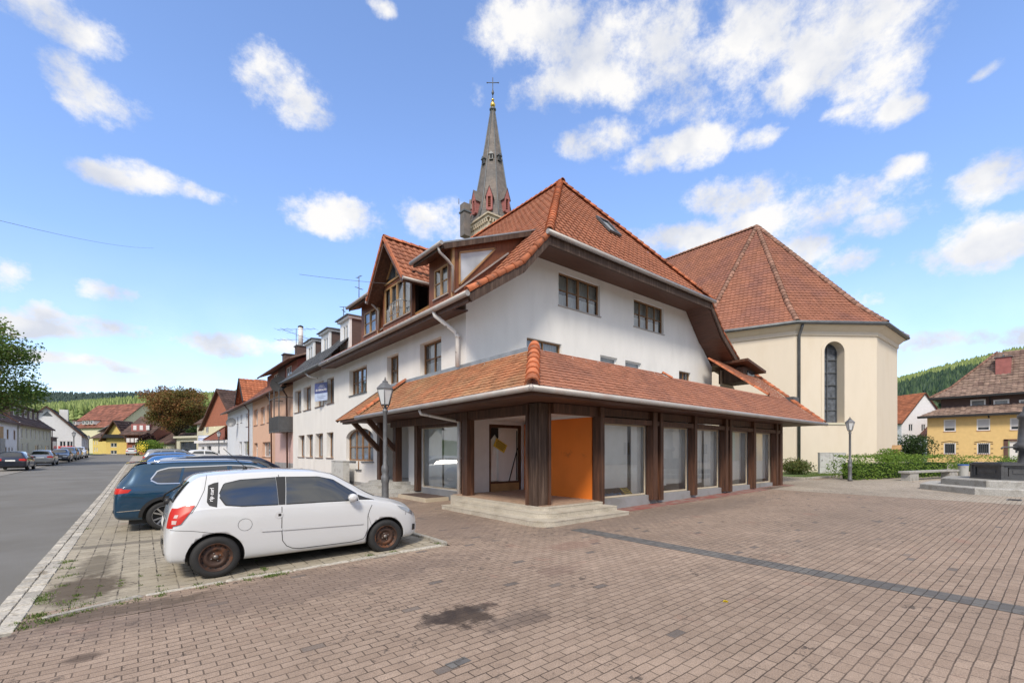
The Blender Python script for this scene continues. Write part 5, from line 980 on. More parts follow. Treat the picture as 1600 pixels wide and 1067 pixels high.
# ------------------------------------------------ right side: yellow house, white gable, brown roof
def yellow():
    X0, Y0, zb = 69.6, 10.3, .8; F = Fr((X0, Y0, 0), -pi/2); L = 26
    H_ = empty('yellow_house', (X0, Y0, zb), 'large yellow house with a two-tier brown tiled roof behind the hedge and fountain', 'house')
    U = lambda px: Y0-YA(px, X0); Z = lambda py, px: ZA(py, X0, YA(px, X0))
    def R(a, b, c, d): return (U(a), U(b), Z(d, b), Z(c, b))
    up = [R(1474.5, 1493.5, 655, 674), R(1526, 1547, 654, 672.5), R(1578, 1600, 652.5, 671.5), R(1632, 1656, 651, 671)]; lo = [R(1474.5, 1493.5, 692, 709.5), R(1526.5, 1547, 692, 709.5)]; door = [R(1575, 1592, 689, 721)]
    w_ = MB('stucco_yellow'); wall(w_, F, [(0, 0), (L, 0), (L, 6.2), (0, 6.2)], up+lo+door, .2); wall(w_, Fr((X0+11, Y0, 0), pi), [(0, 0), (11, 0), (11, 6.2), (0, 6.2)]); w_.build('wall', H_)
    for o in up: 
        wn = window(H_, F, *o, rec=.08, cols=1, fm='white_paint', gm='glass_opaque', sill='stone_red', fw=.1); s_ = MB('shutter_grey'); s_.fbox(F, o[0]+.1, o[1]-.1, -.05, -.03, o[2]+(o[3]-o[2])*.28, o[3]-.08); s_.build('shutter', wn)
    for o in lo:
        wn = window(H_, F, *o, rec=.08, cols=1, fm='white_paint', gm='glass_opaque', sill='stone_red', fw=.1); s_ = MB('iron_dark')
        for k in range(6): a = o[0]+.12+(o[1]-o[0]-.24)*k/5; s_.fbox(F, a-.012, a+.012, .0, .03, o[2], o[3])
        s_.build('window_grille', wn); s_ = MB('copper_brown')
        for k in range(3):
            z = o[2]+.1+(o[3]-o[2]-.2)*k/2; s_.fbox(F, o[0]-.22, o[0]-.06, .01, .03, z-.03, z+.03); s_.fbox(F, o[1]+.06, o[1]+.22, .01, .03, z-.03, z+.03)
        s_.tube([F(o[0]-.2, .03, o[3]+.08), F((o[0]+o[1])/2, .03, o[3]+.22), F(o[1]+.2, .03, o[3]+.08)], .025, 5); s_.build('wall_ornament', wn)
    o = door[0]; dm = MB('copper_brown'); dm.fbox(F, o[0]-.3, o[0], 0, .06, o[2], o[3]+.15); dm.fbox(F, o[0]-.3, o[1]+.4, 0, .06, o[3]+.02, o[3]+.2); dm.m('white_paint').fbox(F, o[0]+.1, o[1], -.18, -.1, o[2], o[3]); dm.m('glass_opaque').fbox(F, o[0]+.5, o[1]-.1, -.1, -.09, o[2]+.9, o[3]-.3); dm.build('front_door', H_)
    # skirt roof, upper storey, main hip roof
    r = MB('tile_brown'); tiles(r, (X0-.7, Y0+.7, 5.75), (0, -1, 0), (1.9, 0, 1.1), [(0, 0, L+1.4), (2.2, 1.9, L)], .42, .4, .05, .04, ns=4); r.m('black_tar').box(X0-.75, X0, Y0-L, Y0+.75, 5.62, 5.75); r.box(X0-.78, X0-.66, Y0-L, Y0+.75, 5.6, 5.85); r.build('lower_roof', H_)
    ux = X0+1.2; uz0, uz1 = 6.55, 7.95; F2 = Fr((ux, Y0-1.0, 0), -pi/2); c = MB('cladding_brown')
    U2 = lambda px: Y0-1.0-YA(px, ux); Z2 = lambda py, px: ZA(py, ux, YA(px, ux)); ops = [(U2(a), U2(b), Z2(638, b), Z2(623.5, b)) for a, b in ((1516, 1540), (1552, 1577), (1592, 1616))]
    wall(c, F2, [(0, uz0), (L-2, uz0), (L-2, uz1), (0, uz1)], ops, .08); c.poly([F2(0, 0, uz0), F2(0, -9, uz0), F2(0, -9, uz1), F2(0, 0, uz1)]); c.build('upper_storey', H_)
    for o in ops: window(H_, F2, *o, rec=.04, cols=1, fm='white_paint', gm='glass_pale', sill=None, fw=.13)
    r = MB('tile_brown'); O = (ux-.9, Y0-.1, 7.85)
    tiles(r, O, (0, -1, 0), (2, 0, 1.25), [(0, 0, L), (2.36, 1.6, L)], .42, .4, .05, .04, ns=4); tiles(r, (ux+1.1, Y0-.1, 9.1), (0, -1, 0), (3.2, 0, 3.9), [(0, 1.6, L), (5.05, 5.0, L)], .42, .4, .05, .04, ns=4)
    r.m('black_tar').box(ux-.95, ux, Y0-L, Y0-.05, 7.75, 7.86); r.box(ux-1.0, ux-.88, Y0-L, Y0-.05, 7.72, 7.95); r.m('tile_brown'); r.poly([(ux-.9, Y0-.1, 7.85), (ux+1.1, Y0-1.7, 9.1), (ux+4.3, Y0-5.1, 13), (ux+10, Y0-5.1, 13), (ux+10, Y0-.1, 7.85)]); r.m('tile_church_ridge'); caps(r, (ux-.9, Y0-.1, 7.9), (ux+1.1, Y0-1.7, 9.15), .14, .4); caps(r, (ux+1.1, Y0-1.7, 9.15), (ux+4.3, Y0-5.1, 13.05), .14, .4); r.build('roof', H_)
    g = MB('black_tar'); y_ = YA(1545, X0-.1); g.tube([(ux-.95, y_, 7.8), (ux-.1, y_, 7.3), (ux-.1, y_, 6.6), (X0-.7, y_, 5.7), (X0-.06, y_, 5.4)], .06, 6); g.build('downpipe', H_)
    chimney(H_, 73.4, 4.6, 9.9, 1.15, 2.2, 'stone_red'); 
yellow()
F, w_ = Fp(1362, 92, 1408.5, 86); house('white_house', 'white house with an orange-red roof and narrow gable right of the church', F, w_, 10, 6.6, 12.2, 'u', 'stucco_light', 'tile_far_orange', (), tw=.5, over=.3, rwins=[(1.6, 2.5, 4.9, 6.2), (4.4, 5.3, 4.9, 6.2), (7.2, 8.1, 4.9, 6.2), (3, 3.9, 2, 3.3), (6, 6.9, 2, 3.3)], wk=gwk)
F, w_ = Fp(1424, 95, 1447, 78); house('brown_roofed_cottage', 'white house with a purplish-brown roof between the white gable and the yellow house', F, w_, 9, 4.0, 9.4, 'u', 'stucco_light', 'tile_far_red', [(2, 3, 1.2, 2.2), (8, 9, 1.2, 2.2), (13, 14, 1.2, 2.2)], tw=.6, wk=gwk)
# ------------------------------------------------ church
def church():
    cx, cy, R, n = 41.5, 17.2, 9.4, 10
    H_ = empty('church', (cx, cy, .4), 'cream-plastered church choir with polygonal end, tall arched window and steep tiled roof', 'church')
    ang = [180+36*k for k in range(6)]; P = [Vector((cx+R*cos(radians(a)), cy+R*sin(radians(a)), 0)) for a in ang]; NL = 30
    P = [Vector((P[0].x, cy+NL, 0))]+P+[Vector((P[-1].x, cy+NL, 0))]
    he = 10.1; w_ = MB('stucco_cream'); openings = {}
    for i in range(len(P)-1):
        a, b = P[i], P[i+1]; F = Fr(a, atan2(b.y-a.y, b.x-a.x)); L = (b-a).length
        if i == 2:
            def um(px):
                u = (px-800)/711; d = Vector((sH+cH*u, cH-sH*u)); # intersect with wall line
                e = Vector((F.u.x, F.u.y)); det = d.x*(-e.y)+e.x*d.y; t = (a.x*(-e.y)+e.x*a.y)/det; return (Vector((d.x*t, d.y*t))-Vector((a.x, a.y))).dot(e)
            u0, u1 = um(1287.5), um(1319); uc = (u0+u1)/2; hw = (u1-u0)/2; z0, z1 = 3.75, 8.5; FW = F; op = (u0, u1, z0, z1+hw)
            wall(w_, F, [(0, -.5), (L, -.5), (L, he), (0, he)], [op], .0)
            k = 14; pts = [(uc-hw*cos(pi*j/k), z1+hw*sin(pi*j/k)) for j in range(k+1)]; win = (u0, u1, z0, z1, uc, hw, pts)
            for j in range(k):
                p, q = pts[j], pts[j+1]; w_.poly([F(p[0], 0, p[1]), F(q[0], 0, q[1]), F(q[0], 0, z1+hw), F(p[0], 0, z1+hw)]); w_.poly([F(p[0], 0, p[1]), F(q[0], 0, q[1]), F(q[0], -.75, q[1]), F(p[0], -.75, p[1])], True)
            for p, q in (((u0, z0), (u0, z1)), ((u1, z1), (u1, z0)), ((u1, z0), (u0, z0))): w_.poly([F(p[0], 0, p[1]), F(q[0], 0, q[1]), F(q[0], -.75, q[1]-(.0)), F(p[0], -.75, p[1])])
            w_.m('stone_sand'); 
        else: wall(w_, F, [(0, -.5), (L, -.5), (L, he), (0, he)])
        w_.m('stucco_cream')
    w_.build('wall', H_)
    # window
    u0, u1, z0, z1, uc, hw, pts = win; m = MB('lead_glass'); F = FW
    m.poly([F(u0, -.7, z0)]+[F(u, -.7, z) for u, z in pts]+[F(u1, -.7, z0)]); m.m('zinc_dark')
    for a in (u0+.03, uc, u1-.03): m.fbox(F, a-.03, a+.03, -.7, -.62, z0, z1+(hw if a == uc else 0))
    for j in range(7): z = z0+.03+(z1-z0+.4)*j/6; m.fbox(F, u0, u1, -.7, -.63, z-.025, z+.025)
    m.tube([F(u, -.66, z) for u, z in pts], .04, 6); m.m('stucco_beige').fbox(F, u0-.1, u1+.1, -.0, .06, z0-.14, z0-.02)
    m.build('arched_window', H_)
    tr = MB('stucco_cream'); q = [(u0-.2, z0)]+[(uc-(hw+.2)*cos(pi*j/14), z1+(hw+.2)*sin(pi*j/14)) for j in range(15)]+[(u1+.2, z0)]; q2 = [(u0, z0)]+pts+[(u1, z0)]
    for j in range(len(q)-1): tr.prism([F(q[j][0], .002, q[j][1]), F(q[j+1][0], .002, q[j+1][1]), F(q2[j+1][0], .002, q2[j+1][1]), F(q2[j][0], .002, q2[j][1])], F.n*.03)
    tr.build('window_surround', H_)
    def ring(R_, z, back=NL):
        Q = [Vector((cx+R_*cos(radians(a))/1.0, cy+R_*sin(radians(a)), z)) for a in ang]; return [Vector((Q[0].x, cy+back, z))]+Q+[Vector((Q[-1].x, cy+back, z))]
    c = MB('stucco_cream'); prof = [(R+.02, 9.55), (R+.08, 9.6), (R+.1, 9.85), (R+.35, 10.05), (R+.5, 10.2)]; rg = [ring(r_, z) for r_, z in prof]
    for a, b in zip(rg, rg[1:]):
        for j in range(len(a)-1): c.poly([a[j], a[j+1], b[j+1], b[j]], False)
    c.build('cornice', H_)
    g = MB('zinc_dark'); g.tube(ring(R+.62, 10.3), .13, 8); gp = FW(.25, .14, 0); g.tube([FW(.25, .5, 10.2), FW(.25, .4, 9.95), FW(.25, .14, 9.5), FW(.25, .14, 0)], .09, 8); g.build('gutter', H_)
    # roof: a slight flare at the eaves, then steep faces to the apex
    r = MB('tile_church'); E, K, A = ring(R+.6, 10.35), ring(R-1.3, 12.05), Vector((cx, cy, 21.3)); Ar = Vector((cx, cy+NL, 21.3))
    for i in range(len(E)-1):
        a, b, c_, d_ = E[i], E[i+1], K[i], K[i+1]; U = (b-a).normalized(); m1 = (c_+d_)/2-(a+b)/2; V = m1-U*m1.dot(U); L = V.length
        tiles(r, a, U, V, [(0, 0, (b-a).length), (L, (c_-a).dot(U), (d_-a).dot(U))], .3, .36, .045, .035, ns=4)
        if i in (0, len(E)-2): t0, t1 = (Ar, A) if i == 0 else (A, Ar)
        else: t0 = t1 = A
        m2 = (t0+t1)/2-(c_+d_)/2; V = m2-U*m2.dot(U); L = V.length
        tiles(r, c_, U, V, [(0, 0, (d_-c_).length), (L, (t0-c_).dot(U), (t1-c_).dot(U))], .3, .36, .045, .035, ns=4)
    r.m('tile_church_ridge')
    for i in range(1, 7): caps(r, E[i], K[i]+Vector((0, 0, .06)), .17, .42); caps(r, K[i]+Vector((0, 0, .06)), A+Vector((0, 0, .06)), .17, .42)
    caps(r, A+Vector((0, 0, .05)), Ar+Vector((0, 0, .05)), .17, .42); r.build('roof', H_)
church()
def tower():
    cx, cy = 41.5, 55.5; H_ = empty('church_tower', (cx, cy, 1), 'church tower with tall slate spire, red louvred dormers and a gilded ball', 'church tower')
    D = sH*cx+cH*cy; S_ = D/711; zt = lambda py: ZY(py, D)
    b = MB('stone_sand'); hw = 3.0; zc = zt(368); b.M = Matrix.Translation((cx, cy, 0)) @ Matrix.Rotation(0, 4, 'Z'); b.box(-hw, hw, -hw, hw, 0, zc)
    b.box(-hw-.25, hw+.25, -hw-.25, hw+.25, zc+.5, zc+.9)
    for k in range(13):
        for s_ in (-1, 1):
            a = -hw+.1+k*.46; b.box(a, a+.2, s_*(hw+.12)-.13, s_*(hw+.12)+.13, zc, zc+.5); b.box(s_*(hw+.12)-.13, s_*(hw+.12)+.13, a, a+.2, zc, zc+.5)
    b.box(-hw-.45, hw+.45, -hw-.45, hw+.45, zc+.9, zc+1.15); b.build('tower_shaft', H_)
    s = MB('slate'); z0 = zc+1.15; zA = zt(172); R0 = 3.15; n = 8; a0 = pi/8
    def prof(t): return R0*(1-t)**1.0*(1+.16*(1-t)**6)+.28*t
    rows = 46
    s.M = Matrix.Translation((cx, cy, 0))
    for k in range(rows):
        t0, t1 = k/rows, (k+1)/rows; r0, r1 = prof(t0), prof(t1); za, zb = z0+(zA-z0)*t0, z0+(zA-z0)*t1
        for j in range(n):
            p = [Vector((cos(a0+2*pi*(j+q)/n), sin(a0+2*pi*(j+q)/n), 0)) for q in (0, 1)]; m_ = max(1, int(6*(1-t0)))
            for q in range(m_):
                A_ = p[0].lerp(p[1], q/m_); B_ = p[0].lerp(p[1], (q+1)/m_)
                s.poly([A_*(r0*1.012)+Vector((0, 0, za-.03)), B_*(r0*1.012)+Vector((0, 0, za-.03)), B_*r1+Vector((0, 0, zb)), A_*r1+Vector((0, 0, zb))], False, random.random())
    s.m('zinc_dark')
    for j in range(n): d = Vector((cos(a0+2*pi*j/n), sin(a0+2*pi*j/n), 0)); s.tube([d*prof(t)*1.01+Vector((0, 0, z0+(zA-z0)*t)) for t in (0, .1, .2, .4, .7, 1)], .09, 5)
    s.M = None; s.build('spire', H_)
    # louvred lucarnes on the diagonal-free faces
    for j in range(8):
        a = 2*pi*j/8; 
        if j not in (3, 4, 5, 6): continue
        F = Fr((cx+cos(a)*prof(.02)*.985, cy+sin(a)*prof(.02)*.985, zt(346)), a+pi/2); m = MB('stone_red'); wv = .33; h1 = 1.85; h2 = 3.3
        for q in (-1, 1): m.fbox(F, q*wv-.12, q*wv+.12, -1.2, .05, 0, h1)
        m.fbox(F, -wv, wv, -1.3, .02, -.1, .3); m.prism([F(-wv-.16, .06, h1), F(wv+.16, .06, h1), F(0, .06, h2)], -F.n*1.3); m.fbox(F, -wv, wv, -1.4, -.35, .3, h1); m.m('plaster_red')
        for q in range(6): m.prism([F(-wv+.1, -.1, .35+q*.27), F(wv-.1, -.1, .35+q*.27), F(wv-.1, -.34, .52+q*.27), F(-wv+.1, -.34, .52+q*.27)], (0, 0, .04))
        m.m('slate'); m.prism([F(-wv-.3, .12, h1-.15), F(0, .12, h2+.12), F(0, -1.2, h2+.12), F(-wv-.3, -1.0, h1-.15)], (0, 0, .07)); m.prism([F(wv+.3, .12, h1-.15), F(0, .12, h2+.12), F(0, -1.2, h2+.12), F(wv+.3, -1.0, h1-.15)], (0, 0, .07)); m.build('louvred_dormer', H_)
    for a, t in ((pi*1.25, .52), (pi*1.0, .5), (pi*1.5, .52)):
        F = Fr((cx+cos(a)*prof(t), cy+sin(a)*prof(t), z0+(zA-z0)*t), a+pi/2); m = MB('zinc_dark'); m.fbox(F, -.28, .28, -.5, .15, 0, .7); m.prism([F(-.4, .25, .7), F(.4, .25, .7), F(0, .25, 1.15)], -F.n*.7); m.m('black_tar').fbox(F, -.18, .18, .15, .17, .1, .6); m.build('small_dormer', H_)
    c = MB('zinc_dark'); c.lathe((cx, cy, zA-.3), [(.25, 0), (.52, .2), (.52, .35), (.25, .6), (.16, 1.6)], 12); zb = zt(164); c.m('gold').lathe((cx, cy, zb-.5), [(.05, 0), (.28, .1), (.40, .4), (.28, .75), (.1, .85)], 14); c.lathe((cx, cy, zt(159)), [(.08, 0), (.26, .2), (.08, .4)], 10); c.m('iron_dark'); zT = zt(122); c.tube([(cx, cy, zb), (cx, cy, zT)], .06, 6); d = Vector((cH, -sH, 0)); zz = zt(130); c.tube([Vector((cx, cy, zz))-d*.85, Vector((cx, cy, zz))+d*.85], .055, 6); c.lathe((cx, cy, zt(146)), [(.05, -.4), (.22, 0), (.05, .6)], 8)
    for q in (-1, 1): c.lathe(Vector((cx, cy, zz))+d*.85*q, [(.02, -.12), (.12, 0), (.02, .12)], 8)
    c.build('cross', H_)
    # stair turret at the left of the spire foot
    m = MB('slate'); p = W(727, D-3, 0); m.box(p.x-.55, p.x+.55, p.y-.55, p.y+.55, zt(385), zt(337)); m.m('zinc_dark').box(p.x-.68, p.x+.68, p.y-.68, p.y+.68, zt(350), zt(350)+.2); m.tube([(p.x-1.1, p.y, zt(340)), (p.x-1.1, p.y, zt(332))], .05, 5); m.build('stair_turret', H_)
tower()
# annex behind the pavilion
def annex():
    H_ = empty('annex', (25, 12.2, .3), 'low cream annex with a small dark dormer between the corner house and the church', 'building')
    m = MB('stucco_cream'); wall(m, Fr((23.75, 11.7, 0), 0), [(0, 0), (3.2, 0), (3.2, 4), (.6, 6.1), (0, 6.1)]); m.build('wall', H_)
    d = MB('wood_weathered'); d.box(24.0, 25.3, 10.6, 11.9, 5.4, 6.15); d.m('wood_dark').prism([(23.6, 10.2, 6.35), (25.75, 10.2, 5.95), (25.75, 12.4, 5.95), (23.6, 12.4, 6.35)], (0, 0, .13)); d.m('glass_opaque').box(24.4, 25.2, 10.57, 10.6, 5.55, 6.0); d.build('dormer', H_)
    d = MB('zinc_dark'); d.box(24.9, 25.6, 8.6, 9.2, 4.1, 4.5); d.build('roof_hatch', H_)
annex()
# ------------------------------------------------ street lamps
def lamp(x, y, h, label, grp='old-style street lamps'):
    z = gz(x, y); H_ = empty('street_lamp', (x, y, z), label, 'street lamp', grp); s = h/3.75
    m = MB('lamp_grey'); m.lathe((x, y, z), [(r*s, q*s) for r, q in ((.12, 0), (.12, .12), (.10, .16), (.095, .75), (.11, .8), (.115, .95), (.085, 1.0), (.105, 1.1), (.10, 1.22), (.062, 1.3), (.055, 2.75), (.075, 2.78), (.075, 2.83), (.04, 2.86), (.035, 3.0))], 14); m.build('post', H_)
    m = MB('lamp_grey'); z0, z1 = 2.98*s, 3.42*s; r0, r1 = .125*s, .235*s; c = Vector((x, y, z))
    for k in range(6):
        a = pi/3*k; b = pi/3*(k+1); A0, A1 = c+Vector((r0*cos(a), r0*sin(a), z0)), c+Vector((r1*cos(a), r1*sin(a), z1)); B0, B1 = c+Vector((r0*cos(b), r0*sin(b), z0)), c+Vector((r1*cos(b), r1*sin(b), z1))
        m.tube([A0, A1], .011*s, 5); m.tube([A0, B0], .012*s, 5); m.tube([A1, B1], .016*s, 5); m.tube([A0, c+Vector((.04*s*cos(a), .04*s*sin(a), 2.85*s))], .01*s, 5)
    m.lathe((x, y, z), [(r*s, q*s) for r, q in ((.255, 3.42), (.25, 3.44), (.14, 3.56), (.085, 3.60), (.085, 3.64), (.03, 3.67), (.035, 3.70), (.012, 3.72), (.022, 3.74), (.004, 3.77))], 6, sm=False); m.build('lantern', H_)
    g = MB('lamp_glass'); g.lathe((x, y, z), [(r0*.96, z0+.01), (r1*.96, z1)], 6, sm=False); g.build('lamp_glass', H_); return H_
lamp(5.37, 12.27, 3.75, 'grey lamp post with glass lantern in front of the shop canopy'); p = W(1328, 22); lamp(p.x, p.y, 3.1, 'lamp post standing in front of the church wall')
p = W(342, 56); lamp(p.x, p.y, 3.75, 'lamp post beyond the parked cars near the pale terraced house'); p = W(290, 102); lamp(p.x, p.y, 3.75, 'small distant lamp post in front of the beige shop')
p = W(115.5, 74); lamp(p.x, p.y, 4.2, 'lamp post in front of the white gabled house on the left'); p = W(138.5, 90); lamp(p.x, p.y, 3.9, 'lamp post at the right corner of the white gabled house')
# ------------------------------------------------ fountain, bench, bin, cabinets
def fountain():
    c = Vector((24.77, .96, 0)); z = .33; H_ = empty('fountain', (c.x, c.y, z), 'dark octagonal fountain basin with central column on granite steps', 'fountain')
    def octo(m, R_, z0, z1, a0=pi/8, bev=.03):
        q = lambda r_, zz: [(c.x+r_*cos(a0+pi/4*k), c.y+r_*sin(a0+pi/4*k), zz) for k in range(8)]
        A, B, C_ = q(R_, z0), q(R_, z1-bev), q(R_-bev, z1)
        for k in range(8): m.rnd = random.random(); j = (k+1) % 8; m.poly([A[k], A[j], B[j], B[k]]); m.poly([B[k], B[j], C_[j], C_[k]])
        m.poly(C_)
    a0 = radians(23.8)
    m = MB('stone_granite'); octo(m, 3.0, z-.3, z+.22, a0); octo(m, 2.38, z+.22, z+.46, a0); m.build('steps', H_)
    b = MB('iron_dark'); R1, zt, zb = 1.5, z+1.02, z+.46
    for k in range(8):
        a, b_ = a0+pi/4*k, a0+pi/4*(k+1); P, Q = Vector((c.x+R1*cos(a), c.y+R1*sin(a), zb)), Vector((c.x+R1*cos(b_), c.y+R1*sin(b_), zb)); F = Fr(P, atan2(Q.y-P.y, Q.x-P.x)); L = (Q-P).length; h = zt-zb
        wall(b, F, [(0, 0), (L, 0), (L, h), (0, h)], [(.14, L-.14, .13, h-.12)], .04); b.fbox(F, .16, L-.16, -.06, -.04, .13, h-.12); b.fbox(F, .26, L-.26, -.04, -.02, .22, h-.21); b.fbox(F, -.03, L+.03, -.02, .06, h-.05, h); b.fbox(F, -.02, L+.02, -.02, .05, 0, .06); b.fbox(F, -.02, .05, -.02, .035, .06, h-.05)
        b.prism([F(0, 0, h+.001), F(L, 0, h+.001), F(L-.1, -.25, h+.001), F(.1, -.25, h+.001)], (0, 0, .03)); b.poly([F(.1, -.25, h), F(L-.1, -.25, h), F(L-.1, -.25, .1), F(.1, -.25, .1)])
    b.build('basin', H_); w_ = MB('glass_opaque'); w_.poly([(c.x+1.3*cos(a0+pi/4*k), c.y+1.3*sin(a0+pi/4*k), zt-.12) for k in range(8)]); w_.build('water', H_)
    m = MB('iron_dark'); m.lathe((c.x, c.y, zb), [(.32, 0), (.32, .5), (.26, .6), (.22, 1.0), (.36, 1.08), (.36, 1.25), (.26, 1.33), (.22, 2.15), (.27, 2.22), (.27, 2.3), (.14, 2.42), (.12, 2.6), (.05, 2.7), (.06, 2.8), (.01, 2.92)], 12); m.build('column', H_)
    m = MB('iron_dark'); d = Vector((-cH, sH, 0)); q = c+Vector((0, 0, zb+1.15)); m.tube([q+d*.25, q+d*.9, q+d*.95+Vector((0, 0, -.06))], .03, 8); m.build('spout', H_); m = MB('iron_dark'); d2 = Vector((-sH, -cH, 0)); m.tube([q+d2*.25, q+d2*.9, q+d2*.95+Vector((0, 0, -.06))], .03, 8); m.build('spout', H_)
fountain()
m = MB('stone_granite'); F, w_ = Fp(1421, 21.8, 1499, 24.2, .39); H_ = empty('stone_bench', F.o, 'long granite bench slab on two blocks in front of the hedge', 'bench'); m.fbox(F, 0, w_, -.45, 0, .36, .45); m.build('seat', H_)
for u_ in (.15, w_-1.0): m = MB('stone_granite'); m.fbox(F, u_, u_+.85, -.4, -.04, -.1, .357); m.build('support', H_)
p = W(1505, 25.4); m = MB('cabinet_grey'); m.lathe(p, [(.20, 0), (.21, .02), (.23, .62), (.235, .63)], 20); H_ = m.build('litter_bin', label='grey round litter bin with a blue liner behind the stone bench', cat='litter bin'); 
m = MB('plastic_blue'); m.lathe(p, [(.225, .60), (.245, .64), (.235, .68), (.2, .66)], 20); m.build('bin_liner', H_)
p0 = W(1281, 28.2); p1 = W(1302, 28.0); p2 = W(1322.5, 27.9)
for a, b, lb, h in ((p0, p1, 'left one of two grey utility cabinets against the church wall', 1.28), (p1, p2, 'right one of two grey utility cabinets against the church wall', 1.27)):
    F = Fr((a.x, a.y, .42), atan2(b.y-a.y, b.x-a.x)); L = (Vector((b.x-a.x, b.y-a.y))).length-.02; H_ = empty('utility_cabinet', F.o, lb, 'cabinet', 'utility cabinets by the church')
    m = MB('cabinet_grey'); m.fbox(F, 0, L, -.35, 0, 0, h); m.fbox(F, -.015, L+.015, -.37, .02, h, h+.04); m.fbox(F, -.01, L+.01, -.0, .012, .0, .38); m.build('body', H_)
    m = MB('cabinet_grey'); m.fbox(F, .03, L-.03, .002, .014, .42, h-.04); H2 = m.build('door', H_); m = MB('black_tar'); m.fbox(F, .1, .13, .014, .03, h*.62, h*.70); m.build('handle', H2)
p = W(526, 19); F = Fr((7.35, YA(518, 7.35), .2), -pi/2); m = MB('cabinet_grey'); L = YA(518, 7.35)-YA(536, 7.35); m.fbox(F, 0, L, -.3, 0, .0, 1.12); m.fbox(F, -.02, L+.02, -.32, .02, 1.12, 1.16); m.build('utility_cabinet', label='grey utility cabinet against the white street wall beside the arched window', cat='cabinet')
# stones and kerb of the church lawn
kerb_run('lawn_kerb', lambda t: (26.5+t*6, 8.6-t*.9, 0), 8, .14, .10, 1, None)
kerb_run('lawn_kerb', lambda t: (26.5, 8.6+t*4, 0), 5, .14, .10, 1, None)
# ------------------------------------------------ hedges, shrubs, trees
def bush(name, c, rad, n, size, leaf, label, cat='shrub', stems=True, lumps=7, group=None):
    m = MB(leaf); c = Vector(c)
    for k in range(lumps):
        q = c+Vector((random.uniform(-.5, .5)*rad[0], random.uniform(-.5, .5)*rad[1], random.uniform(-.3, .35)*rad[2])); f = random.uniform(.55, .75); m.leaves(q, [r_*f for r_ in rad], n//lumps, size, shell=.55, rr=(random.uniform(0, .3), random.uniform(.6, 1)))
    m.leaves(c, [r_*.85 for r_ in rad], n//4, size*1.2, shell=0, rr=(0, .3))
    H_ = empty(name, (c.x, c.y, c.z-rad[2]), label, cat, group); m.build('foliage', H_)
    s_ = MB('bark')
    for k in range(4): a = random.random()*6.3; s_.tube([(c.x, c.y, c.z-rad[2]-.1), (c.x+cos(a)*rad[0]*.4, c.y+sin(a)*rad[1]*.4, c.z)], .02, 5)
    s_.build('stem', H_)
def hedge(px0, D0, px1, D1, h, t, leaf, label, dens=420, size=.085, n0=0):
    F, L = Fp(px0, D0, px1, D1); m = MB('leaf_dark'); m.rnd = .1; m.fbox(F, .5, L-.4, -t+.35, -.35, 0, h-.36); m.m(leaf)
    for k in range(int(L*1.7)):
        q = F(random.uniform(0, L), -t*random.uniform(.1, .9), h*random.uniform(.3, .82)); r0 = random.uniform(0, .35); m.leaves(q, (.6, .6, h*.40), int(dens*.55), size, shell=.6, rr=(r0, r0+.65))
    for k in range(5): q = F(random.uniform(-.1, .7), -t*random.uniform(.1, .9), h*random.uniform(.3, .6)); m.leaves(q, (.5, .5, h*.42), int(dens*.6), size, shell=.5, rr=(.15, .8))
    for k in range(int(L*dens*.6)): 
        side = random.random(); q = F(random.uniform(0, L), (0 if side < .6 else -t*random.random())+random.gauss(0, .06), h*random.random() if side < .6 else h+random.gauss(0, .05)); m.leaves(q, (.05, .05, .05), 2, size, rr=(.1, 1))
    return m.build('hedge', label=label, cat='hedge')
hedge(1338, 22.5, 1498, 26.0, 1.22, 1.3, 'leaf_hedge', 'bright green hedge along the church lawn behind the stone bench')
hedge(1493, 31, 1575, 30, 1.05, 1.0, 'leaf_hedge', 'clipped hedge between the litter bin and the yellow house', 260)
p = W(1250, 27.8); bush('shrub', (p.x, p.y, p.z+.4), (1.5, 1.0, .62), 3400, .09, 'leaf_shrub', 'reddish green shrub below the church downpipe')
p = W(1388, 29); bush('shrub', (p.x, p.y, p.z+.95), (.8, .8, .75), 1800, .1, 'leaf_hedge', 'tall green shrub at the right corner of the church')
p = W(1424, 40); bush('shrub', (p.x, p.y, p.z+1.4), (1.75, 1.5, 1.5), 4200, .14, 'leaf_dark', 'dark leafy bush in front of the white gabled house on the right')
p = W(1590, 34); bush('shrub', (p.x, p.y, p.z+.5), (1.5, 1.2, .6), 1500, .1, 'leaf_hedge', 'low green bush left of the yellow house door')
p = W(1401, 31); m = MB('wood_light'); m.box(p.x-.03, p.x+.03, p.y-.03, p.y+.03, p.z, p.z+1.1); m.m('orange_wall' if False else 'wood_light').box(p.x-.2, p.x+.2, p.y-.18, p.y+.18, p.z+1.1, p.z+1.5); m.prism([(p.x-.27, p.y-.24, p.z+1.5), (p.x+.27, p.y-.24, p.z+1.5), (p.x, p.y-.24, p.z+1.8)], (0, .48, 0)); m.build('bird_house', label='small wooden bird house on a post behind the hedge', cat='bird house')
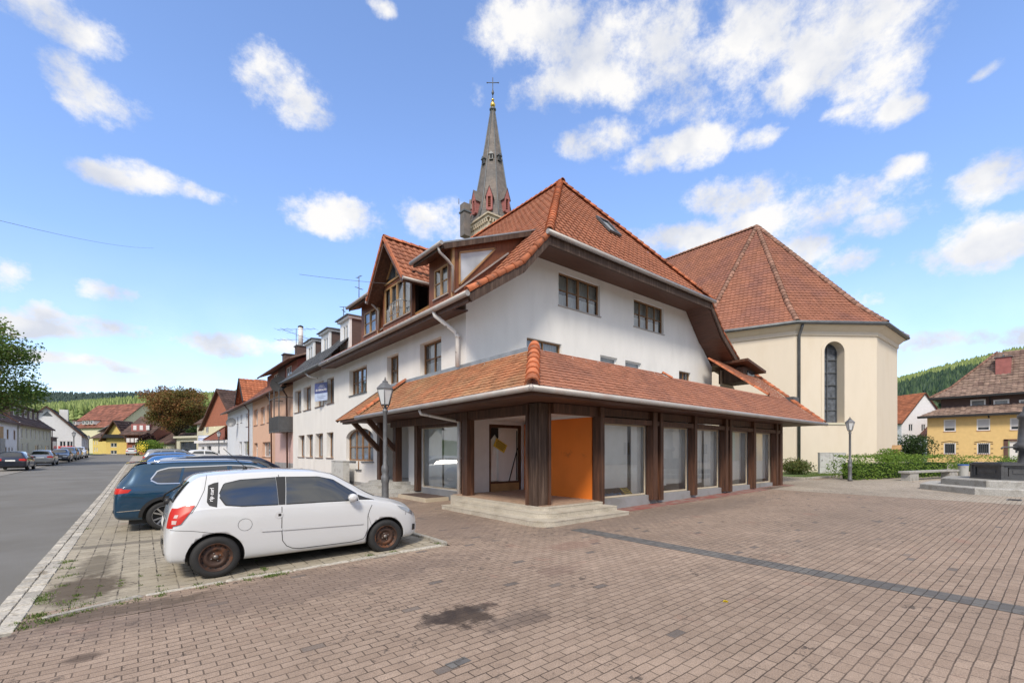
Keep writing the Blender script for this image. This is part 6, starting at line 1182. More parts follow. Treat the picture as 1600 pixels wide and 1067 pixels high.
def tree(name, base, h, crown, leaf, label, n=16000, size=.25, trunk=.3, lumps=40, sd=1, low=.35, sq=.8):
    random.seed(sd); b = Vector(base); H_ = empty(name, b, label, 'tree'); t = MB('bark'); z1 = h*low
    t.tube([b, b+Vector((.05, 0, z1*.5)), b+Vector((0, .05, z1)), b+Vector((0, 0, h*.8))], [trunk, trunk*.75, trunk*.6, trunk*.15], 9)
    m = MB(leaf); cz = h*(low+1)/2*1.02
    for k in range(lumps):
        d = Vector((random.gauss(0, 1), random.gauss(0, 1), random.gauss(0, 1))).normalized()*random.uniform(.45, .88); q = b+Vector((d.x*crown, d.y*crown, cz+d.z*h*(1-low)/2*sq)); r_ = crown*random.uniform(.2, .34)
        t.tube([b+Vector((0, 0, z1*random.uniform(.8, 1.3))), (b+Vector((0, 0, z1)))*.4+q*.6+Vector((0, 0, -.3)), q], [trunk*.35, trunk*.2, trunk*.05], 5)
        r0 = random.uniform(0, .45); m.leaves(q, (r_, r_, r_*.7), n//lumps, size, shell=.15, rr=(r0, r0+.55))
    t.build('trunk', H_); m.build('crown', H_); random.seed(sd+100)
p = W(-84, 40); tree('street_tree', (p.x, p.y, p.z), 14.6, 6.8, 'leaf_maple', 'green deciduous tree reaching into the frame at the far left', 42000, .25, .28, 90, 5, .16, .95)
p = W(276, 95); tree('maple_tree', (p.x, p.y, p.z), 14.4, 6.9, 'leaf_autumn', 'broad tree turning from green to reddish brown beside the parked cars', 34000, .34, .4, 80, 9, .3, .95)
p = W(229, 93); bush('shrub', (p.x, p.y, p.z+2.6), (1.9, 1.8, 2.0), 3000, .3, 'leaf_purple', 'dark purple-leaved shrub left of the brown-green tree')
p = W(236, 80); bush('shrub', (p.x, p.y, p.z+1.4), (2.6, 1.8, 1.6), 2600, .22, 'leaf_hedge', 'bright green bush with yellow flowers at the end of the parking row')
m = MB('flower_yellow')
for k in range(160): q = W(221+random.gauss(0, 3), 77.5, 0)+Vector((random.gauss(0, .3), random.gauss(0, .3), .9+1.6+random.gauss(0, .45))); m.rnd = random.random(); m.poly([q, q+Vector((.1, 0, .03)), q+Vector((.04, .06, .1))])
m.build('flower_patch', label='patch of yellow flowers in front of the green bush', cat='flowers')
p = W(300, 118); tree('background_tree', (p.x, p.y, p.z), 9, 4, 'leaf_dark', 'dark tree behind the broad brown-green tree', 6000, .4, .2, 24, 21)
for k, (px, D) in enumerate(((184, 180), (196, 190), (172, 170), (210, 210), (160, 175))):
    p = W(px, D, hill_z(*W(px, D, 0).xy)); tree('village_tree', p, 10+k % 3*2, 4.5, 'leaf_dark' if k % 2 else 'leaf_maple', ('rounded tree among the far village houses, ' + ('just left of the half-timbered house', 'above the half-timbered house', 'behind the yellow house', 'highest up the slope', 'behind the big red-brown roof')[k]), 2600, .6, .2, 14, 40+k)
# things behind the viewer: seen in the shop panes and car glass
random.seed(11)
F = Fr((66, -17, 0), pi); house('square_house', 'large beige house at the east side of the square, seen only in the shop windows', F, 28, 12, 8, 13, 'u', 'stucco_cream', 'tile_far_red', [(2+i*4.6, 3.4+i*4.6, z, z+1.6) for i in range(6) for z in (1.4, 4.9)], wk=gwk, tw=.8)
F = Fr((34, -30, 0), pi); house('opposite_house', 'beige house across the square, seen only as a reflection in the shop windows', F, 26, 12, 8, 13, 'u', 'stucco_cream', 'tile_far_red', [(2+i*4.2, 3.3+i*4.2, z, z+1.6) for i in range(6) for z in (1.2, 4.6)], wk=gwk, tw=.8)
for k, (x, y) in enumerate(((-6, -30), (-14, -26), (2, -34), (-24, -20), (-30, -8))):
    tree('square_tree', (x, y, 0), 9+k % 2*2, 4.5, 'leaf_dark', 'dark tree across the square behind the viewer, ' + ('middle of the row', 'second from the west', 'near the beige house', 'at the south-west corner', 'west of the road', 'at the east end')[k], 3500, .5, .25, 18, 60+k)
F = Fr((-13.5, 8, 0), pi/2); house('roadside_house', 'pale house across the road, seen only as a reflection in the street-side shop window', F, 26, 9, 6, 9.5, 'u', 'stucco_beige', 'tile_far_brown', [(2+i*3.4, 3.1+i*3.4, z, z+1.5) for i in range(7) for z in (1, 3.9)], wk=gwk, tw=.8)
m = MB('iron_dark'); p = W(1585, 14.0); m.M = Matrix.Translation((p.x, p.y, p.z)); m.box(-.35, .35, -.16, .16, -.05, .006); m.m('black_tar')
for k in range(9): m.box(-.32+k*.075, -.28+k*.075, -.13, .13, .006, .008)
m.build('drain_grate', label='dark iron drain grate set in the paving in front of the fountain', cat='drain')
m = MB('flower_yellow'); p = W(1132, 5.1); m.leaves((p.x, p.y, p.z+.012), (.02, .02, .004), 3, .05); m.build('fallen_leaf', label='small yellow leaf lying alone on the paving', cat='leaf')
# overhead wires
def wire(a, b, sag, label, r=.007):
    a, b = Vector(a), Vector(b); m = MB('iron_dark'); m.tube([a.lerp(b, t)+Vector((0, 0, -sag*4*t*(1-t))) for t in [i/12 for i in range(13)]], r, 4); m.build('overhead_wire', label=label, cat='cable')
wire(W(-60, 14, ZY(330, 14)), W(240, 45, ZY(388, 45)), .3, 'thin cable hanging in the open sky at the upper left')
wire(W(468, 19, ZY(429, 19)), (8.9, 15.2, 8.05), .05, 'thin cable running to the gabled dormer of the corner house')
# ------------------------------------------------ vehicles
TAB = {
 'small': dict(L=3.6, W=1.65, wx=(.545, 2.912), wr=.285, st=[
  (0, .60, .34, .56, .60, .46, .63), (.025, .70, .27, .64, .76, .56, .80), (.07, .755, .24, .76, .94, .585, .99), (.17, .785, .23, .86, 1.12, .565, 1.18), (.30, .80, .21, .93, 1.29, .545, 1.35), (.42, .81, .20, .95, 1.355, .535, 1.415), (.8, .822, .19, .955, 1.385, .54, 1.45), (1.3, .825, .19, .95, 1.40, .545, 1.47), (1.8, .825, .19, .94, 1.385, .54, 1.455), (2.1, .825, .19, .93, 1.335, .53, 1.40), (2.4, .823, .19, .92, 1.175, .555, 1.24), (2.7, .82, .19, .90, 1.00, .60, 1.05), (2.85, .818, .20, .875, .94, .62, .975), (3.1, .80, .20, .82, .875, .60, .91), (3.35, .745, .20, .72, .78, .55, .82), (3.5, .66, .22, .60, .66, .50, .69), (3.57, .58, .25, .50, .54, .45, .57), (3.6, .50, .30, .42, .45, .40, .47)]),
 'suv': dict(L=4.5, W=1.84, wx=(.88, 3.56), wr=.345, st=[
  (0, .74, .42, .66, .74, .60, .78), (.03, .84, .34, .84, .98, .68, 1.02), (.09, .885, .30, .98, 1.12, .70, 1.16), (.22, .90, .28, 1.06, 1.30, .66, 1.36), (.36, .91, .27, 1.08, 1.50, .62, 1.57), (.52, .915, .26, 1.085, 1.55, .62, 1.615), (1.2, .92, .25, 1.075, 1.585, .63, 1.665), (2.1, .92, .25, 1.06, 1.585, .63, 1.67), (2.7, .92, .25, 1.05, 1.53, .62, 1.61), (3.05, .92, .25, 1.04, 1.37, .64, 1.44), (3.4, .918, .25, 1.03, 1.18, .69, 1.23), (3.6, .915, .26, 1.01, 1.09, .72, 1.125), (4.0, .90, .27, .95, 1.02, .70, 1.06), (4.28, .85, .28, .84, .92, .66, .96), (4.42, .76, .30, .70, .78, .60, .82), (4.48, .68, .34, .56, .62, .56, .66), (4.5, .62, .38, .50, .53, .52, .56)]),
 'hatch': dict(L=4.25, W=1.78, wx=(.80, 3.42), wr=.31, st=[
  (0, .70, .38, .58, .64, .56, .68), (.03, .80, .30, .74, .84, .64, .88), (.09, .85, .26, .86, .98, .66, 1.02), (.25, .87, .24, .92, 1.15, .62, 1.20), (.45, .88, .22, .95, 1.31, .58, 1.37), (.65, .885, .21, .955, 1.365, .57, 1.43), (1.2, .89, .20, .95, 1.39, .57, 1.465), (1.9, .89, .20, .94, 1.39, .57, 1.475), (2.4, .89, .20, .93, 1.34, .57, 1.42), (2.8, .888, .20, .92, 1.16, .60, 1.22), (3.15, .885, .20, .90, .99, .65, 1.03), (3.35, .88, .21, .87, .93, .67, .965), (3.75, .86, .22, .80, .86, .65, .89), (4.03, .81, .23, .70, .77, .62, .80), (4.17, .72, .26, .58, .64, .56, .67), (4.23, .64, .30, .48, .52, .50, .55), (4.25, .58, .34, .42, .45, .46, .47)]),
}
def hermite(T, x):
    n = len(T)
    if x <= T[0][0]: return T[0][1:]
    if x >= T[-1][0]: return T[-1][1:]
    k = max(i for i in range(n-1) if T[i][0] <= x); h = T[k+1][0]-T[k][0]; t = (x-T[k][0])/h; out = []
    def sl(i, c):
        if i <= 0 or i >= n-1: j = min(max(i, 0), n-2); return (T[j+1][c]-T[j][c])/(T[j+1][0]-T[j][0])
        a = (T[i][c]-T[i-1][c])/(T[i][0]-T[i-1][0]); b = (T[i+1][c]-T[i][c])/(T[i+1][0]-T[i][0])
        return 0 if a*b <= 0 else 2*a*b/(a+b)
    for c in range(1, len(T[0])):
        m0, m1 = sl(k, c)*h, sl(k+1, c)*h; p0, p1 = T[k][c], T[k+1][c]
        out.append((2*t**3-3*t*t+1)*p0+(t**3-2*t*t+t)*m0+(-2*t**3+3*t*t)*p1+(t**3-t*t)*m1)
    return out
def car(kind, x, y, rz, paint_, label, near=False, scl=None, rim='alloy', glass='car_glass', group='parked cars', detail=True, rails=False):
    T = TAB[kind]; L, Wd, wr = T['L'], T['W'], T['wr']; z = gz(x, y) if abs(x) < 200 else 0
    H_ = empty('parked_car', (x, y, z), label, 'car', group, rz)
    if scl: H_.scale = scl
    xs = []
    st = T['st']; sub = 6 if near else 2
    for a, b in zip(st, st[1:]):
        for k in range(sub): xs.append(a[0]+(b[0]-a[0])*k/sub)
    xs.append(st[-1][0])
    def ring(x_):
        w, zb, zs, zr, wq, zt = hermite(st, x_); s_ = zs-zb
        p = [(0, zb), (.75*w, zb), (.92*w, zb+.025), (.975*w, zb+.1*s_+.03), (.995*w, zb+.35*s_), (w, zb+.58*s_), (.992*w, zb+.8*s_), (.962*w, zs-.012), (.945*w, zs+.02*min(1, (zr-zs)*6)), (.945*w+(wq-.945*w)*.5+.012, zs+(zr-zs)*.55), (wq, zr), (.9*wq, zr+(zt-zr)*.5), (.55*wq, zr+(zt-zr)*.9), (0, zt)]
        if near:
            q = [p[0], p[1]]; n = len(p)
            for i in range(1, n-1):
                a, b, c, d = p[i-1], p[i], p[i+1], p[min(i+2, n-1)]
                for t in (.33, .67, 1): q.append(tuple(.5*((2*b[j])+(-a[j]+c[j])*t+(2*a[j]-5*b[j]+4*c[j]-d[j])*t*t+(-a[j]+3*b[j]-3*c[j]+d[j])*t**3) for j in (0, 1)))
            p = q
        return p
    R = [ring(x_) for x_ in xs]; m = MB(paint_); m.m('black_plastic'); m.m(paint_); P = []
    for x_, r in zip(xs, R): P.append([(x_, -yy, zz) for yy, zz in r]+[(x_, yy, zz) for yy, zz in r[::-1][1:-1]])
    ids = [[m.V(p) for p in row] for row in P]; n = len(P[0])
    for i in range(len(ids)-1):
        for j in range(n): m.F([ids[i][j], ids[i][(j+1) % n], ids[i+1][(j+1) % n], ids[i+1][j]], True)
    m.F(ids[0][::-1], False); m.F(ids[-1], False)
    body = m.build('body', H_, local=1)
    bvh = BVHTree.FromPolygons([tuple(v) for v in m.v], m.f)
    # wheel arches cut out of the body
    cut = MB(paint_); cut.m('black_plastic'); ra = wr*1.17
    for wx in T['wx']:
        for s_ in (-1, 1): cut.lathe((wx, s_*(Wd/2+.15), wr), [(ra, -.42 if s_ > 0 else -.03), (ra, .03 if s_ > 0 else .42)], 40 if near else 16, 'y')
    co = cut.build('cut', H_, local=1)
    for o_ in (body, co):
        bm = bmesh.new(); bm.from_mesh(o_.data); bmesh.ops.remove_doubles(bm, verts=bm.verts, dist=1e-5); bmesh.ops.recalc_face_normals(bm, faces=bm.faces); bm.to_mesh(o_.data); bm.free()
    md = body.modifiers.new('b', 'BOOLEAN'); md.object = co; md.operation = 'DIFFERENCE'; md.solver = 'EXACT'
    dg = bpy.context.evaluated_depsgraph_get(); dg.update(); me = bpy.data.meshes.new_from_object(body.evaluated_get(dg)); body.modifiers.clear(); body.data = me; bpy.data.objects.remove(co)
    def cast(side, a, b, off):
        o, d = {'R': ((a, -3, b), (0, 1, 0)), 'L': ((a, 3, b), (0, -1, 0)), 'T': ((a, b, 4), (0, 0, -1)), 'B': ((-2, a, b), (1, 0, 0)), 'F': ((L+2, a, b), (-1, 0, 0))}[side]
        h = bvh.ray_cast(Vector(o), Vector(d))
        if h[0] is None: return None
        nn = h[1] if h[1].dot(Vector(d)) < 0 else -h[1]; return h[0]+nn*off
    def lerp_pl(pts, t):
        ds = [0]
        for p, q in zip(pts, pts[1:]): ds.append(ds[-1]+sqrt((p[0]-q[0])**2+(p[1]-q[1])**2)+1e-9)
        s_ = t*ds[-1]
        for k in range(len(pts)-1):
            if s_ <= ds[k+1]+1e-9: f = (s_-ds[k])/(ds[k+1]-ds[k]); return (pts[k][0]+(pts[k+1][0]-pts[k][0])*f, pts[k][1]+(pts[k+1][1]-pts[k][1])*f)
        return pts[-1]
    def patch(mb, side, top, bot, off=.004, nu=14, nv=6):
        if not near: nu, nv = max(3, nu//2), max(2, nv//2)
        G = []
        for j in range(nv+1):
            row = []
            for i in range(nu+1):
                a, b = lerp_pl(top, i/nu), lerp_pl(bot, i/nu); f = j/nv; q = cast(side, a[0]+(b[0]-a[0])*f, a[1]+(b[1]-a[1])*f, off); row.append(q)
            G.append(row)
        vi = [[mb.V(q) if q is not None else None for q in row] for row in G]
        for j in range(nv):
            for i in range(nu):
                f = [vi[j][i], vi[j][i+1], vi[j+1][i+1], vi[j+1][i]]
                if None not in f: mb.F(f, True)
    def strip(mb, side, pts, w=.004, off=.0025, n=30):
        q = [lerp_pl(pts, i/n) for i in range(n+1)]; A = []
        for i in range(n+1):
            a, b = q[max(0, i-1)], q[min(n, i+1)]; dx, dy = b[0]-a[0], b[1]-a[1]; l = sqrt(dx*dx+dy*dy) or 1
            A.append((cast(side, q[i][0]-dy/l*w, q[i][1]+dx/l*w, off), cast(side, q[i][0]+dy/l*w, q[i][1]-dx/l*w, off)))
        v = [(mb.V(a) if a else None, mb.V(b) if b else None) for a, b in A]
        for a, b in zip(v, v[1:]):
            if None not in a and None not in b: mb.F([a[0], a[1], b[1], b[0]], True)
    # ---- glass
    if kind == 'small':
        sw = [([(.60, 1.14), (.66, 1.27), (.85, 1.315), (1.30, 1.335)], [(.60, 1.10), (.66, .99), (.85, .965), (1.30, .955)]), ([(1.44, 1.335), (1.9, 1.325), (2.12, 1.27), (2.46, 1.03)], [(1.40, .955), (1.9, .95), (2.2, .945), (2.46, .94)])]
        tri = ([(2.47, 1.025), (2.60, .965)], [(2.47, .94), (2.74, .925)]); pil = ([(1.305, 1.35), (1.435, 1.35)], [(1.305, .945), (1.39, .945)]); zr_, zf = 1.33, 1.04
        rear_w = ([(-.46, 1.31), (.46, 1.31)], [(-.50, 1.04), (.50, 1.04)]); ws = ([(2.16, -.47), (2.16, .47)], [(2.80, -.60), (2.80, .60)])
    elif kind == 'suv':
        sw = [([(.62, 1.22), (.74, 1.40), (.95, 1.47), (1.18, 1.49)], [(.62, 1.19), (.74, 1.13), (.95, 1.125), (1.10, 1.12)]), ([(1.23, 1.49), (1.6, 1.505), (2.05, 1.51)], [(1.15, 1.12), (1.6, 1.115), (2.05, 1.11)]), ([(2.15, 1.51), (2.6, 1.48), (2.95, 1.36), (3.28, 1.14)], [(2.15, 1.11), (2.6, 1.10), (2.95, 1.095), (3.28, 1.09)])]
        tri = None; pil = None; rear_w = ([(-.54, 1.50), (.54, 1.50)], [(-.62, 1.17), (.62, 1.17)]); ws = ([(2.78, -.54), (2.78, .54)], [(3.52, -.70), (3.52, .70)])
    else:
        sw = [([(.66, 1.10), (.85, 1.28), (1.25, 1.31), (1.7, 1.32)], [(.66, 1.06), (.85, 1.0), (1.25, .99), (1.7, .98)]), ([(1.8, 1.32), (2.3, 1.29), (2.6, 1.2), (3.0, .99)], [(1.8, .98), (2.3, .97), (2.6, .965), (3.0, .96)])]
        tri = None; pil = None; rear_w = ([(-.50, 1.31), (.50, 1.31)], [(-.58, 1.04), (.58, 1.04)]); ws = ([(2.46, -.50), (2.46, .50)], [(3.28, -.66), (3.28, .66)])
    for s_ in 'RL':
        if s_ == 'L' and not near and abs(rz) < .1: continue
        fr = MB('chrome' if kind == 'suv' and near else 'rubber')
        if near:
            for tp, bt in sw: strip(fr, s_, tp, .012, .003); strip(fr, s_, bt, .012, .003)
            if pil: fr.m('black_plastic'); patch(fr, s_, pil[0], pil[1], .003, 4, 8)
            if tri: patch(fr, s_, tri[0], tri[1], .004, 5, 4)
            fr.build('window_trim', H_, local=1)
        for tp, bt in sw: g = MB(glass); patch(g, s_, tp, bt, .0055, 22, 10); g.build('side_window', H_, local=1)
        md_ = MB(paint_); mx = sw[-1][1][-1][0]-.12; mz = sw[-1][1][-1][1]+.02; sg = -1 if s_ == 'R' else 1; q = cast(s_, mx, mz, 0)
        if q is not None:
            c = q+Vector((0, sg*.10, .03)); md_.m(paint_ if kind != 'hatch' else 'black_plastic')
            md_.lathe(c, [(.02, -.08), (.055, -.07), (.068, -.035), (.066, .03), (.045, .055), (.01, .062)], 12, 'y'); md_.m('black_plastic').tube([q+Vector((0, -sg*.02, -.02)), c], .022, 6); md_.build('wing_mirror', H_, local=1)
    g = MB(glass); patch(g, 'B', *rear_w, .005, 14, 8); g.build('rear_window', H_, local=1)
    g = MB(glass); patch(g, 'T', *ws, .005, 14, 10); g.build('windscreen', H_, local=1)
    # ---- lights
    zt_ = {'small': (1.0, .72), 'suv': (1.06, .86), 'hatch': (.90, .70)}[kind]
    for s_, sg in (('R', -1), ('L', 1)):
        t = MB('tail_red'); hwB = Wd/2
        if kind == 'small':
            patch(t, s_, [(.13, .96), (.22, 1.0), (.325, 1.0)], [(.06, .745), (.11, .75), (.17, .77)], .014, 16, 14)
            if near: t.m('tail_clear'); patch(t, s_, [(.12, .885), (.155, .885)], [(.105, .845), (.14, .845)], .018, 4, 3); patch(t, s_, [(.09, .815), (.135, .815)], [(.085, .77), (.125, .77)], .018, 4, 3)
            t.m('tail_red'); patch(t, 'B', [(sg*.60, .97), (sg*.73, .97)], [(sg*.64, .72), (sg*.745, .72)], .007, 5, 8)
        elif kind == 'suv': patch(t, s_, [(.03, 1.02), (.30, 1.0)], [(.02, .90), (.24, .93)], .007, 10, 4); patch(t, 'B', [(sg*.40, 1.02), (sg*.86, 1.03)], [(sg*.40, .93), (sg*.84, .90)], .007, 10, 4)
        else: patch(t, s_, [(.05, .88), (.26, .90)], [(.04, .72), (.18, .74)], .007, 8, 4); patch(t, 'B', [(sg*.45, .88), (sg*.80, .90)], [(sg*.45, .74), (sg*.79, .72)], .007, 8, 4)
        t.build('tail_light', H_, local=1)
        h = MB('head_lamp')
        if kind == 'small': patch(h, s_, [(3.12, .80), (3.30, .745), (3.44, .66)], [(3.20, .73), (3.32, .66), (3.44, .60)], .006, 10, 5); patch(h, 'F', [(sg*.46, .66), (sg*.66, .70)], [(sg*.44, .58), (sg*.64, .58)], .006, 6, 4)
        else: f = L-4.25+4.0; patch(h, s_, [(f-.12, .80+(.12 if kind == 'suv' else 0)), (f+.15, .70+(.12 if kind == 'suv' else 0))], [(f-.05, .70+(.1 if kind == 'suv' else 0)), (f+.15, .62+(.1 if kind == 'suv' else 0))], .006, 6, 4); patch(h, 'F', [(sg*.35, .66+(.1 if kind == 'suv' else 0)), (sg*.72, .70+(.1 if kind == 'suv' else 0))], [(sg*.35, .58+(.1 if kind == 'suv' else 0)), (sg*.68, .58+(.1 if kind == 'suv' else 0))], .006, 6, 4)
        h.build('headlight', H_, local=1)
    # ---- gaps, mouldings, details
    if near:
        g = MB('rubber')
        for s_ in 'RL':
            if kind == 'small':
                strip(g, s_, [(1.345, 1.38), (1.345, .96), (1.335, .62), (1.345, .42), (1.42, .30), (1.58, .265), (2.38, .265), (2.55, .30), (2.60, .42), (2.60, .70), (2.72, .92)], .0045); strip(g, s_, [(.47, 1.40), (.43, 1.2), (.34, 1.0), (.28, .90)], .0025); strip(g, s_, [(.06, .70), (.30, .67), (.52, .62)], .0025); strip(g, s_, [(2.60, .70), (2.66, .5), (2.68, .25)], .002)
                strip(g, s_, [(.88+.085*cos(a/16*2*pi), .70+.085*sin(a/16*2*pi)) for a in range(17)], .002, .0022, 40)
                strip(g, s_, [(3.28, .62), (3.30, .70)], .003)
            elif kind == 'suv':
                strip(g, s_, [(1.17, 1.14), (1.12, .9), (1.28, .55), (1.35, .38), (2.05, .38), (2.1, .6), (2.1, 1.5)], .003); strip(g, s_, [(2.1, .38), (3.1, .38), (3.2, .6), (3.2, 1.1)], .003); strip(g, s_, [(.02, .86), (.5, .80)], .003)
        g.build('panel_gaps', H_, local=1)
        if kind == 'small':
            for s_ in 'RL':
                g = MB('cabinet_grey' if False else 'paint_white'); strip(g, s_, [(1.08, .595), (1.34, .585)], .016, .012); strip(g, s_, [(1.355, .585), (2.52, .555)], .016, .012); g.m('cabinet_grey'); strip(g, s_, [(1.08, .577), (1.34, .567)], .004, .006); strip(g, s_, [(1.355, .567), (2.52, .537)], .004, .006); g.build('side_moulding', H_, local=1)
                g = MB('cabinet_grey'); c = cast(s_, 1.30, .80, -.004); sg = -1 if s_ == 'R' else 1; g.m('paint_white').lathe(c, [(.052, sg*.012), (.045, sg*.006), (.01, -sg*.004)], 18, 'y'); g.m('black_plastic').box(c.x-.008, c.x+.03, c.y+sg*.004-.01, c.y+sg*.012+.004, c.z-.018, c.z+.018); g.build('door_handle', H_, local=1)
                d = MB('black_plastic'); patch(d, s_, [(.475, 1.26), (.54, 1.29), (.595, 1.30)], [(.45, 1.04), (.475, .99), (.56, .965)], .003, 8, 8)
                d.build('decal', H_, local=1, label='black decal with white vertical lettering behind the rear side window')
                if s_ == 'R':
                    tm = MB('text_white'); base_ = len(tm.v); text(tm, 'rip curl', lambda u, n_, z_: Vector((u, n_, z_)), 0, 0, 0, .062, ax=pi/2-.12, bold=.015)
                    for i, v in enumerate(tm.v): q = cast('R', .508+v.x, 1.135+v.z, .0055); tm.v[i] = q if q is not None else v
                    tm.build('decal_lettering', H_, local=1)
            b = MB('black_plastic'); patch(b, 'B', [(-.28, .50), (.28, .50)], [(-.26, .40), (.26, .40)], .006, 8, 4); patch(b, 'B', [(-.60, .37), (.60, .37)], [(-.58, .34), (.58, .34)], .006, 12, 2); b.m('plate'); patch(b, 'B', [(-.26, .80), (.26, .80)], [(-.26, .69), (.26, .69)], .012, 8, 4); b.build('rear_bumper_trim', H_, local=1)
            b = MB('black_plastic'); q = cast('B', 0, 1.02, .02); b.tube([q+Vector((0, 0, .0)), q+Vector((-.06, 0, .02)), q+Vector((-.03, -.05, .1)), q+Vector((.14, -.30, .24))], .012, 6); b.lathe(q, [(.045, -.05), (.05, 0), (.03, .04)], 10); b.build('rear_wiper', H_, local=1)
            a = MB('black_plastic'); q = cast('T', 1.0, 0, 0); a.lathe(q, [(.035, 0), (.02, .03), (.008, .05)], 10); a.tube([q+Vector((0, 0, .03)), q+Vector((-.28, 0, .32))], .005, 5); a.build('aerial', H_, local=1)
            b = MB('black_plastic'); patch(b, 'F', [(-.42, .40), (.42, .40)], [(-.40, .30), (.40, .30)], .005, 10, 4); patch(b, 'R', [(3.43, .44), (3.50, .43)], [(3.43, .33), (3.50, .33)], .006, 4, 4); b.m('plate'); patch(b, 'F', [(-.26, .52), (.26, .52)], [(-.26, .42), (.26, .42)], .01, 6, 3); b.build('front_grille', H_, local=1)
        if kind == 'suv':
            for s_ in 'RL':
                c = MB('chrome'); strip(c, s_, [(.62, 1.20), (.74, 1.115), (1.6, 1.10), (3.28, 1.075)], .012, .006, 40); strip(c, s_, [(.62, 1.22), (.74, 1.42), (.95, 1.485), (2.1, 1.525), (2.6, 1.495), (2.95, 1.375), (3.28, 1.145)], .012, .006, 40); strip(c, s_, [(.06, .50), (.45, .52)], .008, .006); c.build('window_chrome', H_, local=1)
                c = MB('black_plastic'); 
                for wx in T['wx']:
                    pts = [(wx+(ra+.035)*cos(pi*k/24), wr+(ra+.035)*sin(pi*k/24)) for k in range(25)]; strip(c, s_, pts, .035, .012, 40)
                strip(c, s_, [(1.3, .34), (3.1, .34)], .05, .01); c.build('arch_trim', H_, local=1)
                sg = -1 if s_ == 'R' else 1
                c = MB('chrome'); c.tube([cast('T', xx, sg*.60, .012+.045*(0 if xx in (.62, 2.7) else 1)) for xx in (.62, .8, 1.2, 1.7, 2.2, 2.55, 2.7)], .018, 8); c.build('roof_rail', H_, local=1)
                for xx in (1.32, 2.22): c = MB(paint_); q = cast(s_, xx, .98, .03); c.tube([q+Vector((-.09, 0, 0)), q+Vector((.09, 0, 0))], .014, 6); c.build('door_handle', H_, local=1)
            b = MB('black_plastic'); patch(b, 'B', [(-.74, .52), (.74, .52)], [(-.70, .44), (.70, .44)], .008, 12, 3); b.build('rear_bumper_trim', H_, local=1); b = MB(paint_); b.prism([(.20, -.55, 1.585), (.20, .55, 1.585), (.56, .55, 1.635), (.56, -.55, 1.635)], (0, 0, .02)); b.build('rear_spoiler', H_, local=1); b = MB('plate'); patch(b, 'B', [(-.26, .84), (.26, .84)], [(-.26, .73), (.26, .73)], .012, 6, 3); b.build('number_plate', H_, local=1)
    else:
        b = MB('plate'); patch(b, 'B', [(-.26, .80), (.26, .80)], [(-.26, .69), (.26, .69)], .012, 6, 3); patch(b, 'F', [(-.26, .50), (.26, .50)], [(-.26, .40), (.26, .40)], .012, 6, 3); b.build('number_plate', H_, local=1)
        b = MB('black_plastic'); patch(b, 'F', [(-.5, .60), (.5, .60)], [(-.48, .53), (.48, .53)], .006, 8, 3); patch(b, 'F', [(-.45, .38), (.45, .38)], [(-.42, .30), (.42, .30)], .006, 8, 3); b.build('grille', H_, local=1)
        if rails or kind == 'suv':
            for sg in (-1, 1): c = MB('zinc'); c.tube([p_ for p_ in [cast('T', xx, sg*.58, .035) for xx in (.65, 1.2, 2.0, 2.6)] if p_ is not None], .02, 6); c.build('roof_rail', H_, local=1)
    # ---- wheels
    for wx in T['wx']:
        for sg in (-1, 1):
            c = Vector((wx, sg*(Wd/2-.10), wr)); k = wr; t = MB('tyre'); N_ = 48 if near else 16
            t.lathe(c, [(k*.62, -sg*.09), (k*.9, -sg*.1), (k*.985, -sg*.075), (k, -sg*.03), (k, sg*.03), (k*.985, sg*.075), (k*.9, sg*.1), (k*.75, sg*.102), (k*.66, sg*.09)], N_, 'y', caps=False); W_ = t.build('wheel', H_, local=1); W_.scale = (1, 1, 1)
            r = MB(rim); f = sg*.085
            if rim == 'rust_steel':
                r.lathe(c, [(k*.68, sg*.095), (k*.655, sg*.098), (k*.63, sg*.09), (k*.60, sg*.055), (k*.54, sg*.045), (k*.50, sg*.055), (k*.40, sg*.068), (k*.34, sg*.062), (k*.30, sg*.045), (k*.14, sg*.045), (k*.12, sg*.06), (.001, sg*.062)], N_, 'y', caps=False)
                r.m('dark_room')
                for q in range(16): a = 2*pi*q/16; r.lathe(c+Vector((k*.545*cos(a), 0, k*.545*sin(a))), [(k*.038, sg*.0475), (k*.038, sg*.052)], 8, 'y')
                r.m('hub_steel').lathe(c, [(k*.11, sg*.05), (k*.10, sg*.075), (.001, sg*.078)], 16, 'y', caps=False)
                for q in range(4): a = 2*pi*q/4+.4; r.lathe(c+Vector((k*.19*cos(a), 0, k*.19*sin(a))), [(k*.035, sg*.045), (k*.035, sg*.062), (.001, sg*.066)], 6, 'y', caps=False)
            else:
                r.lathe(c, [(k*.72, sg*.09), (k*.70, sg*.1), (k*.67, sg*.08), (k*.66, -sg*.05)], N_, 'y', caps=False); r.m('black_plastic').lathe(c, [(k*.67, sg*.0), (.001, sg*.0)], N_, 'y', caps=False); r.m(rim); ns_ = 5
                for q in range(ns_):
                    for dd in (-.16, .16):
                        a0, a1 = 2*pi*q/ns_+dd*.5, 2*pi*q/ns_+dd*1.5
                        r.beam(c+Vector((k*.12*cos(a0), sg*.06, k*.12*sin(a0))), c+Vector((k*.68*cos(a1), sg*.088, k*.68*sin(a1))), .03*k/.3, .02, up=(0, 1, 0))
                r.lathe(c, [(k*.16, sg*.05), (k*.15, sg*.085), (.001, sg*.088)], 12, 'y', caps=False)
            o = r.build('rim', W_, local=1)
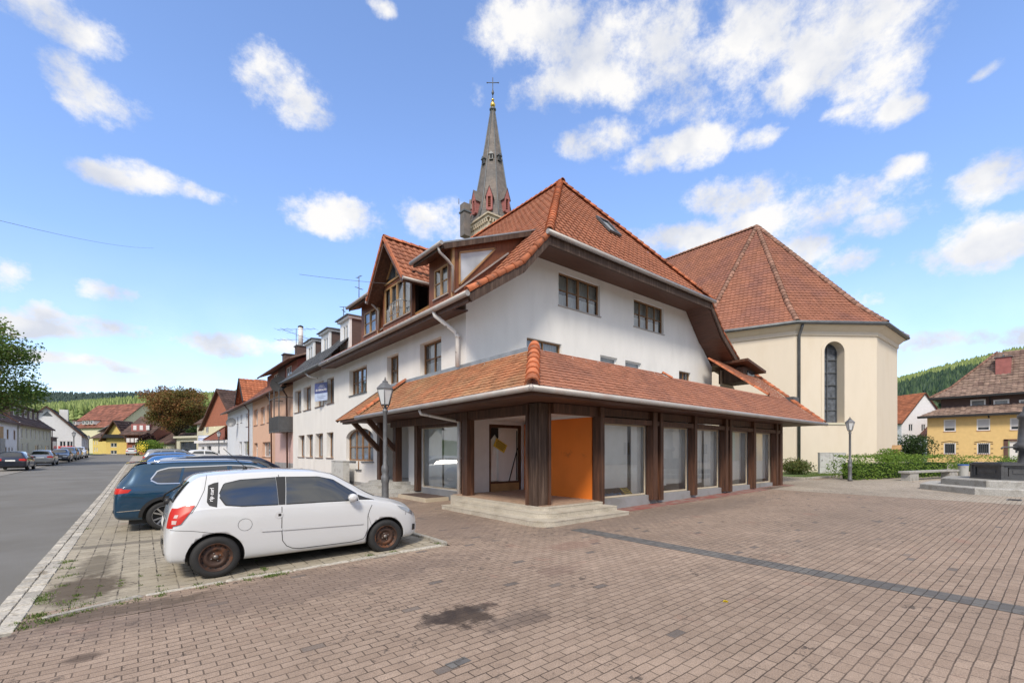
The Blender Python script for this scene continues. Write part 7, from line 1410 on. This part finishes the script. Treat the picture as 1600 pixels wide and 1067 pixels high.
    # floor pan and axles keep light from passing under the bonnet
    f = MB('black_plastic'); f.box(.25, L-.3, -Wd/2+.26, Wd/2-.26, .17, .3); f.build('floor_pan', H_, local=1)
    return H_
car('small', .235, 8.2, 0, 'paint_white', 'small white three-door hatchback with rusty steel wheels, nearest car in the parking bay', True, (1.035, 1, 1), 'rust_steel')
car('suv', -.45, 13.45, 0, 'paint_navy', 'dark petrol-blue sport utility car with alloy wheels and chrome trim behind the white hatchback', True, (1, 1, .915), 'alloy')
G_ = 'parked cars'
car('suv', .45, 18.2, 0, 'paint_dark', 'black-blue estate car of which only the roof and rails show behind the petrol-blue car', scl=(1, 1, .95))
car('hatch', .2, 24.5, 0, 'paint_pale', 'pale silver car whose roof shows behind the dark roof rails')
car('hatch', .0, 29.5, 0, 'paint_blue', 'bright blue hatchback in the middle of the parking row')
car('hatch', -.1, 34.5, 0, 'paint_dark', 'dark car between two blue ones in the parking row')
car('hatch', .1, 41, 0, 'paint_blue', 'farther bright blue hatchback in the parking row')
car('suv', .1, 48, 0, 'paint_silver', 'silver car near the far end of the parking row')
car('hatch', 3.6, 60, 0, 'paint_white', 'white car at the far end of the parking row')
Q = lambda px, D: W(px, D)
p = Q(22, 34.5); car('hatch', p.x-.2, p.y, pi/2, 'paint_dark', 'dark blue estate car seen from behind at the far left of the street')
p = Q(63, 43); car('hatch', p.x, p.y, pi/2, 'paint_silver', 'grey hatchback seen from behind, second in the row on the left')
p = Q(91, 50); car('hatch', p.x, p.y+4.2, -pi/2, 'paint_dark', 'dark car facing the viewer, third in the row on the left')
p = Q(103, 55.5); car('suv', p.x, p.y+4.4, -pi/2, 'paint_slate', 'dark grey car facing the viewer, fourth in the row on the left')
p = Q(112, 61); car('hatch', p.x, p.y+4.2, -pi/2, 'paint_silver', 'brownish silver car, fifth in the row on the left')
p = Q(121, 66); car('suv', p.x, p.y+4.4, -pi/2, 'paint_white', 'white car at the far end of the row on the left')
p = Q(205, 90); car('hatch', p.x, p.y, pi/2-.1, 'paint_white', 'white car driving away in the middle of the road', group=None)
